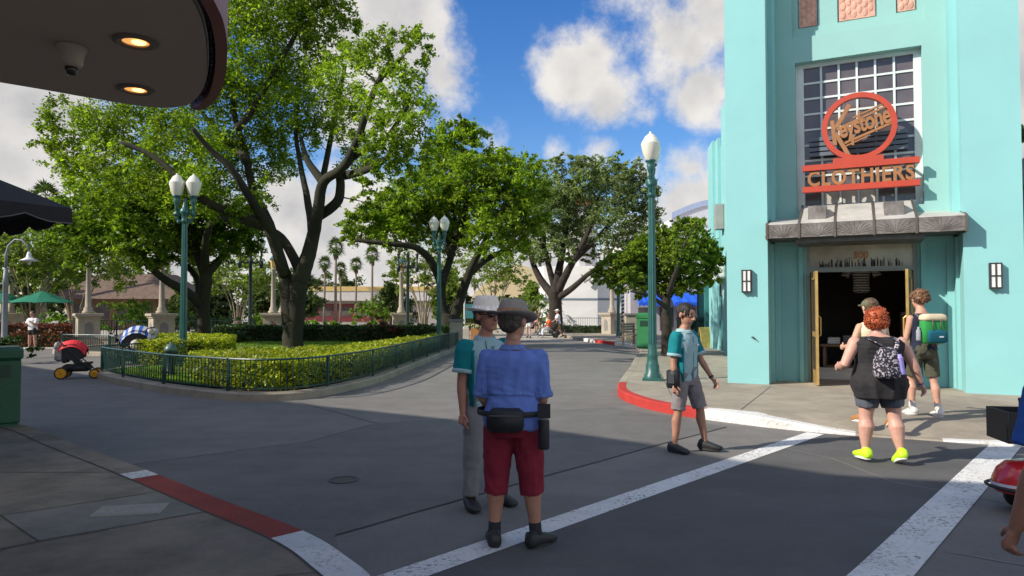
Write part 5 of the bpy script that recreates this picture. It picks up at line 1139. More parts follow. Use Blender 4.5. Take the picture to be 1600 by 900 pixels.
def shirt(J, m_, z0=-.02, off=.014, sleeve=.62, sl_w=1.35, name='shirt', flare=0.0, sleeves=True, collar=True, cuff=None, wr=.006, sleeve_m=None, voxel=None, top=.3, post=None, soft=7, pleat=0.0):
    H, t = J['H'], J['t']; vx = max(J['voxel'], .008) if voxel is None else voxel; m = MB()
    rs = J['trings'](off, -.08, top); keep = []
    zs = [-.075, -.04, 0, .05, .11, .17, .215, .245, .268, .287, .309]
    for z, r in zip(zs, rs):
        if z >= z0 - .03: keep.append(r)
    if flare or z0 < 0:
        ref = keep[0]; c = sum((Vector(p) for p in ref), Vector()) / len(ref)
        for kk_, fq in ((1, .62), (2, .3), (3, .1)):
            if kk_ < len(keep): cc_ = sum((Vector(p) for p in keep[kk_]), Vector()) / len(keep[kk_]); keep[kk_] = [cc_ + (Vector(p) - cc_) * (1 + flare * fq) for p in keep[kk_]]
        keep[0] = [c + (Vector(p) - c) * (1 + flare) + Vector((0, 0, z0 * H - (-.075 if z0 < -.04 else -.04) * H if z0 < -.02 else 0)) for p in ref]
    if pleat:
        for kk_ in range(min(4, len(keep))):
            cc_ = sum((Vector(p) for p in keep[kk_]), Vector()) / len(keep[kk_]); keep[kk_] = [cc_ + (Vector(p) - cc_) * (1 + pleat * (1 - kk_ / 4) * (1 if j % 2 else -1)) for j, p in enumerate(keep[kk_])]
    m.rings(keep)
    if sleeves and sleeve_m is None:
        for S, el, wr_ in J['ARM']: a = S.lerp(el, sleeve); m.tube([S + (S - el) * .22 + Vector((0, 0, .0)), S + (S - el) * .1, S.lerp(el, .12), S.lerp(el, sleeve * .6), a], [.02 * H * J['g'] ** .8 * sl_w, .031 * H * J['g'] ** .8 * sl_w, .034 * H * J['g'] ** .8 * sl_w, .034 * H * J['g'] ** .8 * sl_w, .034 * H * J['g'] ** .8 * sl_w * 1.02], 16)
    o = remesh(m, name, m_, t, vx, soft, wr, post=post)
    if sleeves and sleeve_m is not None:
        for S, el, wr_ in J['ARM']:
            m = MB(); a = S.lerp(el, sleeve); m.tube([S + (S - el) * .24, S + (S - el) * .12, S.lerp(el, .1), S.lerp(el, sleeve * .6), a], [.02 * H * J['g'] ** .8 * sl_w, .032 * H * J['g'] ** .8 * sl_w, .037 * H * J['g'] ** .8 * sl_w, .035 * H * J['g'] ** .8 * sl_w, .034 * H * J['g'] ** .8 * sl_w * 1.02], 16)
            remesh(m, 'sleeve', sleeve_m, o, vx, 2, wr)
    if cuff is not None:
        for S, el, wr_ in J['ARM']:
            m = MB(); a = S.lerp(el, sleeve - .1); b = S.lerp(el, sleeve + .015); r = .034 * H * J['g'] ** .8 * sl_w * 1.09; m.tube([a, a.lerp(b, .5), b], [r, r * 1.02, r], 18); m.build('cuff', cuff if not isinstance(cuff, list) else cuff[0], o, True)
    if collar:
        m = MB(); c0 = J['up'](0, -.008 * H, .297); Lr = J['Lr']; rs = []
        for z, r in ((-.012, .058), (.006, .052), (.024, .046), (.02, .042), (0, .04)): rs.append([c0 + Lr @ Vector((r * 1.02 * H * .62 / .6 * math.cos(q) * .98, r * H * .62 / .6 * math.sin(q), z + .01 * math.cos(q * 1) * 0 - (.014 if math.sin(q) > .5 else 0))) for q in [2 * math.pi * j / 24 for j in range(24)]])
        m.rings(rs, cap=False); m.build('collar', cuff or (m_[0] if isinstance(m_, list) else m_), o, True)
    return o
def shorts(J, m_, hem=.75, off=.016, name='shorts', w=1.12, wr=.005, z1=.05):
    """hem: share of the thigh (>1 reaches down the shin)"""
    H, t, g = J['H'], J['t'], J['g']; m = MB(); rs = J['trings'](off, -.08, z1 + .01); m.rings(rs)
    for hp, kn, ak in J['LEG']:
        pts = [hp + Vector((0, 0, .03)), hp.lerp(kn, .3), hp.lerp(kn, .65)]; rr = [.05 * H * g * w, .053 * H * g * w, .05 * H * g * w]
        if hem <= 1: pts.append(hp.lerp(kn, hem)); rr.append(.047 * H * g * w)
        else:
            pts += [kn, kn.lerp(ak, .3), kn.lerp(ak, hem - 1)]; rr += [.044 * H * g * w, .042 * H * g * w, .036 * H * g * w]
        pts = [p for i, p in enumerate(pts) if i < 2 or hem > 1 or i == len(pts) - 1 or hem > .7]; rr = rr[:2] + (rr[2:] if len(pts) == len(rr) else rr[-(len(pts) - 2):])
        m.tube(pts, rr, 16)
    return remesh(m, name, m_, t, max(J['voxel'], .008), 4, wr * 1.7, 7, (1, 1, .8))
def short_hair(J, c, back=1.0, name='hair', crop=.1):
    k = J['HR']; m = MB(); m.M = J['Hm']; m.ell((0, -.16 * k, .38 * k), (.92 * k, 1.05 * k, .88 * k), 18, 12); m.ell((0, -.5 * k, -.1 * k), (.74 * k, .6 * k, .6 * k * back), 14, 10)
    o = remesh(m, name, mat('hair_%.2f' % c[0], c, .6, .4, 30, .6, 60), J['t'], .008, 1, .008, 22); return o
def curls(J, c, blobs, n, r, name='hair'):
    k = J['HR']; m = MB(); M = J['Hm']
    for i in range(n):
        b = random.choice(blobs); d = Vector(ball(1, 8)[0]); p = Vector(b[0]) + Vector((d.x * b[1][0], d.y * b[1][1], d.z * b[1][2])); p *= k
        ax = Vector(rng.normal(0, 1, 3)).normalized(); e = ax.orthogonal().normalized(); f = ax.cross(e); q = []
        for s in range(9): a = s * .85; q.append(M @ (p + (e * math.cos(a) + f * math.sin(a)) * r + ax * (s - 4) * r * .22))
        m.tube(q, r * .33, 5)
    m.M = Matrix.Identity(4)
    for b in blobs: m.M = M; m.ell(tuple(Vector(b[0]) * k), tuple(Vector(b[1]) * k * .93), 14, 9)
    return m.build(name, mat('curl_%.2f' % c[0], c, .55, .4, 12), J['t'], True)
def fedora(J, c, band, brim=.2, crown=.13, label=None, tilt=0):
    k = J['HR']; z = k * .42; m = MB(); Mh = J['Hm'] @ Matrix.Translation((0, -.05 * k, z)) @ Matrix.Rotation(R(tilt), 4, 'X'); m.M = Mh; rs = []
    for zz, r, dy in ((0, 1.02, 0), (.04, 1.0, 0), (.085, .93, 0), (.115, .82, .0), (.125, .66, 0), (.118, .4, 0), (.105, .1, 0)):
        rs.append([(r * k * .96 * math.cos(q) * (1 - (.12 if zz > .06 else 0) * max(0, math.sin(q))), r * k * 1.14 * math.sin(q), zz * crown / .13 - (.012 if zz > .1 and abs(math.cos(q)) < .4 else 0)) for q in [2 * math.pi * j / 28 for j in range(28)]])
    m.rings(rs); hat = m.build('hat', mat('felt_%.2f' % c[0], c, .95, .1, 8, .2, 120), J['t'], True)
    m = MB(); m.M = Mh; rs = []
    for f in (0, .35, .7, 1, 1, .7, .35, 0):
        i = len(rs); lo = i >= 4; rr = []
        for q in [2 * math.pi * j / 36 for j in range(36)]:
            rx, ry = k * .93 + f * (brim - k) , k * 1.12 + f * (brim - k * 1.0); zz = .0 + .028 * f * f * abs(math.cos(q)) - .02 * f * max(0, math.sin(q)) + (-.004 if lo else .0)
            rr.append((rx * math.cos(q), ry * math.sin(q), zz))
        rs.append(rr)
    m.rings(rs, cap=False); m.build('brim', mat('felt_%.2f' % c[0], c), hat, True)
    m = MB(); m.M = Mh; m.rings([[(r * k * .97 * math.cos(q), r * k * 1.15 * math.sin(q), zz) for q in [2 * math.pi * j / 28 for j in range(28)]] for zz, r in ((.004, 1.045), (.042, 1.03), (.042, .98))], cap=False); m.build('hat_band', mat('hatband_%.2f' % band[0], band, .8, .4, 30), hat, True)
    return hat
def cap_hat(J, c, name='cap'):
    k = J['HR']; m = MB(); m.M = J['Hm']; m.ell((0, -.08 * k, .42 * k), (.95 * k, 1.1 * k, .78 * k), 18, 10); m.rings([[(x, y, .42 * k + z) for x, y in [(.75 * k * math.cos(q), .8 * k + 1.0 * k * math.sin(q)) for q in [math.pi * j / 10 for j in range(11)]]] for z in (0, .015)])
    return m.build(name, mat('cap_%.2f_%.2f' % c[:2], c, .9), J['t'], True)
def wpos(J, v): return J['t'].matrix_basis @ Vector(v)
def worn(name, label, cat, J):                                 # an Empty in the wearer's frame, so that its parts can be placed on the body
    t = J['t']; return thing(name, label, cat, tuple(t.location), t.rotation_euler.z)

# 1 --- man in the blue shirt, back to us
A = person('man with a grey fedora, light blue shirt and dark red shorts, seen from behind', gz(801, 5.15), R(-6), 1.72, 1.08, 2,
           legs=[(1, 3, -2, 2, 0, 12), (1, 5, -2, 5, 0, 38)], arms=[(4, 6, 58, -16), (2, 6, 56, -14)], head=(-28, 4), skin=(.40, .20, .13), belly=.8, shoes=(.018, .018, .018), socks=(.02, .02, .022), hairc=(.06, .045, .035))
SHB = cloth('sky_blue', (.125, .20, .52), .1)
shorts(A, cloth('wine_red', (.21, .018, .035)), 1.02, .014, w=1.13)
PALE_B = cloth('pale_blue', (.43, .57, .9), .08)
def two_tone(me):                                               # the loose back yoke and sleeves get a paler blue, its edge hangs a little proud
    zt = A['up'](0, 0, .105).z; xw = A['W'](.1) + .03
    for v in me.vertices:
        if v.co.y < .06 and abs(v.co.x) < xw and zt < v.co.z + .012 * mnoise.noise(Vector((v.co.x * 9, 0, 4))) < zt + .16: v.co += v.normal * .013 * (1 - (v.co.z - zt) / .16)
    for p in me.polygons:
        c = p.center; z_ = c.z + .012 * mnoise.noise(Vector((c.x * 9, 0, 4)))
        p.material_index = 1 if (abs(c.x) > xw or (z_ > zt and c.y < .09)) else 0
s_ = shirt(A, [SHB, PALE_B], -.05, .018, .93, 1.2, flare=.05, wr=.013, cuff=cloth('cuff_blue', (.13, .19, .42), .3, 40), post=two_tone, soft=10)
short_hair(A, (.05, .04, .03)); fedora(A, (.27, .235, .2), (.3, .15, .08), .185, .125, tilt=-4)
wp = worn('waist_pack', 'black waist pack on the back of the blue shirted man', 'bag', A); BLK = mat('black_nylon', (.014, .013, .016), .6, .2, 20, .2, 120)
H_ = A['hipz']
m = MB(); m.box((-.15, -.30, H_ - .06), (.1, -.19, H_ + .105), .03); m.build('pouch', BLK, wp, True)
m = MB(); m.tube([(.255 * math.cos(q), -.012 + .215 * math.sin(q), H_ + .055) for q in [2 * math.pi * j / 30 for j in range(31)]], [(.006, .02)] * 31, 8); m.build('strap', BLK, wp)
m = MB(); m.tube([(-.13, -.304, H_ + .06), (.08, -.304, H_ + .06)], .004, 5); m.build('zip', mat('zip_grey', (.1, .1, .1), .4), wp)
wb = worn('water_bottle', 'black insulated bottle hanging at the right hip of the blue shirted man', 'bottle', A)
m = MB(); m.lathe([(.036, 0), (.04, .01), (.04, .19), (.034, .215)], (.235, -.14, H_ - .19), 18); m.build('bottle_body', BLK, wb, True)
m = MB(); m.lathe([(.036, .2), (.036, .225), (.028, .23), (.028, .26)], (.235, -.14, H_ - .19), 18); m.build('lid', mat('lid_grey', (.2, .2, .21), .4), wb, True)
ph = worn('badge_pouch', 'clear badge pouch clipped above the bottle on the blue shirted man', 'pouch', A)
m = MB(); m.box((.2, -.2, H_ + .04), (.28, -.185, H_ + .13), .005); m.build('card', mat('card_tan', (.3, .26, .18), .4, .3, 20), ph); m = MB(); m.box((.195, -.203, H_ + .035), (.285, -.2005, H_ + .135)); m.build('clip', BLK, ph)

# 2 --- man in the teal shirt with the white hat, facing us
TEAL_C = cloth('teal', (.006, .18, .20)); PALE_C = cloth('pale_teal', (.3, .45, .47), .12, 60); GREY_C = cloth('grey', (.23, .22, .22))
B = person('man in a pale straw hat, teal sleeved shirt and grey trousers, facing the viewer', gz(759, 6.2), R(-150), 1.76, 1.05, 0,
           legs=[(0, 4, -2, 3, 0, 12), (2, 4, -2, 3, 0, 12)], arms=[(2, 10, 40, -10), (2, 9, 10, 3)], head=(14, 0), skin=(.40, .18, .12), shoes=(.02, .02, .02), hairc=(.05, .04, .03))
shorts(B, GREY_C, 1.93, .012, 'trousers', 1.06)
s_ = shirt(B, PALE_C, -.04, .016, .72, 1.42, sleeve_m=TEAL_C, cuff=PALE_C, wr=.006)
for s in (-1, 1):
    m = MB(); m.rings([[B['up'](s * (B['W'](.088) + .004), .0, z) + Vector((s * .022 * math.cos(q), .105 * math.sin(q), 0)) for q in [2 * math.pi * j / 12 for j in range(12)]] for z in (-.03, .05, .12, .2, .24)]); m.build('side_panel', TEAL_C, s_, True)
m = MB(); m.tube([B['up'](.0, .118 + .02, z) for z in (.0, .1, .2, .26)], [(.012, .004)] * 4, 6); m.build('placket', mat('placket_teal', (.12, .25, .28), .8), s_)
short_hair(B, (.05, .04, .03)); fedora(B, (.86, .77, .65), (.88, .82, .74), .19, .14)
m = MB(); m.M = B['Hm']; k = B['HR']
for s in (-1, 1): m.ell((s * .36 * k, .86 * k, .1 * k), (.28 * k, .1 * k, .2 * k), 12, 7)
m.tube([(-.2 * k, .9 * k, .16 * k), (.2 * k, .9 * k, .16 * k)], .03 * k, 6)
for s in (-1, 1): m.tube([(s * .6 * k, .8 * k, .15 * k), (s * .9 * k, .1 * k, .12 * k)], .03 * k, 5)
m.build('sunglasses', mat('sunglass_black', (.008, .008, .01), .12), B['t'], True)
m = MB(); m.tube([B['up'](.06, .11, .285), B['up'](.05, .135, .2), B['up'](-.02, .14, .16)], .004, 5); m.build('lanyard', BLK, B['t'])

# 3 --- young employee at the right, stepping
C_ = person('dark haired young man in a teal sleeved shirt and grey shorts by the red kerb', gz(1070, 8.55), R(-138), 1.76, .93, 0,
            legs=[(13, 9, 4, 8, 0, 22), (-3, 4, -6, 3, 0, 2)], arms=[(16, 14, 30, 10), (-2, 9, 8, 6)], head=(-4, 14), skin=(.38, .19, .125), shoes=(.02, .018, .018), hairc=(.012, .01, .009))
shorts(C_, cloth('taupe', (.22, .195, .195)), .99, .012, w=1.12)
s_ = shirt(C_, PALE_C, -.05, .014, .75, 1.42, sleeve_m=TEAL_C, cuff=PALE_C, wr=.007)
for s in (-1, 1):
    m = MB(); m.rings([[C_['up'](s * (C_['W'](.088) + .004), .0, z) + Vector((s * .022 * math.cos(q), .085 * math.sin(q), 0)) for q in [2 * math.pi * j / 12 for j in range(12)]] for z in (-.045, .05, .12, .2, .24)]); m.build('side_panel', TEAL_C, s_, True)
m = MB(); m.tube([C_['up'](.0, .102 + .015, z) for z in (-.03, .1, .2, .26)], [(.011, .004)] * 4, 6); m.build('placket', mat('placket_teal', (.12, .25, .28), .8), s_)
m = MB(); c = C_['up'](-.085, .125, .2); m.ell(tuple(c), (.028, .006, .014), 12, 6); m.build('name_badge', mat('badge_white', (.75, .73, .75), .4), s_)
short_hair(C_, (.014, .011, .009), 1.0)
m = MB(); w0, w1 = C_['ARM'][0][1], C_['ARM'][0][2]; m.tube([w0.lerp(w1, .86), w0.lerp(w1, .95)], .031, 12); m.build('wristwatch', BLK, C_['t'])
hb = worn('hip_pouch', 'black pouch hanging at the hip of the dark haired young man', 'bag', C_); H_ = C_['hipz']
m = MB(); m.box((.19, -.09, H_ - .16), (.26, .05, H_ + .06), .015); m.build('pouch', BLK, hb, True)
m = MB(); m.box((.26, -.06, H_ - .1), (.275, .03, H_ + .01)); m.tube([(.22, -.02, H_ + .05), (.2, -.02, H_ + .11)], .012, 6); m.build('flap', mat('pouch_grey', (.04, .04, .045), .4), hb)

# 4 --- woman with red curls, walking to the shop
D = person('woman with curly red hair, black sleeveless top and bright yellow shoes walking away', gz(1371, 7.95), R(-3), 1.66, 1.4, 3,
           legs=[(4, 3, -2, 3, 2, 8), (-6, 4, -14, 3, 22, 6)], arms=[(-6, 27, 80, -6), (-6, 26, 10, 24)], head=(4, 6), skin=(.56, .31, .235), belly=.4, sx=1.07, shoes=(.52, .85, .02), hairc=(.2, .05, .02))
shorts(D, cloth('grey_denim', (.09, .10, .12)), .76, .012, w=1.05)
BT = cloth('black_top', (.03, .028, .03), .25)
shirt(D, BT, -.125, .017, name='top', flare=.3, sleeves=False, collar=False, wr=.012, top=.296, pleat=.04, soft=4)
curls(D, (.36, .07, .018), [((0, -.25, .35), (1.12, 1.1, .95)), ((0, -.5, -.3), (1.15, .85, .75)), ((-.55, -.2, -.25), (.6, .7, .7)), ((.55, -.2, -.25), (.6, .7, .7))], 700, .0135)
bp_dx = -.075
bp = worn('backpack', 'small black and white patterned backpack on the red haired woman', 'backpack', D)
def speck_mat():
    m_ = mat('speckled_fabric', (.02, .02, .025), .8, .1); nt = m_.node_tree; b = nt.nodes['Principled BSDF']; tc = nt.nodes.new('ShaderNodeTexCoord'); v = nt.nodes.new('ShaderNodeTexNoise'); v.inputs['Scale'].default_value = 42; v.inputs['Detail'].default_value = 2; nt.links.new(tc.outputs['Object'], v.inputs[0])
    cr = nt.nodes.new('ShaderNodeValToRGB'); cr.color_ramp.interpolation = 'CONSTANT'; cr.color_ramp.elements[0].color = (.02, .02, .03, 1); e = cr.color_ramp.elements[1]; e.position = .55; e.color = (.45, .4, .44, 1); nt.links.new(v.outputs[0], cr.inputs[0]); nt.links.new(cr.outputs[0], b.inputs['Base Color']); return m_
SPK = speck_mat(); by = -.235; z0 = D['hipz'] + .04
m = MB(); m.rings([[(bp_dx + .03 + rx * math.copysign(abs(math.cos(q)) ** .6, math.cos(q)), by - .06 + ry * math.copysign(abs(math.sin(q)) ** .6, math.sin(q)), z0 + z) for q in [2 * math.pi * j / 20 for j in range(20)]] for z, rx, ry in ((0, .09, .05), (.015, .13, .075), (.09, .14, .085), (.2, .13, .08), (.28, .105, .065), (.33, .06, .04), (.34, .03, .02))]); m.build('bag_body', SPK, bp, True)
m = MB(); m.rings([[(bp_dx + .02 + rx * math.copysign(abs(math.cos(q)) ** .6, math.cos(q)), by - .135 + ry * math.copysign(abs(math.sin(q)) ** .6, math.sin(q)), z0 + z) for q in [2 * math.pi * j / 16 for j in range(16)]] for z, rx, ry in ((.01, .07, .015), (.03, .09, .03), (.1, .09, .03), (.125, .07, .015))]); m.build('front_pocket', SPK, bp, True)
m = MB(); m.tube([(.0, by - .05, z0 + .3), (-.08, by - .015, z0 + .36), (-.15, by + .05, z0 + .405), (-.17, by + .17, z0 + .425)], [(.024, .006)] * 4, 8); m.tube([(.05, by - .05, z0 + .3), (.09, by - .015, z0 + .37), (.125, by + .05, z0 + .415), (.135, by + .17, z0 + .43)], [(.024, .006)] * 4, 8); m.build('strap', SPK, bp, True)
lb = worn('ribbed_bottle', 'lilac ribbed bottle strapped to the patterned backpack', 'bottle', D)
m = MB(); m.M = Matrix.Translation((bp_dx + .165, by - .1, z0 + .045)) @ Matrix.Rotation(R(-8), 4, 'Y'); m.lathe([(.03, 0)] + [(r, .0 + i * .024 + dz) for i in range(8) for r, dz in ((.037, .004), (.04, .012), (.036, .022))] + [(.028, .2), (.028, .22)], seg=16); m.build('bottle_body', mat('lilac_silicone', (.36, .3, .72), .5), lb, True)
m = MB(); m.tube([D['ARM'][1][1].lerp(D['ARM'][1][2], .9), D['ARM'][1][1].lerp(D['ARM'][1][2], .96)], .034, 12); m.build('wristband', mat('purple_band', (.15, .04, .3), .5), D['t'])

# 5 --- tall man with the green backpack
E_ = person('tall curly haired man in navy sleeveless shirt and olive shorts stepping to the doorway', gz(1441, 10.45, .15), R(2), 1.84, .92, 4,
            legs=[(16, 3, -6, 2, 8, 6), (-5, 4, -9, 3, 4, 8)], arms=[(4, 12, 62, -8), (-4, 14, 42, -4)], head=(6, 6), skin=(.50, .27, .19), shoes=(.6, .58, .55), hairc=(.12, .06, .03), socks=(.5, .48, .45))
shorts(E_, cloth('olive', (.075, .075, .05)), .9, .014, w=1.15)
shirt(E_, cloth('navy', (.018, .022, .045)), -.05, .014, .12, 1.3, sleeves=False, collar=False, wr=.007)
curls(E_, (.17, .085, .04), [((0, -.15, .45), (1.08, 1.1, .85)), ((0, -.5, 0), (.95, .75, .6))], 260, .016)
gp = worn('backpack', 'green and blue hiking backpack with a cream top flap on the tall man', 'backpack', E_); GRN = cloth('pack_green', (.03, .26, .06)); BLU = cloth('pack_blue', (.01, .1, .14)); CRM = cloth('pack_cream', (.62, .52, .36))
z0 = E_['hipz'] + .1; by = -.17
def sq(rx, ry, x0, y0, z): return [(x0 + rx * math.copysign(abs(math.cos(q)) ** .5, math.cos(q)), y0 + ry * math.copysign(abs(math.sin(q)) ** .5, math.sin(q)), z) for q in [2 * math.pi * j / 20 for j in range(20)]]
m = MB(); m.rings([sq(rx, ry, 0, by - .07, z0 + z) for z, rx, ry in ((0, .12, .06), (.02, .175, .08), (.2, .18, .085), (.32, .175, .08), (.36, .13, .06))]); m.build('bag_body', GRN, gp, True)
m = MB(); m.rings([sq(rx, ry, 0.01, by - .15, z0 + z) for z, rx, ry in ((.01, .1, .02), (.03, .145, .035), (.15, .14, .035), (.2, .11, .02))]); m.build('front_pocket', BLU, gp, True)
m = MB(); m.rings([sq(rx, ry, 0, by - .07, z0 + z) for z, rx, ry in ((.33, .17, .09), (.36, .185, .1), (.41, .17, .09), (.43, .12, .05))]); m.build('top_flap', CRM, gp, True)
m = MB(); m.box((.02, by - .19, z0 + .09), (.08, by - .185, z0 + .11)); m.build('patch', mat('patch_white', (.6, .65, .7), .6), gp)
m = MB()
for s in (-1, 1): m.tube([(s * .1, by - .02, z0 + .33), (s * .14, by + .12, z0 + .43), (s * .15, by + .2, z0 + .41)], [(.024, .007)] * 3, 8); m.tube([(s * .06, by - .162, z0 + .36), (s * .06, by - .175, z0 + .2)], [(.01, .004)] * 2, 6)
m.build('strap', mat('strap_grey', (.1, .1, .1), .7), gp, True)
gb = worn('side_bottle', 'clear bottle in the left pocket of the green backpack', 'bottle', E_)
m = MB(); m.lathe([(.03, 0), (.033, .02), (.033, .14), (.015, .18), (.015, .2)], (-.215, by - .07, z0 + .04), 14); m.build('bottle_body', mat('smoky_plastic', (.3, .3, .34), .2), gb, True)

# 6 --- person ahead of the red haired woman
F_ = person('person in an olive cap and pale yellow tank top ahead of the red haired woman', gz(1362, 9.7, .14), R(2), 1.68, 1.0, 3,
            legs=[(14, 3, -2, 2, 4, 8), (-10, 3, -22, 2, 28, 6)], arms=[(2, 24, 84, -4), (0, 12, 60, -10)], head=(6, 4), skin=(.55, .32, .21), shoes=(.36, .17, .06), hairc=(.1, .06, .03))
shorts(F_, cloth('black_shorts', (.03, .03, .032)), .6, .013); shirt(F_, cloth('pale_yellow', (.72, .62, .42)), -.03, .013, sleeves=False, collar=False, name='tank_top')
short_hair(F_, (.1, .06, .03)); cap_hat(F_, (.12, .12, .07))

# 7 --- passer-by cut by the right edge of the photo
K = person('passer-by in a bright blue shirt at the very right edge, arm hanging', gz(1712, 2.72), R(8), 1.8, 1.12, 0, legs=[(4, 3, -2, 3, 0, 8), (-4, 3, -8, 3, 6, 8)], arms=[(2, 12, 20, 4), (2, 12, 16, 4)], skin=(.36, .17, .11), shoes=(.05, .05, .05), hairc=(.03, .02, .01))
shorts(K, cloth('dark_shorts', (.05, .05, .055)), .95); shirt(K, cloth('royal_blue', (.035, .12, .42)), -.04, .016, .78, 1.45); short_hair(K, (.03, .02, .012))

# far walkers
v2 = .014
L_ = person('lady in a white tee shirt and black shorts standing before the red leaved hedge', gz(52, 31, 0), R(170), 1.66, 1.1, 0, legs=[(2, 5, -2, 4, 0, 8), (2, 5, -2, 4, 0, 8)], arms=[(20, 14, 128, -14), (16, 16, 120, -22)], skin=(.5, .27, .19), voxel=v2, shoes=(.6, .58, .55), far=True)
shorts(L_, cloth('black_shorts', (.03, .03, .032)), .62); shirt(L_, cloth('white_tee', (.7, .69, .72)), -.03, .02, .7, 1.5, collar=False); short_hair(L_, (.03, .02, .012), 1.3)
L_ = person('woman in a white sleeveless dress walking on the far pavement', gz(826, 43.5, 0), R(165), 1.66, .95, 0, legs=[(12, 3, 2, 3, 0, 6), (-10, 3, -22, 3, 12, 6)], arms=[(-10, 12, 20, 6), (14, 12, 60, 0)], skin=(.52, .3, .22), voxel=v2, shoes=(.03, .03, .03), far=True)
shorts(L_, cloth('white_tee', (.7, .69, .72)), .5); shirt(L_, cloth('white_tee', (.7, .69, .72)), -.09, .02, sleeves=False, collar=False, flare=.1, name='dress'); short_hair(L_, (.06, .03, .02), 1.5)
L_ = person('man in a white tee shirt, tan shorts and white cap walking behind the scooter', gz(872, 44.3, 0), R(95), 1.78, 1.08, 3, legs=[(16, 3, 4, 3, 0, 6), (-14, 3, -28, 3, 14, 6)], arms=[(28, 10, 62, 4), (24, 10, 60, 4)], skin=(.42, .22, .15), voxel=v2, shoes=(.1, .06, .04), far=True)
shorts(L_, cloth('tan', (.36, .25, .13)), .9); shirt(L_, cloth('white_tee', (.7, .69, .72)), -.04, .02, .7, 1.5, collar=False); cap_hat(L_, (.7, .68, .64))
SC_POS = gz(857, 43.8, 0)
L_ = person('person in a bright orange shirt and white trousers riding the far mobility scooter', SC_POS, R(100), 1.66, 1.1, -3, legs=[(72, 8, 8, 4, 0, 6), (72, 8, 8, 4, 0, 6)], arms=[(30, 12, 62, -6), (30, 12, 62, -6)], skin=(.42, .22, .15), voxel=v2, shoes=(.6, .6, .6), seat=.62, far=True)
shorts(L_, cloth('white_tee', (.7, .69, .72)), 1.85, .016, 'trousers'); shirt(L_, cloth('orange', (.75, .11, .02)), -.03, .02, .7, 1.5, collar=False); cap_hat(L_, (.25, .12, .08), 'headscarf')
L_ = person('person in a pink top partly hidden behind the oak trunk side', gz(838, 52, 0), R(120), 1.65, 1.0, 0, skin=(.45, .25, .17), voxel=v2, shoes=(.1, .1, .1), far=True)
shorts(L_, cloth('dark_shorts', (.05, .05, .055)), .8); shirt(L_, cloth('pink_top', (.6, .25, .25)), -.03, .02, .6, 1.4, collar=False); short_hair(L_, (.04, .03, .02))
# ------------------------------------------------------------------ street furniture
GM = mat('lamp_green', (.018, .095, .085), .38, .2, 5, .1, 50, coat=.2); GMD = mat('lamp_dark_green', (.012, .03, .028), .4, .2, 5)
GLOBE = mat('frosted_globe', (.72, .7, .6), .25, .04, 3, spec=.5); nt = GLOBE.node_tree; b = nt.nodes['Principled BSDF']; b.inputs['Subsurface Weight'].default_value = .4; b.inputs['Subsurface Radius'].default_value = (.1, .1, .08)
STONE = mat('cast_stone', (.36, .31, .24), .85, .18, 3, .4, 40); STONE_D = mat('grey_cast_stone', (.2, .19, .17), .85, .2, 3, .4, 40)
def globe_parts(t, m, x, z0, sc=1.0):
    """fitter cup and acorn globe, base at z0"""
    m_ = MB(); m_.lathe([(.035, -.42), (.05, -.40), (.04, -.3), (.07, -.22), (.085, -.1), (.07, -.06), (.115, -.02), (.12, .01), (.1, .02)], (x, 0, z0), 16); f = m_.build('fitter', m, t, True)
    m_ = MB(); m_.lathe([(.1, .0), (.135, .06), (.175, .18), (.205, .32), (.21, .38), (.19, .42), (.17, .45), (.12, .54), (.06, .59), (.035, .6), (.03, .63), (.015, .65)], (x, 0, z0), 24); g_ = m_.build('globe', GLOBE, t, True); flatshade_sharp(g_, 25)
    return f
def twin_lamp(loc, rz, label):
    t = thing('street_lamp', label, 'street lamp', loc, rz, 'twin globe street lamps')
    m = MB(); m.lathe([(.19, 0), (.19, .12), (.15, .17), (.15, .32), (.125, .4), (.115, .5), (.125, .54), (.105, .6), (.1, .8)], seg=16); m.box((-.21, -.21, -.02), (.21, .21, .06), .01); bs = m.build('base', GM, t); flatshade_sharp(bs)
    m = MB(); N = 24; rs = []
    for z, r in ((.78, .098), (2.4, .088), (4.1, .072)): rs.append([((r * (1 if j % 2 else .86)) * math.cos(2 * math.pi * j / N), (r * (1 if j % 2 else .86)) * math.sin(2 * math.pi * j / N), z) for j in range(N)])
    m.rings(rs); m.build('shaft', GM, t)
    m = MB(); m.lathe([(.08, 4.08), (.11, 4.12), (.085, 4.18), (.085, 4.3), (.13, 4.36), (.135, 4.46), (.09, 4.5), (.06, 4.6), (.05, 4.75), (.03, 4.8)], seg=16); c_ = m.build('capital', GM, t, True)
    m = MB()
    for s in (-1, 1):
        m.tube([(0, 0, 4.2), (s * .14, 0, 4.14), (s * .23, 0, 4.25), (s * .225, 0, 4.45)], [.035, .04, .045, .04], 8); m.tube([(s * .1, 0, 4.5), (s * .2, 0, 4.42)], .022, 6); m.ell((s * .17, 0, 4.12), (.05, .05, .06), 10, 6)
        m.box((s * .225 - .06, -.06, 4.28), (s * .225 + .06, .06, 4.4), .015)
    m.build('bracket', GM, t, True)
    for s in (-1, 1): globe_parts(t, GM, s * .225, 4.86)
    return t
TL = twin_lamp((gz(287, 20).x, 20, .1), R(8), 'dark green street lamp with two frosted globes rising from the left of the island')
dup(TL, gz(1019, 15.7, .15), R(75), 'tall green street lamp on the right pavement, its two globes nearly in line')
dup(TL, gz(686, 28.9, .1), R(-12), 'green twin globe street lamp at the island right tip behind the railing')
dup(TL, gz(966, 42.5, 0), R(50), 'far twin globe street lamp beside the striped pole')
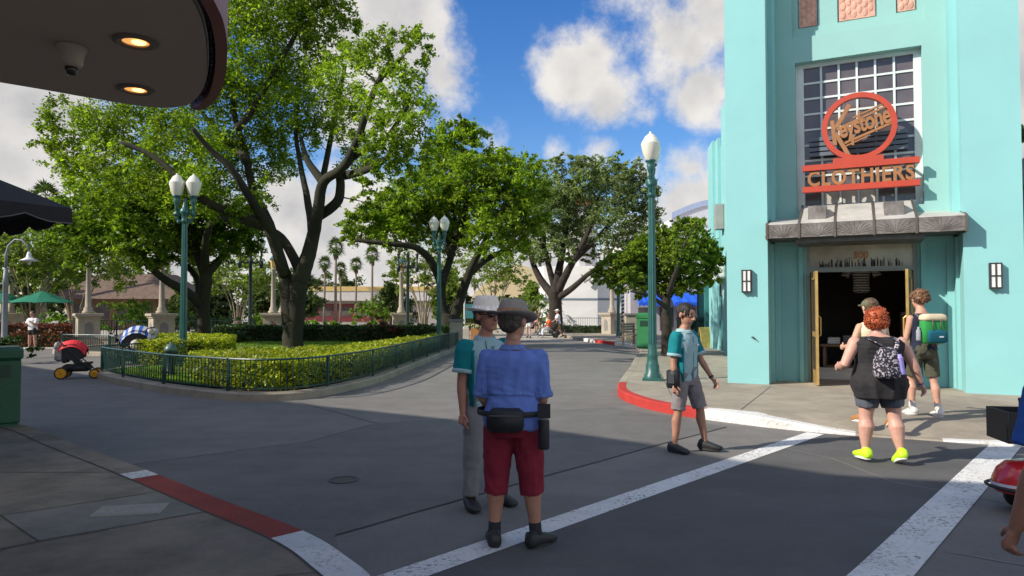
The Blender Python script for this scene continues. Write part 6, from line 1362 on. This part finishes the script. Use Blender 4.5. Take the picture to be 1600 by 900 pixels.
def candelabra(loc, rz, label):
    t = thing('candelabra_lamp', label, 'street lamp', loc, rz, 'dark candelabra street lamps')
    m = MB(); m.lathe([(.22, 0), (.22, .3), (.14, .5), (.11, .7), (.095, 2.5), (.085, 4.2), (.12, 4.25), (.13, 4.4), (.09, 4.5), (.07, 4.9), (.1, 4.95), (.04, 5.15), (.02, 5.3)], seg=14); m.build('shaft', GMD, t, True)
    for s in (-1, 1):
        m = MB(); m.tube([(0, 0, 4.35), (s * .25, 0, 4.25), (s * .5, 0, 4.35), (s * .55, 0, 4.7), (s * .55, 0, 4.9)], [.06, .055, .05, .05, .06], 8); m.tube([(0, 0, 4.7), (s * .2, 0, 4.6), (s * .4, 0, 4.35)], .03, 6); m.lathe([(.1, 4.0), (.12, 4.3), (.06, 4.4)], (s * .55, 0, 0), 10); m.build('arm', GMD, t, True)
        globe_parts(t, GMD, s * .55, 5.05)
    return t
CL = candelabra(gz(391, 38, 0), R(20), 'dark candelabra lamp left of the forked tree'); dup(CL, gz(637, 42, 0), R(5), 'dark candelabra lamp right of the sky gap with the palms')
def stone_lamp(loc, rz, label):
    t = thing('stone_lamp_post', label, 'lamp post', loc, rz, 'stone pedestal lamp posts')
    m = MB(); m.box((-.62, -.62, 0), (.62, .62, .16)); m.box((-.5, -.5, .16), (.5, .5, 1.32)); m.box((-.56, -.56, 1.32), (.56, .56, 1.4)); m.box((-.64, -.64, 1.4), (.64, .64, 1.54), .02)
    p = m.build('pedestal', STONE, t)
    for k in range(4):
        m = MB(); a = k * math.pi / 2; m.M = Matrix.Rotation(a, 4, 'Z'); prof = [(-.2, .35), (.2, .35), (.2, .9)] + [(.2 * math.cos(q), .9 + .2 * math.sin(q)) for q in [math.pi * j / 8 for j in range(1, 8)]] + [(-.2, .9)]
        n_ = len(prof); m.add([(x, -.503, z) for x, z in prof] + [(x, -.495, z) for x, z in prof], [tuple(range(n_))] + [(i, (i + 1) % n_, n_ + (i + 1) % n_, n_ + i) for i in range(n_)]); m.build('arched_recess', STONE_D, p)
    m = MB(); m.lathe([(.28, 1.54), (.28, 1.64), (.2, 1.72), (.22, 1.8), (.15, 1.9), (.13, 2.6), (.11, 4.0), (.16, 4.04), (.16, 4.12), (.1, 4.18)], seg=16); m.build('column', STONE, t, True)
    m = MB(); m.lathe([(.12, 4.18), (.14, 4.22), (.2, 4.62), (.2, 4.64)], seg=6); m.build('lantern_glass', mat('amber_glass', (.6, .42, .15), .2), t)
    m = MB(); m.lathe([(.24, 4.64), (.24, 4.68), (.16, 4.8), (.06, 4.88), (.03, 5.0)], seg=12); m.build('lantern_roof', GM, t)
    return t
SL = stone_lamp(gz(138, 37, 0), R(38), 'stone lamp post on an arched pedestal behind the red stroller')
for px, Y, lb, a in ((253, 36, 'stone lamp post behind the blue canopied stroller', 40), (17, 42, 'stone lamp post at the far left behind the red leaved hedge', 20), (427, 41, 'stone lantern post just left of the forked trunk', 10), (441, 50, 'smaller looking stone lantern post half hidden by the forked trunk', 10), (627, 44, 'stone lamp post beside the right dark candelabra lamp', 15), (956, 47, 'stone lamp post by the ship building railing end', 30)): dup(SL, gz(px, Y, 0), R(a), lb)
# gooseneck lamp
c = gz(8, 25, .0); t = thing('gooseneck_lamp', 'grey gooseneck lamp with a white bell shade at the far left', 'street lamp', c); GP = mat('grey_post', (.2, .22, .24), .5, .1)
m = MB(); m.lathe([(.16, 0), (.16, .2), (.1, .3), (.085, 2.6), (.11, 2.65), (.085, 2.8), (.06, 3.2)], seg=14); m.tube([(0, 0, 3.1), (0, 0, 3.7), (.08, 0, 4.0), (.3, 0, 4.22), (.55, 0, 4.2), (.75, 0, 4.0), (.82, 0, 3.75)], [.05, .045, .04, .035, .035, .035, .035], 10); m.build('post', GP, t, True)
m = MB(); m.lathe([(.05, 3.78), (.07, 3.72), (.09, 3.6), (.16, 3.54), (.33, 3.46), (.31, 3.455), (.1, 3.52)], (.82, 0, 0), 20); m.build('shade', mat('shade_white', (.6, .62, .64), .4), t, True)
m = MB(); m.ell((.82, 0, 3.44), (.08, .08, .12), 12, 8); m.build('bulb', GLOBE, t, True)
# bollard-like lantern in the island
c = gz(268, 16.6, .1); t = thing('bollard_light', 'short dark green bollard with a domed cap inside the railing near the lamp', 'bollard', c)
m = MB(); m.lathe([(.13, 0), (.13, .08), (.1, .12), (.1, .6), (.12, .63)], seg=14); m.build('shaft', GMD, t, True); m = MB(); m.lathe([(.13, .63), (.15, .66), (.13, .72), (.09, .79), (.03, .82), (.02, .87)], seg=14); m.build('cap', mat('bollard_cap', (.06, .12, .1), .4), t, True)
# bins
BG = mat('bin_green', (.02, .10, .05), .45, .12, 2, .1, 30); BGD = mat('bin_dark_green', (.012, .05, .03), .45, .1)
def bin_(name, label, loc, rz, w, h, cat, m_=BG, group=None, cap=True):
    t = thing(name, label, cat, loc, rz, group); m = MB(); m.box((-w / 2, -w / 2, .04), (w / 2, w / 2, h * .84), .02); m.box((-w / 2 + .03, -w / 2 + .03, 0), (w / 2 - .03, w / 2 - .03, .05)); m.build('bin_body', m_, t)
    m = MB(); m.box((-w / 2 - .025, -w / 2 - .025, h * .84), (w / 2 + .025, w / 2 + .025, h * .98), .03); m.box((-w / 2 + .02, -w / 2 + .02, h * .95), (w / 2 - .02, w / 2 - .02, h), .015); m.build('lid', m_, t)
    m = MB(); m.box((-w * .3, -w / 2 - .008, h * .62), (w * .3, -w / 2 - .0, h * .78)); m.build('flap', BGD, t); return t
bin_('litter_bin', 'green litter bin at the very left edge on the left pavement', (-7.13, 9.75, .12), R(35), .58, 1.08, 'litter bin')
LB = bin_('litter_bin', 'dark green bin nearest the turquoise wing in the group of three', gz(1096, 33, .15), R(10), .62, 1.25, 'litter bin', BGD, 'dark green bins under the blue awning')
m = MB(); m.lathe([(.13, 0), (.13, .012), (.1, .012), (.1, .0)], seg=16, cap=False); q = m.build('round_label', mat('label_cream', (.5, .42, .25), .6), LB); q.rotation_euler = (R(90), 0, 0); q.location = (0, -.315, .6)
dup(LB, gz(1083, 33.4, .15), R(8), 'middle dark green bin of the group of three'); dup(LB, gz(1070, 33.8, .15), R(5), 'dark green bin nearest the young man in the group of three')
bin_('recycling_bin', 'tall bright green bin behind the tall street lamp, by the bench', gz(1009, 29, .15), R(-15), .7, 1.45, 'litter bin', mat('bright_bin_green', (.03, .2, .07), .5, .1))
t = thing('bench', 'weathered wooden bench beside the bright green bin', 'bench', gz(990, 31.5, .15), R(60)); WD = mat('bench_wood', (.22, .17, .12), .8, .25, 6)
m = MB()
for i in range(4): m.box((-.75, -.22 + i * .12, .44), (.75, -.12 + i * .12, .48))
m.build('seat', WD, t); m = MB()
for i in range(4): m.box((-.75, .26 + i * .02, .55 + i * .11), (.75, .29 + i * .02, .64 + i * .11))
m.build('backrest', WD, t)
for s in (-1, 1):
    m = MB(); m.box((s * .7 - .03, -.2, 0), (s * .7 + .03, -.14, .44)); m.box((s * .7 - .03, .22, 0), (s * .7 + .03, .28, .98)); m.box((s * .7 - .03, -.2, .38), (s * .7 + .03, .25, .44)); m.box((s * .7 - .03, -.2, .64), (s * .7 + .03, .28, .68)); m.build('leg', WD, t)
t = thing('folding_sign', 'small yellow and brown folding board leaning by the turquoise wing', 'sign', gz(1100, 29.5, .15), R(20))
m = MB(); m.add([(-.25, -.2, 0), (.25, -.2, 0), (.25, -.02, .85), (-.25, -.02, .85), (-.25, -.17, 0), (.25, -.17, 0), (.25, .01, .85), (-.25, .01, .85)], [(0, 1, 2, 3), (7, 6, 5, 4), (0, 4, 5, 1), (1, 5, 6, 2), (2, 6, 7, 3), (3, 7, 4, 0)]); m.build('front_panel', mat('board_yellow', (.5, .33, .08), .6, .3, 6), t)
m = MB(); m.add([(-.25, .2, 0), (.25, .2, 0), (.25, .03, .85), (-.25, .03, .85), (-.25, .17, 0), (.25, .17, 0), (.25, .012, .84), (-.25, .012, .84)], [(0, 1, 2, 3), (7, 6, 5, 4), (0, 4, 5, 1), (1, 5, 6, 2), (2, 6, 7, 3), (3, 7, 4, 0)]); m.build('rear_panel', WD, t)
t = thing('service_door', 'dark green door panel set at the far end of the turquoise wing', 'door', gz(1101, 33, .15), R(-35))
m = MB(); m.box((-.3, 0, 0), (.3, .08, 2.6)); m.build('door_panel', TEAL_D, t); m = MB(); m.box((-.36, -.02, 0), (-.3, .1, 2.66)); m.box((.3, -.02, 0), (.36, .1, 2.66)); m.box((-.3, -.02, 2.6), (.3, .1, 2.66)); m.build('door_frame', GMD, t)
# striped pole
t = thing('striped_pole', 'black and white spirally striped pole on a dark base', 'pole', gz(973, 39.2, .1))
m = MB(); m.lathe([(.24, 0), (.24, .1), (.14, .35), (.1, .5)], seg=14); m.build('base', DARKM, t, True)
def spiral_mat():
    m_ = mat('spiral_paint', (.7, .7, .7), .5, .05); nt = m_.node_tree; b = nt.nodes['Principled BSDF']; N = nt.nodes; L = nt.links; tc = N.new('ShaderNodeTexCoord'); s = N.new('ShaderNodeSeparateXYZ'); L.new(tc.outputs['Object'], s.inputs[0])
    at = N.new('ShaderNodeMath'); at.operation = 'ARCTAN2'; L.new(s.outputs[0], at.inputs[0]); L.new(s.outputs[1], at.inputs[1]); d = N.new('ShaderNodeMath'); d.operation = 'MULTIPLY_ADD'; L.new(at.outputs[0], d.inputs[0]); d.inputs[1].default_value = 1 / 6.2832
    z = N.new('ShaderNodeMath'); z.operation = 'MULTIPLY'; L.new(s.outputs[2], z.inputs[0]); z.inputs[1].default_value = 4.6; L.new(z.outputs[0], d.inputs[2]); f = N.new('ShaderNodeMath'); f.operation = 'FRACT'; L.new(d.outputs[0], f.inputs[0])
    cr = N.new('ShaderNodeValToRGB'); cr.color_ramp.interpolation = 'CONSTANT'; cr.color_ramp.elements[0].color = (.02, .02, .02, 1); cr.color_ramp.elements[1].position = .5; cr.color_ramp.elements[1].color = (.7, .7, .7, 1); L.new(f.outputs[0], cr.inputs[0]); L.new(cr.outputs[0], b.inputs['Base Color']); return m_
m = MB(); m.lathe([(.09, .48), (.09, 2.7), (.05, 2.75)], seg=16); m.build('shaft', spiral_mat(), t, True)
# blue round sign, teal sign board, low stone walls
t = thing('round_sign', 'round dark blue sign on a pole behind the hats', 'sign', gz(806, 40, 0), R(0))
m = MB(); m.tube([(0, .03, 0), (0, .03, 2.3)], .04, 8); m.build('pole', GP, t); m = MB(); m.M = Matrix.Translation((0, 0, 1.95)) @ Matrix.Rotation(R(90), 4, 'X'); m.lathe([(.45, -.02), (.45, .02)], seg=24); m.build('disc', mat('sign_navy', (.03, .06, .13), .5), t)
m = MB(); m.box((-.25, -.03, 1.9), (.25, -.022, 1.96)); m.box((-.18, -.03, 2.04), (.18, -.022, 2.1)); m.build('emblem', mat('sign_pale', (.35, .45, .55), .5), t)
t = thing('sign_board', 'small teal notice board on a white post under the two stemmed tree', 'sign', gz(737, 44, 0), R(-6))
m = MB(); m.tube([(-.45, 0, 0), (-.45, 0, 2.5)], .06, 8); m.tube([(.45, 0, 0), (.45, 0, 2.3)], .05, 8); m.build('post', mat('post_white', (.6, .6, .58), .5), t); m = MB(); m.box((-.38, -.03, 1.2), (.38, .03, 2.1)); m.build('board', mat('board_teal', (.03, .16, .18), .5), t)
def low_wall(label, px0, px1, Y, h, d=.5):
    a, b_ = gz(px0, Y, 0), gz(px1, Y, 0); t = thing('stone_wall', label, 'low wall', tuple(a)); m = MB(); m.box((0, 0, 0), (b_.x - a.x, d, h)); m.build('wall', STONE, t); m = MB(); m.box((-.06, -.06, h), (b_.x - a.x + .06, d + .06, h + .1)); m.build('coping', STONE_D, t)
low_wall('low pale stone pier beside the middle globe lamp', 703, 722, 31.5, 1.2); low_wall('low grey stone wall sloping toward the middle globe lamp', 662, 704, 34.5, .85); low_wall('grey stone pier under the small tree, by the striped pole', 978, 1000, 36, 1.45, .8); low_wall('white stone seat wall beneath the leafy island beds at left', 92, 172, 33.5, .35)
low_wall('stone fountain rim beyond the lawn below the palms', 495, 545, 40, .6)
# crates of flowers beyond the white hat
for px, lb, c in ((722, 'pale planter box left of the white hat', (.5, .45, .4)), (747, 'orange planter box just left of the white hat', (.45, .2, .07))):
    t = thing('planter_box', lb, 'planter', gz(px, 39, 0)); m = MB(); m.box((-.4, -.25, 0), (.4, .25, .7), .02); m.build('box', mat('pl_%.2f' % c[0], c, .8), t); BB = [((t.location.x + x, t.location.y, .75), .25, 1) for x in (-.25, 0, .25)]; crown_from(BB, 8, 26, .12, LEAF_B, t, tuple(t.location))
# umbrellas
def umbrella(name, label, loc, r, z0, z1, c, n=8, group=None, val=.0, rz=0):
    t = thing(name, label, 'umbrella', loc, rz, group); m = MB(); m.tube([(0, 0, 0), (0, 0, z1 + .1)], .03, 8); m.lathe([(.25, 0), (.25, .06), (.05, .1)], seg=14); m.build('pole', GP if n == 8 else DARKM, t)
    m = MB(); rim = [(r * math.cos(2 * math.pi * (j + .5) / n), r * math.sin(2 * math.pi * (j + .5) / n), z0) for j in range(n)]; sub = []
    for j in range(n):
        a, b_ = Vector(rim[j]), Vector(rim[(j + 1) % n])
        for q in range(4): p = a.lerp(b_, q / 4); sub.append((p.x, p.y, p.z + .05 * math.sin(math.pi * q / 4)))
    top = [(p[0] * .05, p[1] * .05, z1) for p in sub]; mid = [(p[0] * .5, p[1] * .5, z0 + (z1 - z0) * .56) for p in sub]
    rs = [top, mid, sub] + ([[(p[0] * 1.0, p[1] * 1.0, p[2] - val * (1 - .35 * (i % 4 == 2))) for i, p in enumerate(sub)]] if val else [])
    m.rings(rs, cap=False); o = m.build('canopy', c, t); md = o.modifiers.new('t', 'SOLIDIFY'); md.thickness = .012
    m = MB()
    for p in rim: m.tube([(0, 0, z1 - .05), (p[0] * .97, p[1] * .97, z0 - .02)], .012, 5)
    m.build('rib', DARKM, t); return t
GU = mat('umbrella_green', (.006, .17, .10), .8, .1, 3)
U = umbrella('green_umbrella', 'dark green market umbrella over the lady at the far left', gz(66, 39, 0), 1.65, 2.1, 2.75, GU, group='green market umbrellas'); dup(U, gz(2, 40, 0), .3, 'dark green market umbrella cut by the left edge'); dup(U, gz(606, 84, 0), .2, 'tiny far green umbrella in front of the diner')
# black scalloped market umbrella by the left pavement
def black_umbrella():
    c = Vector((-6.93, 7.73, .12)); a = math.atan2(-.65, .76); t = thing('black_umbrella', 'large black canvas umbrella with a scalloped pale edged valance at the left', 'umbrella', c, R(0)); r = 1.37
    BC = mat('black_canvas', (.017, .016, .017), .85, .15, 3, .2, 80); dx = Vector((.65, .76, 0)); dy = Vector((.78, -.62, 0)).normalized()
    cor = [dx * r * 1 + dy * r, -dx * r + dy * r, -dx * r - dy * r, dx * r - dy * r]; ze = 2.73; m = MB(); rim = []
    for i in range(4):
        p, q = cor[i], cor[(i + 1) % 4]
        for k in range(24): w = p.lerp(q, k / 24); rim.append((w.x, w.y, ze + .02 * math.sin(math.pi * k / 24)))
    m.rings([[(p[0] * .04, p[1] * .04, 3.5) for p in rim], [(p[0] * .5, p[1] * .5, 3.13) for p in rim], rim], cap=False); o = m.build('canopy', BC, t); md = o.modifiers.new('s', 'SOLIDIFY'); md.thickness = .01
    m = MB(); low = [(p[0] * 1.0, p[1] * 1.0, ze - .15 - .02 + (.075 * math.exp(-((((i % 24) % 8) - 4) / 1.1) ** 2))) for i, p in enumerate(rim)]; m.rings([rim, low], cap=False); o = m.build('valance', BC, t); md = o.modifiers.new('s', 'SOLIDIFY'); md.thickness = .008
    m = MB(); m.tube([(p[0] * 1.003, p[1] * 1.003, p[2]) for p in low] + [low[0]], .006, 5); m.build('edging', mat('edging_grey', (.16, .14, .14), .8), t)
    m = MB(); m.tube([(0, 0, 0), (0, 0, 3.5)], .035, 10); m.lathe([(.3, 0), (.3, .07), (.06, .12)], seg=16); m.build('pole', DARKM, t)
    m = MB()
    for p in cor: m.tube([(0, 0, 3.42), (p.x * .98, p.y * .98, ze - .03)], .015, 6)
    m.build('rib', DARKM, t)
black_umbrella()
# ------------------------------------------------------------------ strollers and scooters
def wheel(t, c, r, w, rim, name='wheel'):
    m = MB(); N = 20; rs = []
    for i in range(N):
        a = 2 * math.pi * i / N; e = Vector((0, math.cos(a), math.sin(a))); rs.append([tuple(Vector(c) + e * (r - .018 + .018 * math.cos(q)) + Vector((math.sin(q) * w, 0, 0))) for q in [2 * math.pi * j / 8 for j in range(8)]])
    m.rings(rs, close=True); o = m.build(name, mat('tyre', (.02, .02, .02), .8), t, True)
    m = MB(); m.M = Matrix.Translation(c) @ Matrix.Rotation(R(90), 4, 'Y'); m.lathe([(r - .02, -w * .5), (r - .03, w * .1), (.02, w * .8), (.02, -w * .8), (r - .02, -w * .3)], seg=20, cap=False); m.build('rim', rim, o); return o
def stroller(loc, rz, label, fab, acc, rim, canopy_stripes=None, name='stroller'):
    t = thing(name, label, 'stroller', loc, rz); BK = mat('stroller_black', (.02, .02, .022), .7, .2, 12)
    m = MB()
    for s in (-1, 1): m.tube([(s * .24, -.35, .2), (s * .24, 0, .55), (s * .24, .45, 1.02), (s * .22, .52, 1.04)], .016, 8); m.tube([(s * .24, .4, .18), (s * .24, 0, .5)], .016, 8)
    m.tube([(-.22, .52, 1.04), (.22, .52, 1.04)], .02, 8); m.tube([(-.27, .4, .18), (.27, .4, .18)], .014, 6); m.tube([(-.27, -.38, .17), (.27, -.38, .17)], .014, 6); m.build('frame', DARKM, t, True)
    for s in (-1, 1): wheel(t, (s * .28, .42, .17), .17, .025, rim); wheel(t, (s * .27, -.4, .14), .14, .025, rim)
    m = MB(); m.rings([[(x, y, z) for x in (-.22, .22) for y, z in ((-.25, .42), (.02, .42), (.3, .9), (.36, .9))][k] for k in (0,)] if 0 else [[(-.21, -.28, .46), (.21, -.28, .46), (.21, -.28, .4), (-.21, -.28, .4)], [(-.21, .05, .44), (.21, .05, .44), (.21, .08, .36), (-.21, .08, .36)], [(-.21, .3, .92), (.21, .3, .92), (.21, .36, .9), (-.21, .36, .9)]]); m.build('seat', BK, t)
    m = MB(); m.box((-.23, -.26, .2), (.23, .42, .4), .06); m.build('basket', BK, t, True)
    m = MB()
    for s in (-1, 1): m.add([(s * .235, -.1, .6), (s * .235, .1, .48), (s * .235, .36, .6), (s * .235, .4, .96), (s * .235, .1, .98), (s * .235, -.12, .82), (s * .215, -.1, .6), (s * .215, .1, .48), (s * .215, .36, .6), (s * .215, .4, .96), (s * .215, .1, .98), (s * .215, -.12, .82)], [(0, 1, 2, 3, 4, 5), (11, 10, 9, 8, 7, 6)] + [(i, (i + 1) % 6, 6 + (i + 1) % 6, 6 + i) for i in range(6)])
    m.box((-.215, .3, .45), (.215, .42, .95), .03); m.build('hood_side', BK, t)
    m = MB(); N = 10; rs = []
    for i in range(N + 1):
        a = R(20 + 125 * i / N); rs.append([(x, .2 - .42 * math.cos(a) * (1 - .1 * abs(x) / .25), .72 + .38 * math.sin(a) - .16 * (abs(x) / .25) ** 2) for x in (-.27, -.18, -.06, .06, .18, .27)])
    V = [p for r_ in rs for p in r_]; m.cur = 0
    for i in range(N):
        m.cur = i % 2 if canopy_stripes else 0; m.add([rs[i][j] for j in range(6)] + [rs[i + 1][j] for j in range(6)], [(j, j + 1, 6 + j + 1, 6 + j) for j in range(5)])
    o = m.build('canopy', [fab, canopy_stripes] if canopy_stripes else fab, t); md = o.modifiers.new('s', 'SOLIDIFY'); md.thickness = .012
    m = MB(); m.box((-.2, .42, .5), (.2, .6, .85), .05); m.ell((.12, .5, .95), (.1, .08, .1), 10, 7); m.ell((-.14, .55, .92), (.08, .08, .12), 10, 7); m.ell((.28, .2, .62), (.07, .14, .13), 10, 7); m.build('hanging_bag', acc, t, True)
    return t
RDC = mat('stroller_red', (.65, .02, .03), .7, .1); YRIM = mat('wheel_yellow', (.65, .3, .015), .45, .1)
stroller((-10.85, 17.75, 0), R(110), 'black stroller with red canopy and yellow wheels parked at the railing corner', RDC, mat('bag_grey', (.35, .33, .33), .8, .3, 10), YRIM).scale = (.88,) * 3
stroller((-11.15, 20.6, 0), R(-75), 'stroller with a blue and white striped canopy inside the railing bay', mat('stroller_blue', (.02, .1, .42), .7), mat('bag_pale', (.5, .45, .42), .8, .4, 14), mat('rim_grey', (.2, .2, .2), .5), mat('stroller_pale', (.55, .55, .6), .7)).scale = (1.15,) * 3
stroller((-12.1, 22.0, 0), R(-50), 'dark stroller laden with red and white bags behind the striped one', mat('stroller_dark', (.03, .03, .035), .8), mat('bag_red', (.45, .08, .08), .8, .5, 14), mat('rim_grey', (.2, .2, .2), .5))
def scooter(loc, rz, label, c, basket=True):
    t = thing('mobility_scooter', label, 'mobility scooter', loc, rz); SM = mat('scooter_%.2f' % c[0], c, .3, .05, coat=.5); BK = mat('scooter_black', (.016, .016, .017), .55, .15, 15)
    wheel(t, (-.17, .45, .1), .1, .035, DARKM); wheel(t, (.17, .45, .1), .1, .035, DARKM); wheel(t, (-.24, -.45, .13), .13, .04, DARKM); wheel(t, (.24, -.45, .13), .13, .04, DARKM)
    m = MB(); m.box((-.26, -.3, .12), (.26, .42, .18), .02); m.box((-.25, -.68, .16), (.25, -.25, .42), .06); m.build('deck', BK, t, True)
    m = MB(); m.rings([[(.2 * k * math.cos(q), .48 + .22 * k * math.sin(q), z) for q in [2 * math.pi * j / 22 for j in range(22)]] for z, k in ((.17, .92), (.21, 1.02), (.27, 1.0), (.36, .84), (.42, .55), (.44, .15))]); fd = m.build('front_fender', SM, t, True)
    m = MB(); m.rings([[(.206 * math.cos(q), .48 + .228 * math.sin(q), z) for q in [2 * math.pi * j / 22 for j in range(22)]] for z in (.225, .25)], cap=False); m.build('fender_stripe', mat('stripe_white', (.7, .68, .68), .5), fd)
    m = MB(); m.tube([(.24 * math.cos(q), .47 + .27 * math.sin(q), .2 + .02 * math.sin(q)) for q in [math.pi * j / 14 for j in range(15)]], .014, 7); m.build('bumper', BK, t, True)
    m = MB(); m.tube([(0, .42, .3), (0, .36, .6), (0, .26, .95)], [.05, .04, .035], 10); m.tube([(-.26, .2, .98), (-.1, .26, 1.0), (.1, .26, 1.0), (.26, .2, .98)], .018, 8); m.box((-.12, .22, .94), (.12, .32, 1.04), .02); m.tube([(.2, .22, 1.0), (.22, .25, 1.14)], .012, 6); m.build('tiller', BK, t, True)
    m = MB(); m.box((-.24, -.5, .56), (.24, -.05, .66), .03); m.box((-.22, -.56, .66), (.22, -.46, 1.05), .03); m.tube([(0, -.4, .4), (0, -.3, .58)], .04, 8); m.build('seat', BK, t, True)
    if basket:
        m = MB(); b0, b1 = (-.2, .36, .6), (.2, .66, .86)
        m.box((b0[0], b0[1], b0[2]), (b1[0], b1[1], b0[2] + .015))
        for (a_, b_) in (((b0[0], b0[1], b0[2]), (b0[0] + .012, b1[1], b1[2])), ((b1[0] - .012, b0[1], b0[2]), (b1[0], b1[1], b1[2])), ((b0[0] + .012, b0[1], b0[2] + .015), (b1[0] - .012, b0[1] + .012, b1[2])), ((b0[0] + .012, b1[1] - .012, b0[2] + .015), (b1[0] - .012, b1[1], b1[2]))): m.box(a_, b_)
        m.tube([(b0[0], b1[1], b1[2]), (b0[0] - .03, b1[1] + .02, b1[2] - .1), (b0[0] - .02, b1[1] + .01, b0[2] + .02)], .008, 6); m.build('basket', BK, t)
    return t
scooter((4.78, 5.9, 0), R(78), 'mobility scooter with black basket and red front fender entering from the right edge', (.6, .02, .025))
t = thing('bottle_in_basket', 'dark bottle standing in the black scooter basket', 'bottle', (4.3, 5.98, .616)); m = MB(); m.lathe([(.035, 0), (.037, .02), (.037, .2), (.015, .27), (.015, .32)], seg=12); m.build('bottle_body', mat('dark_bottle', (.03, .03, .04), .25), t, True); m = MB(); m.lathe([(.018, .32), (.018, .345)], seg=10); m.build('cap', DARKM, t)
scooter(SC_POS + Vector((0.0, 0, 0)), R(100), 'grey mobility scooter carrying the rider in the orange shirt', (.3, .33, .34), False)
